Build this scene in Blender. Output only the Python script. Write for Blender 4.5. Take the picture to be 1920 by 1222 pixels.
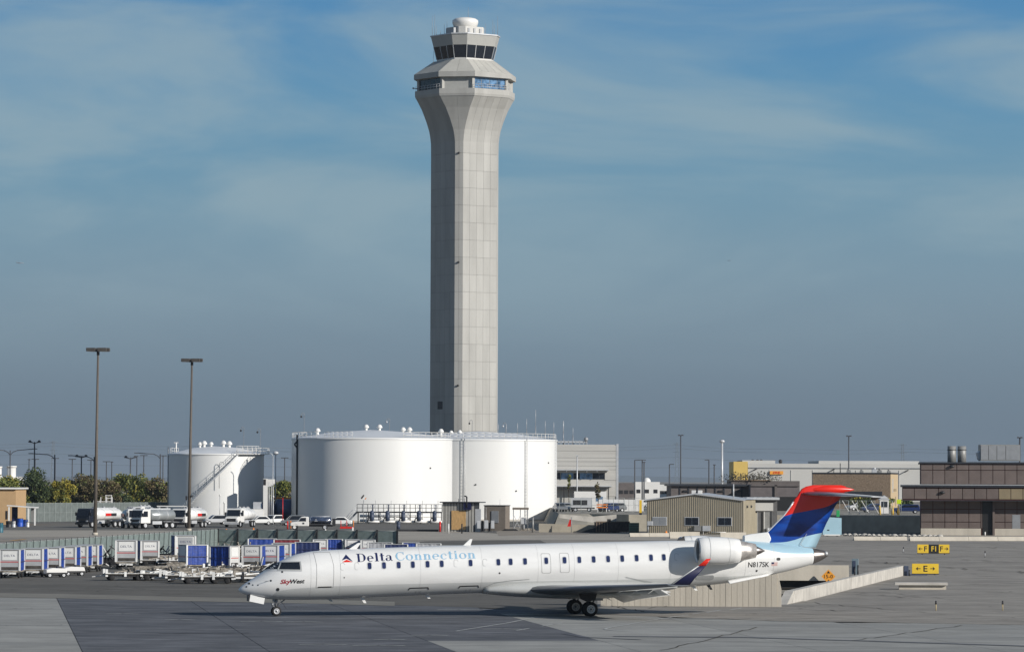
import bpy, bmesh, math, random
from mathutils import Vector, Matrix
random.seed(7)
R = math.radians
for o in list(bpy.data.objects): bpy.data.objects.remove(o)
scene = bpy.context.scene
COL = scene.collection
# ------------------------------------------------------------------ camera
F = 7500.0                     # focal length in pixels of a 1920 px wide picture
CH = 7.7
PITCH, ROLL = R(2.195), R(0.2)
cam = bpy.data.objects.new('camera', bpy.data.cameras.new('camera')); COL.objects.link(cam)
cam.data.sensor_width = 36; cam.data.lens = F/1920*36
cam.data.clip_start = 1; cam.data.clip_end = 60000
CM = Matrix.Rotation(R(90)+PITCH, 4, 'X') @ Matrix.Rotation(ROLL, 4, 'Z')
CM.translation = Vector((0, 0, CH))
cam.matrix_world = CM
scene.camera = cam
# ------------------------------------------------------------------ sky and sun
SUN_AZ, SUN_EL = R(55), R(21.5)          # azimuth measured to the right of "behind the camera"
sdir = Vector((math.sin(SUN_AZ)*math.cos(SUN_EL), -math.cos(SUN_AZ)*math.cos(SUN_EL), math.sin(SUN_EL)))
world = bpy.data.worlds.new('World'); scene.world = world; world.use_nodes = True
wt = world.node_tree; wn = wt.nodes; wl = wt.links
wn.clear()
wout = wn.new('ShaderNodeOutputWorld'); bg = wn.new('ShaderNodeBackground'); wl.new(bg.outputs[0], wout.inputs[0])
sky = wn.new('ShaderNodeTexSky'); sky.sky_type = 'NISHITA'; sky.sun_disc = False
sky.sun_elevation = SUN_EL; sky.sun_rotation = math.atan2(sdir.x, sdir.y)
sky.air_density = 1.0; sky.dust_density = 0.4; sky.ozone_density = 3.5
bg.inputs['Strength'].default_value = SKY = 0.05
tc = wn.new('ShaderNodeTexCoord'); sep = wn.new('ShaderNodeSeparateXYZ'); wl.new(tc.outputs['Generated'], sep.inputs[0])
# low haze layer: grey blue at the horizon, clearer blue above (linear values already divided by the strength)
ramp = wn.new('ShaderNodeValToRGB'); wl.new(sep.outputs['Z'], ramp.inputs[0])
k = 1.0
def skyc(r, g, b): 
    f = lambda v: ((v/255+0.055)/1.055)**2.4*k
    return (f(r), f(g), f(b), 1)
cr = ramp.color_ramp; cr.interpolation = 'B_SPLINE'
stops = [(0.0, (103,119,133)), (0.012, (106,123,138)), (0.03, (118,138,153)), (0.05, (128,153,169)), (0.075,(113,153,175)), (0.105, (90,145,183)), (0.15, (66,122,178)), (0.3, (62,108,165))]
while len(cr.elements) < len(stops): cr.elements.new(0.5)
for e, (p, c) in zip(cr.elements, stops): e.position = p; e.color = skyc(*c)
hm = wn.new('ShaderNodeMapRange'); wl.new(sep.outputs['Z'], hm.inputs[0])
hm.inputs[1].default_value = 0.12; hm.inputs[2].default_value = 0.26; hm.inputs[3].default_value = 1; hm.inputs[4].default_value = 0
mixh = wn.new('ShaderNodeMix'); mixh.data_type = 'RGBA'
wl.new(hm.outputs[0], mixh.inputs[0]); tn = wn.new('ShaderNodeVectorMath'); tn.operation = 'MULTIPLY'; wl.new(sky.outputs[0], tn.inputs[0]); tn.inputs[1].default_value = (.50,.70,1.15); wl.new(tn.outputs[0], mixh.inputs[6]); rs = wn.new('ShaderNodeVectorMath'); rs.operation = 'SCALE'; wl.new(ramp.outputs[0], rs.inputs[0]); rs.inputs['Scale'].default_value = 1/0.05; wl.new(rs.outputs[0], mixh.inputs[7])
# thin high cirrus streaks over the whole sky: coordinates on a flat cloud layer, stretched
def wmath(op, a, b=None, c=None):
    n = wn.new('ShaderNodeMath'); n.operation = op
    for i, v in enumerate((a, b, c)):
        if v is None: continue
        if isinstance(v, (int, float)): n.inputs[i].default_value = v
        else: wl.new(v, n.inputs[i])
    return n.outputs[0]
comb = wn.new('ShaderNodeCombineXYZ')
az = wmath('ARCTAN2', sep.outputs['X'], sep.outputs['Y'])
wl.new(wmath('MULTIPLY', az, 10.5), comb.inputs[0])
wl.new(wmath('MULTIPLY', wmath('ADD', sep.outputs['Z'], wmath('MULTIPLY', az, 0.05)), 40.0), comb.inputs[1])
n1 = wn.new('ShaderNodeTexNoise'); wl.new(comb.outputs[0], n1.inputs['Vector'])
n1.inputs['Scale'].default_value = 0.75; n1.inputs['Detail'].default_value = 7; n1.inputs['Roughness'].default_value = 0.52
n1.inputs['Distortion'].default_value = 0.5
cm = wn.new('ShaderNodeMapRange'); cm.interpolation_type = 'SMOOTHSTEP'; wl.new(n1.outputs[0], cm.inputs[0])
cm.inputs[1].default_value = 0.38; cm.inputs[2].default_value = 0.62; cm.inputs[4].default_value = 0.68
lo = wn.new('ShaderNodeMapRange'); wl.new(sep.outputs['Z'], lo.inputs[0]); lo.interpolation_type = 'SMOOTHSTEP'
lo.inputs[1].default_value = 0.02; lo.inputs[2].default_value = 0.075
fac = wmath('MULTIPLY', cm.outputs[0], lo.outputs[0])
mixc = wn.new('ShaderNodeMix'); mixc.data_type = 'RGBA'
wl.new(fac, mixc.inputs[0]); wl.new(mixh.outputs[2], mixc.inputs[6]); mixc.inputs[7].default_value = tuple(v/0.05 for v in skyc(150,172,182)[:3]) + (1,)
wl.new(mixc.outputs[2], bg.inputs['Color'])
sun = bpy.data.objects.new('sun', bpy.data.lights.new('sun', 'SUN')); COL.objects.link(sun)
sun.data.energy = 5.0; sun.data.angle = R(0.53); sun.data.color = (1.0, 0.95, 0.88)
sun.rotation_euler = sdir.to_track_quat('Z', 'Y').to_euler()
scene.view_settings.view_transform = 'Standard'; scene.view_settings.look = 'None'
scene.view_settings.exposure = 0; scene.view_settings.gamma = 1; scene.view_settings.use_curve_mapping = False
scene.render.engine = 'CYCLES'; scene.cycles.max_bounces = 5

# ------------------------------------------------------------------ helpers
def ray(px, py):
    d = CM.to_3x3() @ Vector(((px-960)/F, (611-py)/F, -1)); return d
def P(px, py, Y):                     # the point seen at a pixel, at depth Y
    d = ray(px, py); return Vector((0, 0, CH)) + d*(Y/d.y)
def G(px, py, z=0.0):                 # the point of the ground seen at a pixel
    d = ray(px, py); return Vector((0, 0, CH)) + d*((z-CH)/d.z)
def S(Y): return F/Y                  # pixels per metre at a depth
def clamp(v, a, b): return max(a, min(b, v))

MATS = {}
def mat(name, col, rough=0.6, metal=0.0, var=0.12, scale=1.5, stretch=(1,1,1), bump=0.0, bscale=None, spec=0.5, col2=None, objvar=0.0, coat=0.0, detail=5):
    if name in MATS: return MATS[name]
    m = bpy.data.materials.new(name); m.use_nodes = True; t = m.node_tree; b = t.nodes['Principled BSDF']
    b.inputs['Roughness'].default_value = rough; b.inputs['Metallic'].default_value = metal
    b.inputs['Specular IOR Level'].default_value = spec; b.inputs['Coat Weight'].default_value = coat
    g = t.nodes.new('ShaderNodeNewGeometry'); mp = t.nodes.new('ShaderNodeMapping'); t.links.new(g.outputs['Position'], mp.inputs[0])
    mp.inputs['Scale'].default_value = stretch
    n = t.nodes.new('ShaderNodeTexNoise'); t.links.new(mp.outputs[0], n.inputs['Vector']); n.inputs['Scale'].default_value = scale; n.inputs['Detail'].default_value = detail
    r = t.nodes.new('ShaderNodeMapRange'); t.links.new(n.outputs[0], r.inputs[0]); r.inputs[1].default_value = 0.3; r.inputs[2].default_value = 0.7
    mx = t.nodes.new('ShaderNodeMix'); mx.data_type = 'RGBA'; t.links.new(r.outputs[0], mx.inputs[0])
    c = tuple(col[:3]); c2 = col2
    a = tuple(v*(1-var) for v in c) if c2 is None else c2
    z = tuple(min(1, v*(1+var)) for v in c)
    mx.inputs[6].default_value = (*a, 1); mx.inputs[7].default_value = (*z, 1)
    out = mx.outputs[2]
    if objvar:
        oi = t.nodes.new('ShaderNodeObjectInfo'); rr = t.nodes.new('ShaderNodeMapRange'); t.links.new(oi.outputs['Random'], rr.inputs[0])
        rr.inputs[3].default_value = 1-objvar; rr.inputs[4].default_value = 1+objvar
        h = t.nodes.new('ShaderNodeHueSaturation'); t.links.new(out, h.inputs['Color']); t.links.new(rr.outputs[0], h.inputs['Value']); out = h.outputs[0]
    t.links.new(out, b.inputs['Base Color'])
    if bump:
        n2 = t.nodes.new('ShaderNodeTexNoise'); t.links.new(g.outputs['Position'], n2.inputs['Vector']); n2.inputs['Scale'].default_value = bscale or scale*6
        bp = t.nodes.new('ShaderNodeBump'); bp.inputs['Strength'].default_value = bump; bp.inputs['Distance'].default_value = 0.05
        t.links.new(n2.outputs[0], bp.inputs['Height']); t.links.new(bp.outputs[0], b.inputs['Normal'])
    MATS[name] = m; return m

class MB:
    """collects shapes and links them as ONE mesh object"""
    def __init__(s): s.v = []; s.f = []; s.sm = []; s.mi = []; s.cur = 0
    def add(s, vs, fs, smooth=False):
        n = len(s.v); s.v += [tuple(v) for v in vs]; s.f += [tuple(i+n for i in f) for f in fs]; s.sm += [smooth]*len(fs); s.mi += [s.cur]*len(fs); return s
    def box(s, x0, x1, y0, y1, z0, z1, rz=0, c=None):
        vs = [Vector((x, y, z)) for x in (x0, x1) for y in (y0, y1) for z in (z0, z1)]
        if rz:
            c = Vector(c or ((x0+x1)/2, (y0+y1)/2, 0)); m = Matrix.Rotation(rz, 3, 'Z')
            vs = [m @ (v-c) + c for v in vs]
        return s.add(vs, [(0,1,3,2),(4,6,7,5),(0,4,5,1),(2,3,7,6),(0,2,6,4),(1,5,7,3)])
    def bar(s, a, b, w, h=None, up=(0,0,1)):      # a rectangular bar between two points
        a, b = Vector(a), Vector(b); d = (b-a).normalized(); u = Vector(up)
        if abs(d.dot(u)) > 0.98: u = Vector((1, 0, 0))
        x = d.cross(u).normalized(); y = x.cross(d); h = h or w
        vs = [p + x*i*w/2 + y*j*h/2 for p in (a, b) for i, j in ((-1,-1),(1,-1),(1,1),(-1,1))]
        return s.add(vs, [(0,3,2,1),(4,5,6,7),(0,1,5,4),(1,2,6,5),(2,3,7,6),(3,0,4,7)])
    def cyl(s, a, b, r0, r1=None, n=8, caps=True, smooth=True):
        a, b = Vector(a), Vector(b); r1 = r0 if r1 is None else r1; d = (b-a).normalized()
        u = Vector((0,0,1)) if abs(d.z) < 0.9 else Vector((0,1,0)); x = d.cross(u).normalized(); y = d.cross(x)
        vs = []
        for p, r in ((a, r0), (b, r1)):
            for i in range(n): t = 2*math.pi*i/n; vs.append(p + x*math.cos(t)*r + y*math.sin(t)*r)
        s.add(vs, [(i, i+n, (i+1) % n+n, (i+1) % n) for i in range(n)], smooth)
        if caps: s.add(vs[:n], [tuple(range(n))]); s.add(vs[n:], [tuple(range(n-1, -1, -1))])
        return s
    def tube(s, pts, r, n=6):
        for a, b in zip(pts, pts[1:]): s.cyl(a, b, r, n=n)
        return s
    def lathe(s, prof, n=24, origin=(0,0,0), axis='z', smooth=True, a0=0, a1=2*math.pi):
        o = Vector(origin); vs = []; full = abs(a1-a0-2*math.pi) < 1e-6; m = n if full else n+1
        for r, h in prof:
            for i in range(m):
                t = a0+(a1-a0)*i/n; c, q = math.cos(t)*r, math.sin(t)*r
                vs.append(o + (Vector((c, q, h)) if axis == 'z' else Vector((h, c, q)) if axis == 'x' else Vector((c, h, q))))
        fs = []
        for j in range(len(prof)-1):
            for i in range(n):
                k2 = (i+1) % m; fs.append((j*m+i, j*m+k2, (j+1)*m+k2, (j+1)*m+i))
        return s.add(vs, fs, smooth)
    def prism(s, poly, a, b, plane='xz'):          # extrude a 2D outline between two values of the third axis
        def V(p, t): return (p[0], t, p[1]) if plane == 'xz' else (p[0], p[1], t) if plane == 'xy' else (t, p[0], p[1])
        n = len(poly); vs = [V(p, a) for p in poly] + [V(p, b) for p in poly]
        return s.add(vs, [tuple(range(n)), tuple(range(2*n-1, n-1, -1))] + [(i, i+n, (i+1) % n+n, (i+1) % n) for i in range(n)])
    def ball(s, c, r, n=10, sc=(1,1,1)):
        c = Vector(c); prof = [(max(1e-4, math.sin(math.pi*i/n)), -math.cos(math.pi*i/n)) for i in range(n+1)]
        k0 = len(s.v); s.lathe(prof, n=n*2)
        for i in range(k0, len(s.v)): v = s.v[i]; s.v[i] = (c.x+v[0]*r*sc[0], c.y+v[1]*r*sc[1], c.z+v[2]*r*sc[2])
        return s
    def build(s, name, m, parent=None, loc=None, fix=True):
        me = bpy.data.meshes.new(name); me.from_pydata(s.v, [], s.f)
        for mm in (m if isinstance(m, (list, tuple)) else [m]): me.materials.append(mm)
        me.polygons.foreach_set('use_smooth', s.sm); me.polygons.foreach_set('material_index', s.mi)
        me.update()
        if fix:
            bm = bmesh.new(); bm.from_mesh(me); bmesh.ops.remove_doubles(bm, verts=bm.verts, dist=1e-5); bmesh.ops.recalc_face_normals(bm, faces=bm.faces); bm.to_mesh(me); bm.free()
        o = bpy.data.objects.new(name, me); COL.objects.link(o)
        if parent: o.parent = parent
        if loc is not None: o.location = loc
        return o
def tag(o, label=None, cat=None, group=None, kind=None):
    if label: o['label'] = label
    if cat: o['category'] = cat
    if group: o['group'] = group
    if kind: o['kind'] = kind
    return o
def empty(name, loc, rz=0, label=None, cat=None, group=None):
    o = bpy.data.objects.new(name, None); COL.objects.link(o); o.location = loc; o.rotation_euler.z = rz
    o.empty_display_size = 0.3
    return tag(o, label, cat, group)
def inst(src, parent, loc=None, rot=None, scale=None):      # an alike piece sharing mesh data
    o = src.copy(); COL.objects.link(o); o.parent = parent
    if loc is not None: o.location = loc
    if rot is not None: o.rotation_euler = rot
    if scale is not None: o.scale = scale
    return o
def copy_tree(o, parent=None):
    kids = [c for c in o.children]
    c = o.copy(); COL.objects.link(c); c.parent = parent
    for ch in kids: copy_tree(ch, c)
    return c
def place(o, loc, rz=0, label=None, group=None, sc=None):
    o.location = loc; o.rotation_euler.z = rz
    if label: o['label'] = label
    if group: o['group'] = group
    if sc: o.scale = (sc, sc, sc)
    return o
def sheet(name, m, pts, z, kind='structure', label=None):
    me = bpy.data.meshes.new(name); me.from_pydata([(p[0], p[1], z) for p in pts], [], [tuple(range(len(pts)))]); me.materials.append(m)
    o = bpy.data.objects.new(name, me); COL.objects.link(o)
    if o.data.polygons[0].normal.z < 0: me.flip_normals()
    o['kind'] = kind
    return o
_tc = {}
def text_poly(s, size=1.0, shear=0.0, offset=0.0, align='LEFT', spacing=1.0):   # built-in font, as (verts, faces) in a plane
    cu = bpy.data.curves.new('t', 'FONT'); cu.body = s; cu.size = size; cu.shear = shear; cu.offset = offset; cu.align_x = align; cu.space_character = spacing
    cu.resolution_u = 3
    o = bpy.data.objects.new('t', cu); COL.objects.link(o); dg = bpy.context.evaluated_depsgraph_get(); dg.update()
    me = bpy.data.meshes.new_from_object(o.evaluated_get(dg))
    vs = [v.co.copy() for v in me.vertices]; fs = [tuple(p.vertices) for p in me.polygons]
    bpy.data.objects.remove(o); bpy.data.curves.remove(cu); bpy.data.meshes.remove(me)
    return vs, fs
def text_obj(s, m, parent, origin, height, xdir=(1,0,0), ydir=(0,0,1), width=None, **kw):   # flat lettering centred on origin
    vs, fs = text_poly(s, align='LEFT', **kw)
    x0 = min(v.x for v in vs); x1 = max(v.x for v in vs); y0 = min(v.y for v in vs); y1 = max(v.y for v in vs)
    ky = height/(y1-y0); kx = (width/(x1-x0)) if width else ky
    xd, yd, o = Vector(xdir), Vector(ydir), Vector(origin)
    b = MB(); b.add([o + xd*((v.x-(x0+x1)/2)*kx) + yd*((v.y-(y0+y1)/2)*ky) for v in vs], fs)
    return b.build('lettering', m, parent, fix=False)

# ------------------------------------------------------------------ materials
M_white = mat('white_paint', (.70,.69,.66), .35, var=.03, scale=.3)
M_tank = mat('tank_white', (.70,.70,.68), .38, var=.035, scale=.12, stretch=(1,1,.15))
M_tankr = mat('tank_roof_white', (.62,.64,.66), .5, var=.06, scale=.2)
M_conc = mat('tower_precast', (.375,.37,.347), .75, var=.10, scale=.45, objvar=.05, stretch=(1,1,.16), detail=8, spec=.1)
M_conc2 = mat('cast_concrete', (.47,.43,.36), .8, var=.12, scale=.9, stretch=(1,1,.12), bump=.2)
M_joint = mat('joint_grey', (.16,.16,.16), .9, var=.1)
M_glass = mat('dark_glass', (.012,.016,.024), .12, var=.1, spec=.5)
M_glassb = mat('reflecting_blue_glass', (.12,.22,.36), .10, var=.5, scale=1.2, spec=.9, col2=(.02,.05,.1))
M_dark = mat('dark_metal', (.02,.02,.022), .5, var=.2)
M_grey = mat('grey_metal', (.28,.29,.3), .45, metal=.3, var=.1)
M_lgrey = mat('light_grey_metal', (.5,.51,.52), .4, metal=.2, var=.08)
M_silver = mat('bare_aluminium', (.55,.55,.55), .28, metal=.9, var=.15, scale=3)
M_steel = mat('burnt_steel', (.22,.2,.19), .38, metal=.85, var=.35, scale=4)
M_rubber = mat('tyre_rubber', (.014,.014,.015), .8, var=.2)
M_pole = mat('weathered_brown_pole', (.10,.085,.07), .7, var=.15)
M_red = mat('red_paint', (.55,.02,.015), .4, var=.1)
M_orange = mat('orange_paint', (.75,.22,.02), .5, var=.08)
M_yellow = mat('yellow_paint', (.72,.46,.03), .5, var=.08)
M_black = mat('black_paint', (.012,.012,.012), .5, var=.1)
M_bluecloth = mat('blue_tarpaulin', (.010,.042,.24), .55, var=.3, scale=3, stretch=(1,1,2), bump=.6, bscale=2.5)
# ================================================================== GROUND
M_land = mat('dry_far_land', (.20,.16,.11), .95, var=.3, scale=.01, stretch=(1,.3,1), col2=(.13,.12,.085))
def ground_mat(name, col, stain, streak=(0.02,0.12,1), var=.12, warm=None, crack=False, worn=.3):
    m = mat(name, col, .9, objvar=.07, var=var, scale=.35, bump=.25, bscale=14, spec=.08)
    t = m.node_tree; b = t.nodes['Principled BSDF']; base = b.inputs['Base Color'].links[0].from_socket
    g = t.nodes.new('ShaderNodeNewGeometry'); mp = t.nodes.new('ShaderNodeMapping'); t.links.new(g.outputs['Position'], mp.inputs[0])
    mp.inputs['Rotation'].default_value = (0, 0, R(9)); mp.inputs['Scale'].default_value = streak
    n = t.nodes.new('ShaderNodeTexNoise'); n.inputs['Scale'].default_value = 1; n.inputs['Detail'].default_value = 8; n.inputs['Roughness'].default_value = .62
    t.links.new(mp.outputs[0], n.inputs['Vector'])
    r = t.nodes.new('ShaderNodeMapRange'); r.inputs[1].default_value = .45; r.inputs[2].default_value = .68; r.inputs[4].default_value = .75; t.links.new(n.outputs[0], r.inputs[0])
    mx = t.nodes.new('ShaderNodeMix'); mx.data_type = 'RGBA'; t.links.new(r.outputs[0], mx.inputs[0]); t.links.new(base, mx.inputs[6]); mx.inputs[7].default_value = (*stain, 1)
    out = mx.outputs[2]
    # fine speckle of aggregate and light scuffs
    mp2 = t.nodes.new('ShaderNodeMapping'); t.links.new(g.outputs['Position'], mp2.inputs[0]); mp2.inputs['Scale'].default_value = (0.25, 1.6, 1); mp2.inputs['Rotation'].default_value = (0,0,R(6))
    n2 = t.nodes.new('ShaderNodeTexNoise'); n2.inputs['Scale'].default_value = 1.2; n2.inputs['Detail'].default_value = 10; n2.inputs['Roughness'].default_value = .75; t.links.new(mp2.outputs[0], n2.inputs['Vector'])
    r2 = t.nodes.new('ShaderNodeMapRange'); r2.inputs[1].default_value = .35; r2.inputs[2].default_value = .68; r2.inputs[3].default_value = 1-worn; r2.inputs[4].default_value = 1+worn; t.links.new(n2.outputs[0], r2.inputs[0])
    h = t.nodes.new('ShaderNodeHueSaturation'); t.links.new(out, h.inputs['Color']); t.links.new(r2.outputs[0], h.inputs['Value']); out = h.outputs[0]
    if crack:
        v = t.nodes.new('ShaderNodeTexVoronoi'); v.feature = 'DISTANCE_TO_EDGE'; v.inputs['Scale'].default_value = 1
        mp3 = t.nodes.new('ShaderNodeMapping'); mp3.inputs['Scale'].default_value = (.05, .085, 1); mp3.inputs['Rotation'].default_value = (0,0,R(20))
        nn = t.nodes.new('ShaderNodeTexNoise'); nn.inputs['Scale'].default_value = .3; t.links.new(g.outputs['Position'], nn.inputs['Vector'])
        ad = t.nodes.new('ShaderNodeVectorMath'); ad.operation = 'MULTIPLY_ADD'; t.links.new(nn.outputs['Color'], ad.inputs[0]); ad.inputs[1].default_value = (5,5,0); t.links.new(g.outputs['Position'], ad.inputs[2])
        t.links.new(ad.outputs[0], mp3.inputs[0]); t.links.new(mp3.outputs[0], v.inputs['Vector'])
        r3 = t.nodes.new('ShaderNodeMapRange'); r3.inputs[1].default_value = .002; r3.inputs[2].default_value = .007; r3.inputs[3].default_value = .68; t.links.new(v.outputs['Distance'], r3.inputs[0])
        h2 = t.nodes.new('ShaderNodeHueSaturation'); t.links.new(out, h2.inputs['Color']); t.links.new(r3.outputs[0], h2.inputs['Value']); out = h2.outputs[0]
    t.links.new(out, b.inputs['Base Color']); return m
M_infield = ground_mat('worn_infield_asphalt', (.305,.285,.255), (.215,.20,.18), var=.14, crack=True, worn=.30)
M_apron = ground_mat('dark_apron_asphalt', (.150,.143,.130), (.105,.102,.095), var=.12, crack=True, worn=.22)
M_lot = ground_mat('parking_asphalt', (.165,.158,.143), (.14,.135,.13), var=.1, worn=.14)
M_road = ground_mat('pale_service_road', (.37,.34,.295), (.26,.24,.21), var=.1, worn=.12)
M_slab = ground_mat('light_taxiway_concrete', (.315,.313,.295), (.225,.228,.222), streak=(.03,.25,1), var=.12, worn=.2)
M_slabd = ground_mat('rubber_marked_concrete', (.135,.14,.152), (.082,.088,.10), streak=(.05,.3,1), var=.18, worn=.5)
M_shoulder = ground_mat('pale_shoulder', (.235,.225,.20), (.18,.172,.155), var=.1, worn=.15)
M_dust = ground_mat('gravelly_tan_strip', (.34,.30,.25), (.25,.22,.185), var=.15, worn=.3)
PIT = (11.5, 24.0, 249.5, 287.0)        # opening of the underpass ramp: x0 x1 y0 y1
def holed(name, m, x0, x1, y0, y1, z):
    a, b, c, d = PIT
    bm = MB()
    for q in ((x0, x1, y0, c), (x0, x1, d, y1), (x0, a, c, d), (b, x1, c, d)):
        bm.add([(q[0], q[2], z), (q[1], q[2], z), (q[1], q[3], z), (q[0], q[3], z)], [(0, 1, 2, 3)])
    o = bm.build(name, m); o['kind'] = 'structure'; return o
holed('ground', M_land, -14000, 14000, -300, 28000, 0)
holed('infield', M_infield, -400, 400, 20, 720, .012)
sheet('apron', M_apron, [G(-900,1119,.02), G(-900,1040,.02), G(470,1036,.02), G(800,1014,.02), G(1010,1011,.02), G(1120,1060,.02), G(1135,1122,.02), G(1000,1140,.02), G(700,1140,.02)], .02)
sheet('service_road', M_road, [G(-900,1012,.026), G(-900,993.5,.026), G(1960,993.5,.026), G(1960,1010,.026), G(1400,1011.5,.026), G(760,1012,.026), G(200,1006,.026)], .026)
sheet('parking_lot', M_lot, [G(-900,993,.03), G(-900,970,.03), G(660,970,.03), G(1200,975,.03), G(1700,975,.03), G(1960,975,.03), G(1960,1001,.03), G(1580,1001,.03), G(1210,998,.03),G(1120,1000,.03), G(960,1001,.03), G(830,994,.03)], .03)
sheet('gravel_strip', M_dust, [G(930,996,.034), G(1000,975,.034), G(1105,975,.034), G(1105,1001,.034), G(935,1004,.034)], .034)
# concrete taxiway of separate slabs with recessed joints
tx = sheet('taxiway', M_joint, [G(-700,1109,.016), G(1120,1112,.016), G(1470,1131,.016), G(2600,1125,.016), G(2600,1420,.016), G(-700,1420,.016)], .016)
tx.data.materials[0] = M_joint
SA = R(7.3); j1 = G(105,1120); u = Vector((math.cos(SA), math.sin(SA), 0)); w = Vector((-math.sin(SA), math.cos(SA), 0))
PW, PL = 8.25, 7.6
def slab_mesh(m):
    b = MB(); b.box(.02, PW-.02, .02, PL-.02, 0, .03); o = b.build('slab', m, tx); return o
sl = {}
_edge = [(-400,1114),(0,1117),(105,1118.5),(300,1123),(600,1129),(900,1138),(1130,1151),(1440,1163),(1920,1170.5),(2400,1177)]
def edge_y(px):
    for (a, ya), (b, yb) in zip(_edge, _edge[1:]):
        if a <= px <= b: return ya+(yb-ya)*(px-a)/(b-a)
    return 1117
for i in range(-7, 10):
    for j in range(-14, 4):
        o = j1 + u*(i*PW) + w*(j*PL - 2.0)
        c = o + u*PW/2 + w*PL/2
        px = 960 + c.x/c.y*F; py = 899 + CH*F/c.y
        if px < -420 or px > 2340 or py > 1420 or py < edge_y(clamp(px, -390, 2390))-3: continue
        dark = i >= 0 and px < 1080 + (py-1150)*-2.2 and j > -12 and py < 1235
        key = 'd' if dark else 'l'
        if key not in sl: s_ = sl[key] = slab_mesh(M_slabd if dark else M_slab)
        else: s_ = inst(sl[key], tx)
        s_.location = (o.x, o.y, .02); s_.rotation_euler.z = SA
        # shoulder sheet covers the far edge
sp = [G(px, edge_y(px), .056) for px in range(-400, 2401, 80)]
far = [G(2400,1150,.056), G(1440,1128,.056), G(1130,1122,.056), G(900,1110,.056), G(600,1107,.056), G(-400,1103,.056)]
sheet('taxiway_shoulder', M_apron, [p for p in sp if True][:20] + [G(1120,1108,.056), G(-400,1103,.056)], .056)
sheet('taxiway_shoulder', M_infield, sp[19:] + [G(2400,1100,.056), G(1470,1127,.056), G(1120,1108,.056)], .060)
sheet('shoulder_strip', M_shoulder, [G(x, edge_y(x)+2, .064) for x in range(-400, 760, 60)] + [G(x, edge_y(x)-6, .064) for x in range(740, -401, -60)], .064)
# painted lines, pale and worn
M_line = mat('worn_white_line', (.42,.43,.42), .8, var=.25, scale=2)
def line(name, pts, wdt=.13, z=.07, m=M_line):
    b = MB(); pts = [G(x, y, z) for x, y in pts]
    for a, c in zip(pts, pts[1:]):
        d = (c-a).normalized(); n = Vector((-d.y, d.x, 0))*wdt/2; b.add([a-n, c-n, c+n, a+n], [(0,1,2,3)])
    o = b.build(name, m, fix=False); o['kind'] = 'structure'; return o
line('painted_line', [(855,1182),(905,1174),(950,1167),(1000,1157)])
line('painted_line', [(968,1181),(992,1177)]); line('painted_line', [(1015,1173),(1055,1167)]); line('painted_line', [(1085,1162),(1100,1160)])
line('painted_line', [(1176,1182),(1150,1180.5),(1134,1178.5),(1140,1176),(1200,1166),(1260,1156),(1290,1152)])
line('painted_line', [(1296,1150.5),(1314,1148)]); line('painted_line', [(1325,1147),(1352,1142.5)]); line('painted_line', [(1370,1142),(1392,1138.5)])
M_scuff = mat('pale_scuff', (.33,.34,.33), .9, var=.3, scale=3)
for x0, x1, y in ((450,530,1164),(535,602,1165),(310,365,1161),(905,980,1178.5),(820,900,1142),(560,650,1207),(660,760,1209),(700,760,1198),(200,260,1150),(770,840,1190)):
    line('painted_line', [(x0,y),((x0+x1)/2,y-.6),(x1,y+.3)], .35, .068, M_scuff)
# dark tyre trails
M_trail = mat('tyre_trail', (.085,.09,.105), .8, var=.3, scale=.5)
line('tyre_mark', [(300,1185.5),(470,1185)], .5, .066, M_trail); line('tyre_mark', [(1150,1192),(1400,1194),(1640,1201),(1920,1210),(2300,1224)], .7, .066, M_trail)
line('tyre_mark', [(1060,1187),(1100,1194),(1200,1198)], .4, .066, M_trail)
# cracks and sealed seams in the paving
M_crack = mat('pavement_crack', (.06,.056,.05), .9, var=.3, spec=.05)
M_seal = mat('crack_sealant', (.09,.088,.085), .7, var=.3, spec=.1)
rc_ = random.Random(31)
def crack(x0, y0, x1, y1, wd, m=None, wob=1.2, n=14):
    pts = []
    for i in range(n+1):
        f_ = i/n; pts.append((x0+(x1-x0)*f_+rc_.uniform(-6,6), y0+(y1-y0)*f_+rc_.uniform(-wob,wob)))
    line('pavement_crack', pts, wd, .0755, m or M_crack)
for q in ((1300,1102,1920,1118),(1500,1150,1920,1160),(1150,1160,1560,1158),(1440,1163,1920,1171),(1500,1127,1700,1144),(1560,1112,1790,1122),(1640,1042,1920,1053),(1720,1060,1920,1072),(1240,1218,1420,1175),(1600,1200,1800,1172),(0,1104,420,1106),(60,1096,330,1099),(1640,1093,1920,1096),(1760,1024,1920,1026),(1560,1050,1700,1055),(1500,1142,1740,1147),(1150,1135,1210,1146),(1210,1139,1300,1131)):
    crack(*q, .08 if q[1] > 1080 else .16)
for q in ((130,1186,560,1187),(600,1196,1000,1192),(1200,1200,1600,1204),(0,1140,100,1139),(0,1172,120,1170),(140,1147,330,1146)): crack(*q, .07, M_seal, .5)
line('painted_line', [(-200,1016.5),(20,1013),(48,1010)], .5, .07, mat('worn_orange_line', (.55,.30,.07), .8, var=.4, scale=3))
line('painted_line', [(0,1016),(60,1013.5)], .3, .07, M_line)
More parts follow.
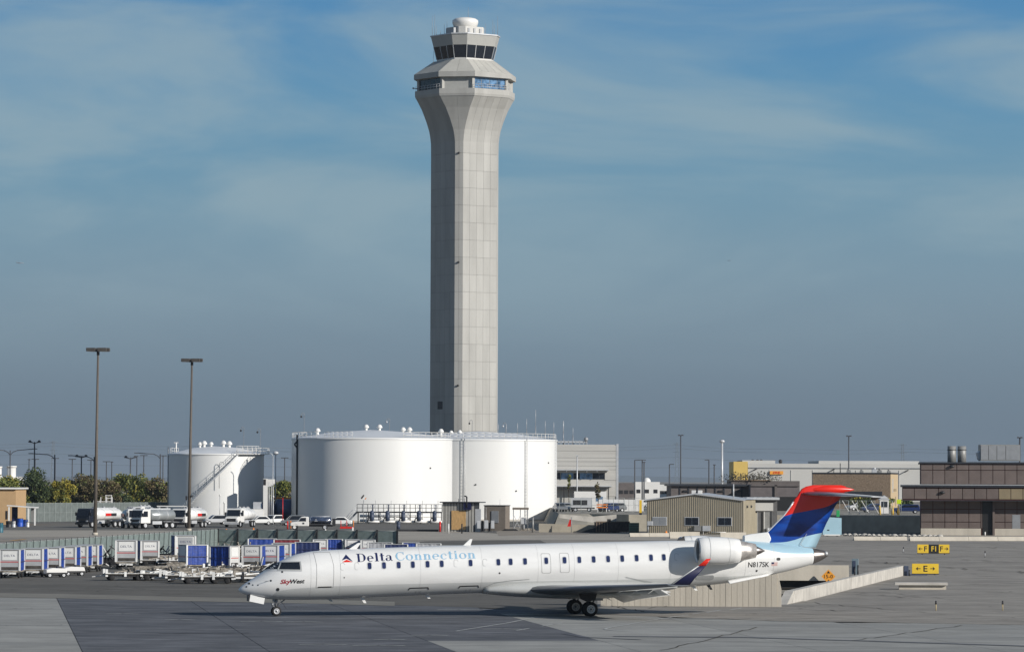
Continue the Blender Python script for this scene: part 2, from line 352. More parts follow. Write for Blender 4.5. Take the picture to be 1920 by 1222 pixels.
# ---- underpass: pit, walls, portal
pit = empty('underpass_portal', (0,0,0), 0, 'dark low opening of the underpass at the end of the ramp', 'underpass')
a, b_, c, d = PIT
pb = MB(); pb.box(a-.3, b_+.3, c-.3, d+8, -4.6, -4.3); pb.build('floor', M_apron, pit)
pb = MB(); pb.box(a-.3, a-.003, c, d, -4.3, -.005); pb.box(b_+.003, b_+.3, c, d, -4.3, -.005); pb.box(a-.3, b_+.3, c-.3, c-.003, -4.3, -.005); pb.build('side_wall', M_conc2, pit)
pb = MB(); pb.box(a-3, b_+.2, d+.01, d+.5, .55, 1.65); pb.build('parapet', M_conc2, pit)
pb = MB(); pb.box(a, b_, d+.02, d+.6, -.42, -.12); pb.build('beam', M_shoulder, pit)
pb = MB(); pb.box(a, b_+.0, d+1.0, d+1.2, -4.3, .54); pb.build('opening', M_black, pit)  # black slab closing the tunnel mouth, painted in place of its inner shade
pb = MB(); pb.cyl(P(1461.5,1134,270), P(1461.5,1110,270), .09); pb.build('post', M_red, pit)
# beige retaining wall in board-marked segments
rw = empty('retaining_wall', G(1000,1133), 0, 'long beige board-marked concrete wall standing behind the wheels of the jet', 'wall')
A = G(1126, 1136.8); B = G(1457, 1138.9); L = (B-A).length; hd = math.atan2(B.y-A.y, B.x-A.x)
rw.location = A; rw.rotation_euler.z = hd
sb = MB(); sb.box(0, L, .06, .4, 0, 2.25); sb.build('core', M_conc2, rw)
n = 31; seg = L/n
sb = MB(); sb.box(.008, seg-.008, 0, .06, 0, 2.25); s0 = sb.build('panel', M_conc2, rw)
for i in range(1, n): inst(s0, rw, loc=(i*seg, random.uniform(-.008,.008), 0))
sb = MB(); sb.prism([(L,0),(L+.25,0),(L+.25,1.1),(L,2.25)], .05, .42); sb.build('end_block', M_conc2, rw)
# parapet wall going away to the right
A = G(1478, 1134); B = G(1695, 1079); L = (B-A).length; hd = math.atan2(B.y-A.y, B.x-A.x)
dq = (B-A)*((287.2-A.y)/(B.y-A.y)); dl_ = (B-A).normalized()
sheet('ramp_edge_slab', M_infield, [(A.x+.25-dl_.x*1.5, A.y-dl_.y*1.5), (26.0,A.y-1.5), (26.0,287.4), (A.x+dq.x+.25,287.4)], .066)
pw = empty('ramp_parapet', A, hd, 'white concrete parapet rising along the ramp to the right of the beige wall', 'wall')
M_par = mat('pale_parapet_concrete', (.46,.435,.39), .8, var=.2, scale=.8, detail=8, bump=.2)
x = 0
for i, ln in enumerate((28, 10, 18, L-56)):
    sb = MB(); h = .82
    sb.prism([(x+(2.0 if i == 0 else .03), .0), (x+ln-.03, 0), (x+ln-.03, h), (x+(3.6 if i == 0 else .03), h)], -.02*i%.05, .5)
    sb.build('wall_segment', M_par, pw); x += ln
sb = MB(); sb.prism([(-.6,0),(2.0,0),(3.6,.8),(3.2,.8)], .05, .6); sb.build('wedge_end', M_par, pw)
# ================================================================== CONTROL TOWER
TY = 801.0
def tz(py): return P(869, py, TY).z
tc0 = P(869, 900, TY); PHI = R(36)
tower = empty('control_tower', (tc0.x, TY, 0), PHI, 'tall grey concrete airport control tower with flared head', 'control tower')
# plan: main faces of width w, corner faces of width c; local -Y is the lit right face
def plan(w, c):
    a = w/2 + c/math.sqrt(2); h = w/2
    return [(-h,-a),(h,-a),(a,-h),(a,h),(h,a),(-h,a),(-a,h),(-a,-h)]
WM = 8.36
def loft8(rows, name, m, parent, faces=range(8), caps=True, inset=0):
    b = MB(); vs = []
    for z, w_, c_ in rows: vs += [(x, y, z) for x, y in plan(w_, c_)]
    fs = []
    for j in range(len(rows)-1):
        for i in faces: k2 = (i+1) % 8; fs.append((j*8+i, j*8+k2, (j+1)*8+k2, (j+1)*8+i))
    b.add(vs, fs)
    if caps: b.add(vs[:8], [tuple(range(7,-1,-1))]); b.add(vs[-8:], [tuple(range(8))])
    return b.build(name, m, parent)
zf0 = tz(292); offs = [(292,0),(270,.3),(258,1.6),(248,3.2),(240,5.4),(231,8),(220,11.8),(208,16.2),(197,21.5),(188,26)]
def cw(off): return (15.2+51*off/27)/9.36
flare = [(tz(y), WM, cw(o_)) for y, o_ in offs]
core = [(0, WM-.16, cw(0)-.02)] + [(z, w_-.16, c_-.02) for z, w_, c_ in flare]
loft8(core, 'shaft_core', M_joint, tower)
# precast panels: faces 0 (lit right), 7 (corner towards us), 6 (dark left); the hidden faces are one cladding mesh
nrow = 21; rowh = zf0/nrow; gap = .035
a_main = WM/2 + cw(0)/math.sqrt(2)
ncol = 5; pwid = WM/ncol
pb = MB(); pb.box(gap/2, pwid-gap/2, 0, .09, gap/2, rowh-gap/2); pm = pb.build('precast_panel', M_conc, tower)
cc = cw(0)
pb = MB(); pb.box(gap/2, cc/2-gap/2, 0, .09, gap/2, rowh-gap/2); pc = pb.build('precast_panel', M_conc, tower)
first = [True, True]
for r_ in range(nrow):
    for i in range(ncol):
        for f in (0, 1):
            if f == 0: loc, rz = (-WM/2+i*pwid, -a_main, r_*rowh), 0
            else: loc, rz = (-a_main, WM/2-i*pwid, r_*rowh), R(-90)
            if first[0]: o = pm; first[0] = False; o.location = loc; o.rotation_euler.z = rz
            else: o = inst(pm, tower, loc, (0,0,rz))
    for i in range(2):
        p0 = Vector((-a_main, -WM/2, 0)); dr = Vector((1,-1,0)).normalized()
        loc = p0 + dr*(i*cc/2) + Vector((0,0,r_*rowh))
        if first[1]: o = pc; first[1] = False; o.location = loc; o.rotation_euler.z = R(-45)
        else: o = inst(pc, tower, loc, (0,0,R(-45)))
loft8([(0, WM, cc), (zf0, WM, cc)], 'rear_cladding', M_conc, tower, faces=(1,2,3,4,5), caps=False)
# flared panels
def strips(rows, face, n, name, m, parent, g=.03, push=.05, thick=.08):
    for i in range(n):
        b = MB(); vs = []
        for z, w_, c_ in rows:
            pl = plan(w_, c_); p = Vector((*pl[face], z)); q = Vector((*pl[(face+1) % 8], z)); d = (q-p); ln = d.length; d.normalize()
            nrm = Vector((d.y, -d.x, 0)); a_ = p + d*(ln*i/n+g/2); c2 = p + d*(ln*(i+1)/n-g/2)
            vs += [a_+nrm*push, c2+nrm*push, c2-nrm*thick, a_-nrm*thick]
        fs = []
        for j in range(len(rows)-1):
            for k2 in range(4): fs.append((j*4+k2, j*4+(k2+1) % 4, (j+1)*4+(k2+1) % 4, (j+1)*4+k2))
        e = (len(rows)-1)*4; fs += [(3,2,1,0), (e,e+1,e+2,e+3)]
        b.add(vs, fs); b.build(name, m, parent)
fl2 = [(z+ (.02 if i == 0 else 0), w_, c_) for i, (z, w_, c_) in enumerate(flare)]
strips(fl2, 0, 5, 'flared_panel', M_conc, tower, push=.003); strips(fl2, 7, 2, 'flared_panel', M_conc, tower, push=.003); strips(fl2, 6, 5, 'flared_panel', M_conc, tower, push=.003)
loft8(flare, 'rear_flare', M_conc, tower, faces=(1,2,3,4,5), caps=False)
# observation level
CT = 7.0
z0, z1, z2, z3, z4 = tz(188), tz(174), tz(152.5), tz(143), tz(117)
loft8([(z0, WM, CT), (z0+.5, WM+.1, CT+.15), (z1, WM+.1, CT+.15)], 'ledge_band', M_conc, tower)
loft8([(z1, WM-.2, CT-.9), (z2, WM-.2, CT-.9)], 'recessed_wall', mat('recess_grey', (.36,.36,.34), .7, var=.05), tower, caps=False)
def face_quad(b, face, rows, u0, u1, push):     # quad on a face, rows=((z,w,c),(z,w,c)), u as share of the face
    vs = []
    for z, w_, c_ in rows:
        pl = plan(w_, c_); p = Vector((*pl[face], z)); q = Vector((*pl[(face+1) % 8], z)); d = q-p; nrm = Vector((d.y, -d.x, 0)).normalized()
        vs += [p+d*u0+nrm*push, p+d*u1+nrm*push]
    b.add([vs[0], vs[1], vs[3], vs[2]], [(0,1,2,3)])
rr = ((z1+.1, WM-.2, CT-.9), (z2-.1, WM-.2, CT-.9))
for f in (0, 2, 4, 6):
    for i in range(4):
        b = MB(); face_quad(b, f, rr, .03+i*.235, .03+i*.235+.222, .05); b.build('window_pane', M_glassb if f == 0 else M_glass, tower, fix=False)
b = MB()
pl = plan(WM-.2, CT-.9)
for x, y in pl: b.box(x-.3, x+.3, y-.3, y+.3, z1, z2, rz=R(0))
b.build('corner_pier', M_conc, tower)
b = MB(); zr = (z1+z2)/2
for f in (0,6):
    p = Vector((*plan(WM, CT)[f], z1)); q = Vector((*plan(WM, CT)[(f+1) % 8], z1))
    for h in (.45,.9): b.cyl(p+Vector((0,0,h)), q+Vector((0,0,h)), .035)
    for i in range(9): b.cyl(p.lerp(q, i/8), p.lerp(q, i/8)+Vector((0,0,.9)), .03)
b.build('balcony_rail', M_lgrey, tower)
loft8([(z2, WM+.25, CT+.35), (z3, WM+.25, CT+.35)], 'eave_fascia', M_conc, tower)
rf = [(z3+.01, WM+.25, CT+.3), (z4, 6.6, 2.95)]
loft8([(z3+.005, WM+.1, CT+.2), (z4-.02, 6.5, 2.9)], 'roof_core', M_joint, tower)
for f, n in ((0,5),(7,2),(6,4)): strips(rf, f, n, 'roof_panel', mat('roof_precast', (.43,.42,.38), .75, var=.07, scale=.5, objvar=.04), tower, push=.0, thick=.05, g=.05)
loft8(rf, 'rear_roof', M_conc, tower, faces=(1,2,3,4,5), caps=False)
# cab
zc = [tz(117), tz(113.5), tz(90), tz(70.5), tz(68.5)]
cab = [(6.1,2.35), (6.15,2.45), (6.75,2.85), (7.25,3.2), (7.3,3.25)]
loft8([(zc[0], *cab[0]), (zc[1], *cab[1])], 'cab_sill', M_white, tower)
loft8([(zc[1], cab[1][0]-.1, cab[1][1]-.1), (zc[2], cab[2][0]-.1, cab[2][1]-.1)], 'cab_interior', M_dark, tower)
for f, n in ((0,3),(7,1),(6,3),(1,1),(2,3),(3,1),(4,3),(5,1)):
    for i in range(n):
        b = MB(); g = .018; face_quad(b, f, ((zc[1]+.02, *cab[1]), (zc[2]-.02, *cab[2])), i/n+g, (i+1)/n-g, .0); b.build('window_pane', M_glass, tower, fix=False)
b = MB()
for f, n in ((0,3),(7,1),(6,3),(1,1),(2,3),(3,1),(4,3),(5,1)):
    p0 = Vector((*plan(*cab[1])[f], zc[1])); q0 = Vector((*plan(*cab[1])[(f+1) % 8], zc[1])); p1 = Vector((*plan(*cab[2])[f], zc[2])); q1 = Vector((*plan(*cab[2])[(f+1) % 8], zc[2]))
    for i in range(n):
        b = MB(); b.bar(p0.lerp(q0, i/n), p1.lerp(q1, i/n), .12); b.build('mullion', M_lgrey, tower)
loft8([(zc[2], *cab[2]), (zc[3], *cab[3])], 'cab_fascia', mat('cab_grey', (.35,.35,.33), .6, var=.04), tower)
loft8([(zc[3], cab[3][0]+.15, cab[3][1]+.1), (zc[4], cab[3][0]+.15, cab[3][1]+.1)], 'cab_coping', M_lgrey, tower)
zp = tz(53)
loft8([(zc[4], 4.3, 1.4), (zp, 4.3, 1.4)], 'penthouse', mat('penthouse_grey', (.5,.49,.46), .6, var=.06), tower)
b = MB(); b.box(-3.9,-2.5,-1.5,1.2, zc[4], zc[4]+1.4); b.build('equipment_box', M_grey, tower)
b = MB()
for dx, w_ in ((-1.6,.5),(-.2,.4),(1.2,.5)): b.box(dx, dx+w_, -3.3, -3.0, zc[4], zc[4]+1.3)
b.build('vent_duct', M_grey, tower)
b = MB(); b.lathe([(2.0,zp),(2.35,zp+.25),(2.62,zp+1.0),(2.6,zp+1.5),(2.1,zp+1.85),(1.2,zp+2.05),(0,zp+2.12)], n=32); b.build('radome', M_white, tower)
def antenna(x, h, name='antenna', py=70, r=.05, yoff=0):
    p = tower.matrix_basis.inverted() @ P(x, py, TY+yoff)
    bb = MB(); bb.cyl(p, p+Vector((0,0,h)), r, r*.5, n=6); bb.build(name, M_grey, tower)
for x, h in ((810.5,4.2),(815,4.4),(818,2.2),(833,2.6),(838,3.1),(866,3.2),(892,3.0),(910,2.6),(924,3.4),(927,2.4),(933,4.1),(826,1.2)): antenna(x, h, py=69)
antenna(878, 2.6, py=38); antenna(812.5, 2.6, py=120, yoff=-3)
wq = P(828.5, 760, TY-4)
# dark louvre low on the shaded face
b = MB(); b.box(-a_main-.03, -a_main+.02, -.4+.2, 1.3+.2, tz(767.5), tz(753)); b.build('louvre', M_dark, tower)
for x, y in ((860,292),(858,495),(857,724)):
    p = Vector((-a_main, -WM/2, 0)).lerp(Vector((-WM/2, -a_main, 0)), .5); b = MB(); b.ball((p.x-.12, p.y-.12, tz(y)), .22, n=6); b.build('obstruction_light', M_dark, tower)
b = MB(); p = tower.matrix_basis.inverted() @ P(775, 166, TY-3); q = tower.matrix_basis.inverted() @ P(785,167,TY-3); b.cyl(p, q, .08); b.ball(p, .2, n=5); b.build('side_light', M_grey, tower)

# ================================================================== FUEL TANKS
def tank(name, px, Rm, Yc, h, label, roofh=1.6, rails=True, seams=5, group='white fuel storage tanks'):
    c = Vector(((px-960)/F*Yc, Yc, 0))
    t = empty(name, c, 0, label, 'fuel tank', group)
    b = MB(); b.lathe([(Rm, 0), (Rm, h)], n=128); b.build('shell', M_tank, t)
    b = MB(); b.lathe([(Rm+.12, h-.25), (Rm+.12, h), (Rm-.1, h+.02)], n=128); b.build('rim', M_tank, t)
    b = MB(); b.lathe([(Rm-.02, h-.02), (Rm*.5, h+roofh*.7), (0.01, h+roofh)], n=64); b.build('roof', M_tankr, t)
    b = MB(); b.lathe([(Rm+.5, -.02), (Rm+.5, .35), (Rm, .36)], n=96, smooth=False); b.build('foundation_ring', M_par, t)
    for i in range(1, seams):
        b = MB(); z = h*i/seams; b.lathe([(Rm, z-.03), (Rm+.012, z), (Rm, z+.03)], n=128); b.build('weld_seam', M_tank, t)
    return t, c
def railing(t, pts, h=1.05, m=M_white, every=1.8, r=.04):
    b = MB()
    for a_, c_ in zip(pts, pts[1:]):
        a_, c_ = Vector(a_), Vector(c_); n = max(1, round((c_-a_).length/every))
        for hh in (h, h*.5): b.cyl(a_+Vector((0,0,hh)), c_+Vector((0,0,hh)), r, n=5)
        for i in range(n+1): p = a_.lerp(c_, i/n); b.cyl(p, p+Vector((0,0,h)), r, n=5)
    return b.build('railing', m, t)
def vent(t, p, s=1.0, m=M_white):
    b = MB(); p = Vector(p); b.cyl(p, p+Vector((0,0,.9*s)), .25*s, n=10); b.lathe([(.25*s,.8*s),(.55*s,.95*s),(.55*s,1.1*s),(.3*s,1.5*s),(0,1.6*s)], n=12, origin=p); return b.build('roof_vent', m, t)
def arc(Rm, z, a0, a1, n=12): return [(Rm*math.cos(R(a0+(a1-a0)*i/n)), Rm*math.sin(R(a0+(a1-a0)*i/n)), z) for i in range(n+1)]
YB = 722.5
def th(py, Y, px=900): return P(px, py, Y).z
RT = 14.5
h1 = th(820.5, YB-14, 700)
t1, c1 = tank('fuel_tank', 698.5, RT, YB, h1, 'largest white fuel tank, left of the tower base behind the pump platform', seams=6)
railing(t1, arc(RT-.2, h1, 165, 228)); railing(t1, arc(RT-.2, h1, 236, 258, 6)); railing(t1, arc(RT-.2, h1, 295, 345, 8))
b = MB(); px_ = P(560, 810, YB+2) - c1
b.box(px_.x-1.0, px_.x+1.6, -1, 1, h1-.15, h1); b.build('top_platform', M_white, t1); railing(t1, [(px_.x-1,-1,h1),(px_.x+1.6,-1,h1)], every=.8)
for x, y in ((687,801),(712,801),(756,806),(768,806),(827,809),(597,808)):
    p = P(x, y+7, YB) - c1; vent(t1, (p.x, -1 if x > 600 else -3, p.z-.3), .95)
b = MB(); p = P(562, 900, YB+3) - c1
yy = -math.sqrt(max(0, RT**2-p.x**2))-.25; b.cyl((p.x, yy, .2), (p.x, yy, h1+.6), .17, n=8); b.tube([(p.x, yy, h1-.6),(p.x-.5, yy, h1-1.1),(p.x,yy,h1-1.8)], .15)
b.build('down_pipe', M_dark, t1)
Y2 = 752.0; h2 = th(823, Y2-14, 960); R2 = 14.8
t2, c2 = tank('fuel_tank', 1045-R2*F/Y2, R2, Y2, h2, 'second large white fuel tank, half hidden behind the largest one at its right', seams=6)
railing(t2, arc(R2-.2, h2, 200, 300, 20)); railing(t2, arc(R2-.2, h2, 300, 358, 12), every=1.6)
for x in (870, 986, 1041):
    p = P(x, 900, Y2-10) - c2; yy = -math.sqrt(max(.2, R2**2-p.x**2))-.2
    b = MB(); b.cyl((p.x-.22, yy, 0), (p.x-.22, yy, h2+.8), .05, n=5); b.cyl((p.x+.22, yy, 0), (p.x+.22, yy, h2+.8), .05, n=5)
    for i in range(int(h2/.6)): b.bar((p.x-.22, yy, i*.6), (p.x+.22, yy, i*.6), .05)
    b.build('ladder', M_lgrey, t2)
vent(t2, (-3.4, -6, h2+.5), .8); vent(t2, (-5.0,-6,h2+.4), .8)
def gauge(t, c, x, y, Rr, Yc):
    p = P(x, y, Yc-Rr) - c; yy = -math.sqrt(Rr**2-p.x**2); b = MB(); b.ball((p.x, yy-.1, p.z), .15, n=5); b.build('sight_gauge', M_dark, t)
for x, y in ((892,908),(968,920),(1029,867)): gauge(t2, c2, x, y, R2, Y2)
gauge(t1, c1, 806, 877, RT, YB)
# small tank with spiral stair
YS = 729.0
h4 = th(850, YS-8, 400)
t4, c4 = tank('fuel_tank', 407, 8.65, YS, h4, 'smaller domed white fuel tank with a spiral stair, left of the largest tank', roofh=1.5, seams=5)
b = MB(); n = 34; px0 = Vector((0,0,0)); R4 = 8.65
def st(i): a_ = R(228 + (298-228)*i/n); return Vector((R4*math.cos(a_), R4*math.sin(a_), .6+(h4-.9)*i/n)), a_
bs = MB(); br = MB()
for i in range(n+1):
    p, a_ = st(i); o_ = Vector((math.cos(a_), math.sin(a_), 0))
    bs.bar(p+o_*.1, p+o_*.9, .28, .05)
    if i % 3 == 0: br.cyl(p+o_*.9, p+o_*.9+Vector((0,0,1.0)), .03, n=4)
    if i < n:
        q, a2 = st(i+1); o2 = Vector((math.cos(a2), math.sin(a2), 0))
        bs.bar(p+o_*.9, q+o2*.9, .06, .25); br.cyl(p+o_*.9+Vector((0,0,1)), q+o2*.9+Vector((0,0,1)), .04, n=4); br.cyl(p+o_*.9+Vector((0,0,.5)), q+o2*.9+Vector((0,0,.5)), .025, n=4)
bs.build('stair_flight', M_lgrey, t4); br.build('stair_rail', M_lgrey, t4)
b = MB(); b.lathe([(R4, h4-.1), (R4+1.0, h4-.1), (R4+1.0, h4)], n=24, smooth=False, a0=R(298), a1=R(360)); b.build('gantry', M_white, t4)
railing(t4, arc(9.6, h4, 298, 360, 10), every=1.0); railing(t4, arc(8.4, h4, 150, 200, 5)); railing(t4, arc(8.4, h4+.1, 300, 340, 5), h=1.3)
for x, s_ in ((376,.9),(384,1),(397,.8),(420,1),(431,1)): p = P(x, 838, YS)-c4; vent(t4, (p.x, -1.5, h4+1.0-abs(p.x)*.1), s_)
b = MB(); p = P(332, 840, YS) - c4; b.cyl((p.x,-2,h4), (p.x,-2,h4+2.0), .12); b.bar((p.x-.4,-2,h4+2),(p.x+.4,-2,h4+2),.12); b.build('breather_pipe', M_white, t4)
b = MB(); p = P(321, 900, YS) - c4; b.cyl((-8.75, -.6, 0), (-8.75,-.6,h4+1.2), .1); b.build('down_pipe', M_grey, t4)
# gooseneck lamps on the tank
for x0, y0, y1 in ((411,870,915),):
    b = MB(); p = P(x0, y0, YS-9.3)-c4; q = P(x0, y1, YS-9.3)-c4; b.tube([q, p, p+Vector((.25,0,.4)), p+Vector((.7,0,.4)), p+Vector((.9,0,0))], .05); b.build('gooseneck_lamp', M_grey, t4)
# ================================================================== REGIONAL JET
PSI = R(11); YN = 222.7; XN = (450-960)/F*YN
jet = empty('passenger_jet', (XN, YN, 0), PSI, 'white regional jet with red and blue tail fin taxiing to the left', 'airplane')
cP, sP = math.cos(PSI), math.sin(PSI)
def xl(px, lat=0):            # pixel column -> metres aft of the nose, lat metres towards the camera
    t = (px-960)/F
    return (t*(YN-lat*cP) - XN - lat*sP)/(cP - t*sP)
def zl(px, py, lat=0):
    x = xl(px, lat); Y = YN + x*sP - lat*cP
    return P(px, py, Y).z
st_ = [(450,1104.5,1106.5,.03),(451.5,1101.8,1108.6,.12),(455,1098.5,1111,.24),(465,1091,1114.8,.45),(480,1081.5,1118.3,.68),(500,1067.5,1121.3,.93),(517,1056.5,1122.8,1.08),(535,1047.5,1123.4,1.19),(560,1038,1123.6,1.29),(595,1032,1123.2,1.345),
 (640,1029.5,1121.5,1.345),(760,1025,1116.2,1.345),(900,1020.8,1111,1.345),(1050,1017.3,1107.2,1.345),(1200,1014.3,1104,1.345),(1260,1013,1101.6,1.34),(1300,1012.5,1099,1.31),(1350,1012.2,1094,1.24),(1400,1013,1086.5,1.1),(1440,1015.7,1078.3,.93),(1480,1020.3,1069.2,.7),(1523,1027,1057,.45),(1545,1031.5,1047.5,.24),(1552,1035.5,1042,.06)]
SX = [xl(p) for p, *_ in st_]; ST = [zl(p, a) for p, a, b, h in st_]; SB = [zl(p, b) for p, a, b, h in st_]; SH = [h for *_, h in st_]
def pchip(X, Y):
    n = len(X); hh = [X[i+1]-X[i] for i in range(n-1)]; dl = [(Y[i+1]-Y[i])/hh[i] for i in range(n-1)]; m = [dl[0]]
    for i in range(1, n-1): m.append(0 if dl[i-1]*dl[i] <= 0 else 2*dl[i-1]*dl[i]/(dl[i-1]+dl[i]))
    m.append(dl[-1])
    def f(x):
        x = clamp(x, X[0], X[-1]); i = 0
        while i < n-2 and x > X[i+1]: i += 1
        t = (x-X[i])/hh[i]; t2 = t*t; t3 = t2*t
        return (2*t3-3*t2+1)*Y[i]+(t3-2*t2+t)*hh[i]*m[i]+(-2*t3+3*t2)*Y[i+1]+(t3-t2)*hh[i]*m[i+1]
    return f
fT, fB, fH = pchip(SX, ST), pchip(SX, SB), pchip(SX, SH)
def ring(x, n=64):
    t, b, h = fT(x), fB(x), fH(x); zc_, r = (t+b)/2, (t-b)/2
    return [(x, h*math.cos(2*math.pi*i/n), zc_+r*math.sin(2*math.pi*i/n)) for i in range(n)]
def hull(x, z, off=0.0):      # point of the near side of the fuselage skin
    t, b, h = fT(x), fB(x), fH(x); zc_, r = (t+b)/2, (t-b)/2
    s_ = clamp((z-zc_)/r, -.999, .999); cc_ = math.sqrt(1-s_*s_)
    nrm = Vector((0, -cc_/h, s_/r)).normalized()
    e = .05; dh = (fH(x+e)-fH(x-e))/(2*e)
    if x < 3.5: nrm = Vector((-dh*.9, nrm.y, nrm.z)).normalized()
    return Vector((x, -h*cc_, z)) + nrm*off
xs = [SX[0]+v for v in (0,.02,.05,.1,.17,.26,.38,.52,.7,.9)] + [SX[0]+1.1+.25*i for i in range(400)]
XA = xl(1523); xs = [x for x in xs if x < XA-.02] + [XA]
def skin(name, xs, m, parent):
    b = MB(); n = 64; vs = []
    for x in xs: vs += ring(x, n)
    b.add(vs, [(j*n+i, j*n+(i+1) % n, (j+1)*n+(i+1) % n, (j+1)*n+i) for j in range(len(xs)-1) for i in range(n)], True)
    b.add(vs[:n], [tuple(range(n))]); b.add(vs[-n:], [tuple(range(n-1,-1,-1))])
    return b.build(name, m, parent)
# livery paint (flat print on the skin, in the jet's own coordinates)
def livery(name, fin=False):
    m = bpy.data.materials.new(name); m.use_nodes = True; t = m.node_tree; N = t.nodes; Lk = t.links; b = N['Principled BSDF']
    b.inputs['Roughness'].default_value = .28; b.inputs['Specular IOR Level'].default_value = .5; b.inputs['Coat Weight'].default_value = .25; b.inputs['Coat Roughness'].default_value = .15
    tc_ = N.new('ShaderNodeTexCoord'); sp_ = N.new('ShaderNodeSeparateXYZ'); Lk.new(tc_.outputs['Object'], sp_.inputs[0]); X, Z = sp_.outputs['X'], sp_.outputs['Z']
    def mt(op, a, c=None):
        nd = N.new('ShaderNodeMath'); nd.operation = op
        for i, v in enumerate((a, c)):
            if v is None: continue
            if isinstance(v, (int, float)): nd.inputs[i].default_value = v
            else: Lk.new(v, nd.inputs[i])
        return nd.outputs[0]
    def mixc_(f, a, c):
        nd = N.new('ShaderNodeMix'); nd.data_type = 'RGBA'
        for i, v in ((0, f), (6, a), (7, c)):
            if isinstance(v, tuple): nd.inputs[i].default_value = (*v, 1)
            else: Lk.new(v, nd.inputs[i])
        return nd.outputs[2]
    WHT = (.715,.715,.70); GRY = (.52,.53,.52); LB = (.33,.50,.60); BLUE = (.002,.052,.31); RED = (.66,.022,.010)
    def curve(pts):           # z as a function of x through a colour-free float curve
        fc = N.new('ShaderNodeFloatCurve'); xs_ = [p[0] for p in pts]; zs_ = [p[1] for p in pts]; x0, x1, z0_, z1_ = min(xs_), max(xs_), min(zs_), max(zs_)
        mr = N.new('ShaderNodeMapRange'); Lk.new(X, mr.inputs[0]); mr.inputs[1].default_value = x0; mr.inputs[2].default_value = x1
        Lk.new(mr.outputs[0], fc.inputs[1]); c_ = fc.mapping.curves[0]
        nm = [((x-x0)/(x1-x0), (z-z0_)/(z1_-z0_)) for x, z in pts]
        while len(c_.points) < len(nm): c_.points.new(.5, .5)
        for p_, (a, q) in zip(c_.points, nm): p_.location = (a, q)
        fc.mapping.update()
        return mt('ADD', mt('MULTIPLY', fc.outputs[0], z1_-z0_), z0_)
    if fin:
        lbz = curve([(xl(p), zl(p, y)) for p, y in ((1405,1014),(1425,1016),(1447,1016.5),(1468,1015.8),(1486,1012.5),(1503.5,1007),(1523,1002),(1544,998))])
        rdz = curve([(xl(p), zl(p, y)) for p, y in ((1462,969),(1471,967),(1488,962),(1505,959),(1525,955),(1548,950),(1573,938),(1590,930))])
        wx = mt('LESS_THAN', mt('SUBTRACT', Z, mt('MULTIPLY', mt('SUBTRACT', X, xl(1424)), 1.02)), 100)
        isb = mt('GREATER_THAN', Z, lbz); isr = mt('GREATER_THAN', Z, rdz)
        wv = N.new('ShaderNodeTexNoise'); wm_ = N.new('ShaderNodeMapping'); Lk.new(tc_.outputs['Object'], wm_.inputs[0]); wm_.inputs['Rotation'].default_value = (0, R(35), 0); wm_.inputs['Scale'].default_value = (.35,1,1.5); Lk.new(wm_.outputs[0], wv.inputs['Vector']); wv.inputs['Scale'].default_value = 1.1; wv.inputs['Detail'].default_value = 3
        wr = N.new('ShaderNodeMapRange'); wr.interpolation_type = 'SMOOTHSTEP'; Lk.new(wv.outputs[0], wr.inputs[0]); wr.inputs[1].default_value = .42; wr.inputs[2].default_value = .66
        out = mixc_(isr, mixc_(isb, LB, mixc_(wr.outputs[0], BLUE, (.002,.016,.13))), RED)
    else:
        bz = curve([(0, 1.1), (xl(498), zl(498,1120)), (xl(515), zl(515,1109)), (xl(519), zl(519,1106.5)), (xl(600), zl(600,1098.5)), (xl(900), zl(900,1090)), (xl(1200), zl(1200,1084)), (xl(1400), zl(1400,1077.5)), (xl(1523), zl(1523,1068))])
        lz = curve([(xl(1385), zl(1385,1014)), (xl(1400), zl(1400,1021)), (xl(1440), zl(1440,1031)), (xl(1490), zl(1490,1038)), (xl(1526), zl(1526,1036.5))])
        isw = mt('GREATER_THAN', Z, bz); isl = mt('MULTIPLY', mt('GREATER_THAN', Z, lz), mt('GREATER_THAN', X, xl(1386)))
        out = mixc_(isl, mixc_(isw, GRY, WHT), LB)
    # faint grime
    ns = N.new('ShaderNodeTexNoise'); mp = N.new('ShaderNodeMapping'); Lk.new(tc_.outputs['Object'], mp.inputs[0]); mp.inputs['Scale'].default_value = (.25,1,1.2); Lk.new(mp.outputs[0], ns.inputs['Vector']); ns.inputs['Scale'].default_value = 2; ns.inputs['Detail'].default_value = 6
    mr = N.new('ShaderNodeMapRange'); Lk.new(ns.outputs[0], mr.inputs[0]); mr.inputs[1].default_value = .3; mr.inputs[2].default_value = .7; mr.inputs[3].default_value = .93; mr.inputs[4].default_value = 1.03
    hs = N.new('ShaderNodeHueSaturation'); Lk.new(out, hs.inputs['Color']); Lk.new(mr.outputs[0], hs.inputs['Value']); Lk.new(hs.outputs[0], b.inputs['Base Color'])
    return m
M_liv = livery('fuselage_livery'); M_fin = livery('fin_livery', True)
M_jw = mat('jet_white', (.715,.715,.70), .26, var=.03, scale=1, coat=.2)
M_jg = mat('jet_grey', (.43,.44,.43), .35, var=.04, scale=1)
M_navy = mat('navy_paint', (.004,.006,.045), .55, var=.05)
M_jred = mat('livery_red', (.66,.022,.010), .3, var=.05)
M_lett = mat('navy_lettering', (.010,.016,.075), .4, var=.05); M_lett2 = mat('sky_blue_lettering', (.25,.44,.60), .4, var=.05)
M_seam = mat('panel_line_grey', (.30,.31,.31), .6, var=.1)
M_jwin = mat('cabin_window_glass', (.02,.03,.085), .15, var=.3, scale=6)
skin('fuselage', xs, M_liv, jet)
cn = skin('tail_cone', [XA+.012] + [XA+.03+(.93-.03)*i/12 for i in range(13)], M_steel, jet)
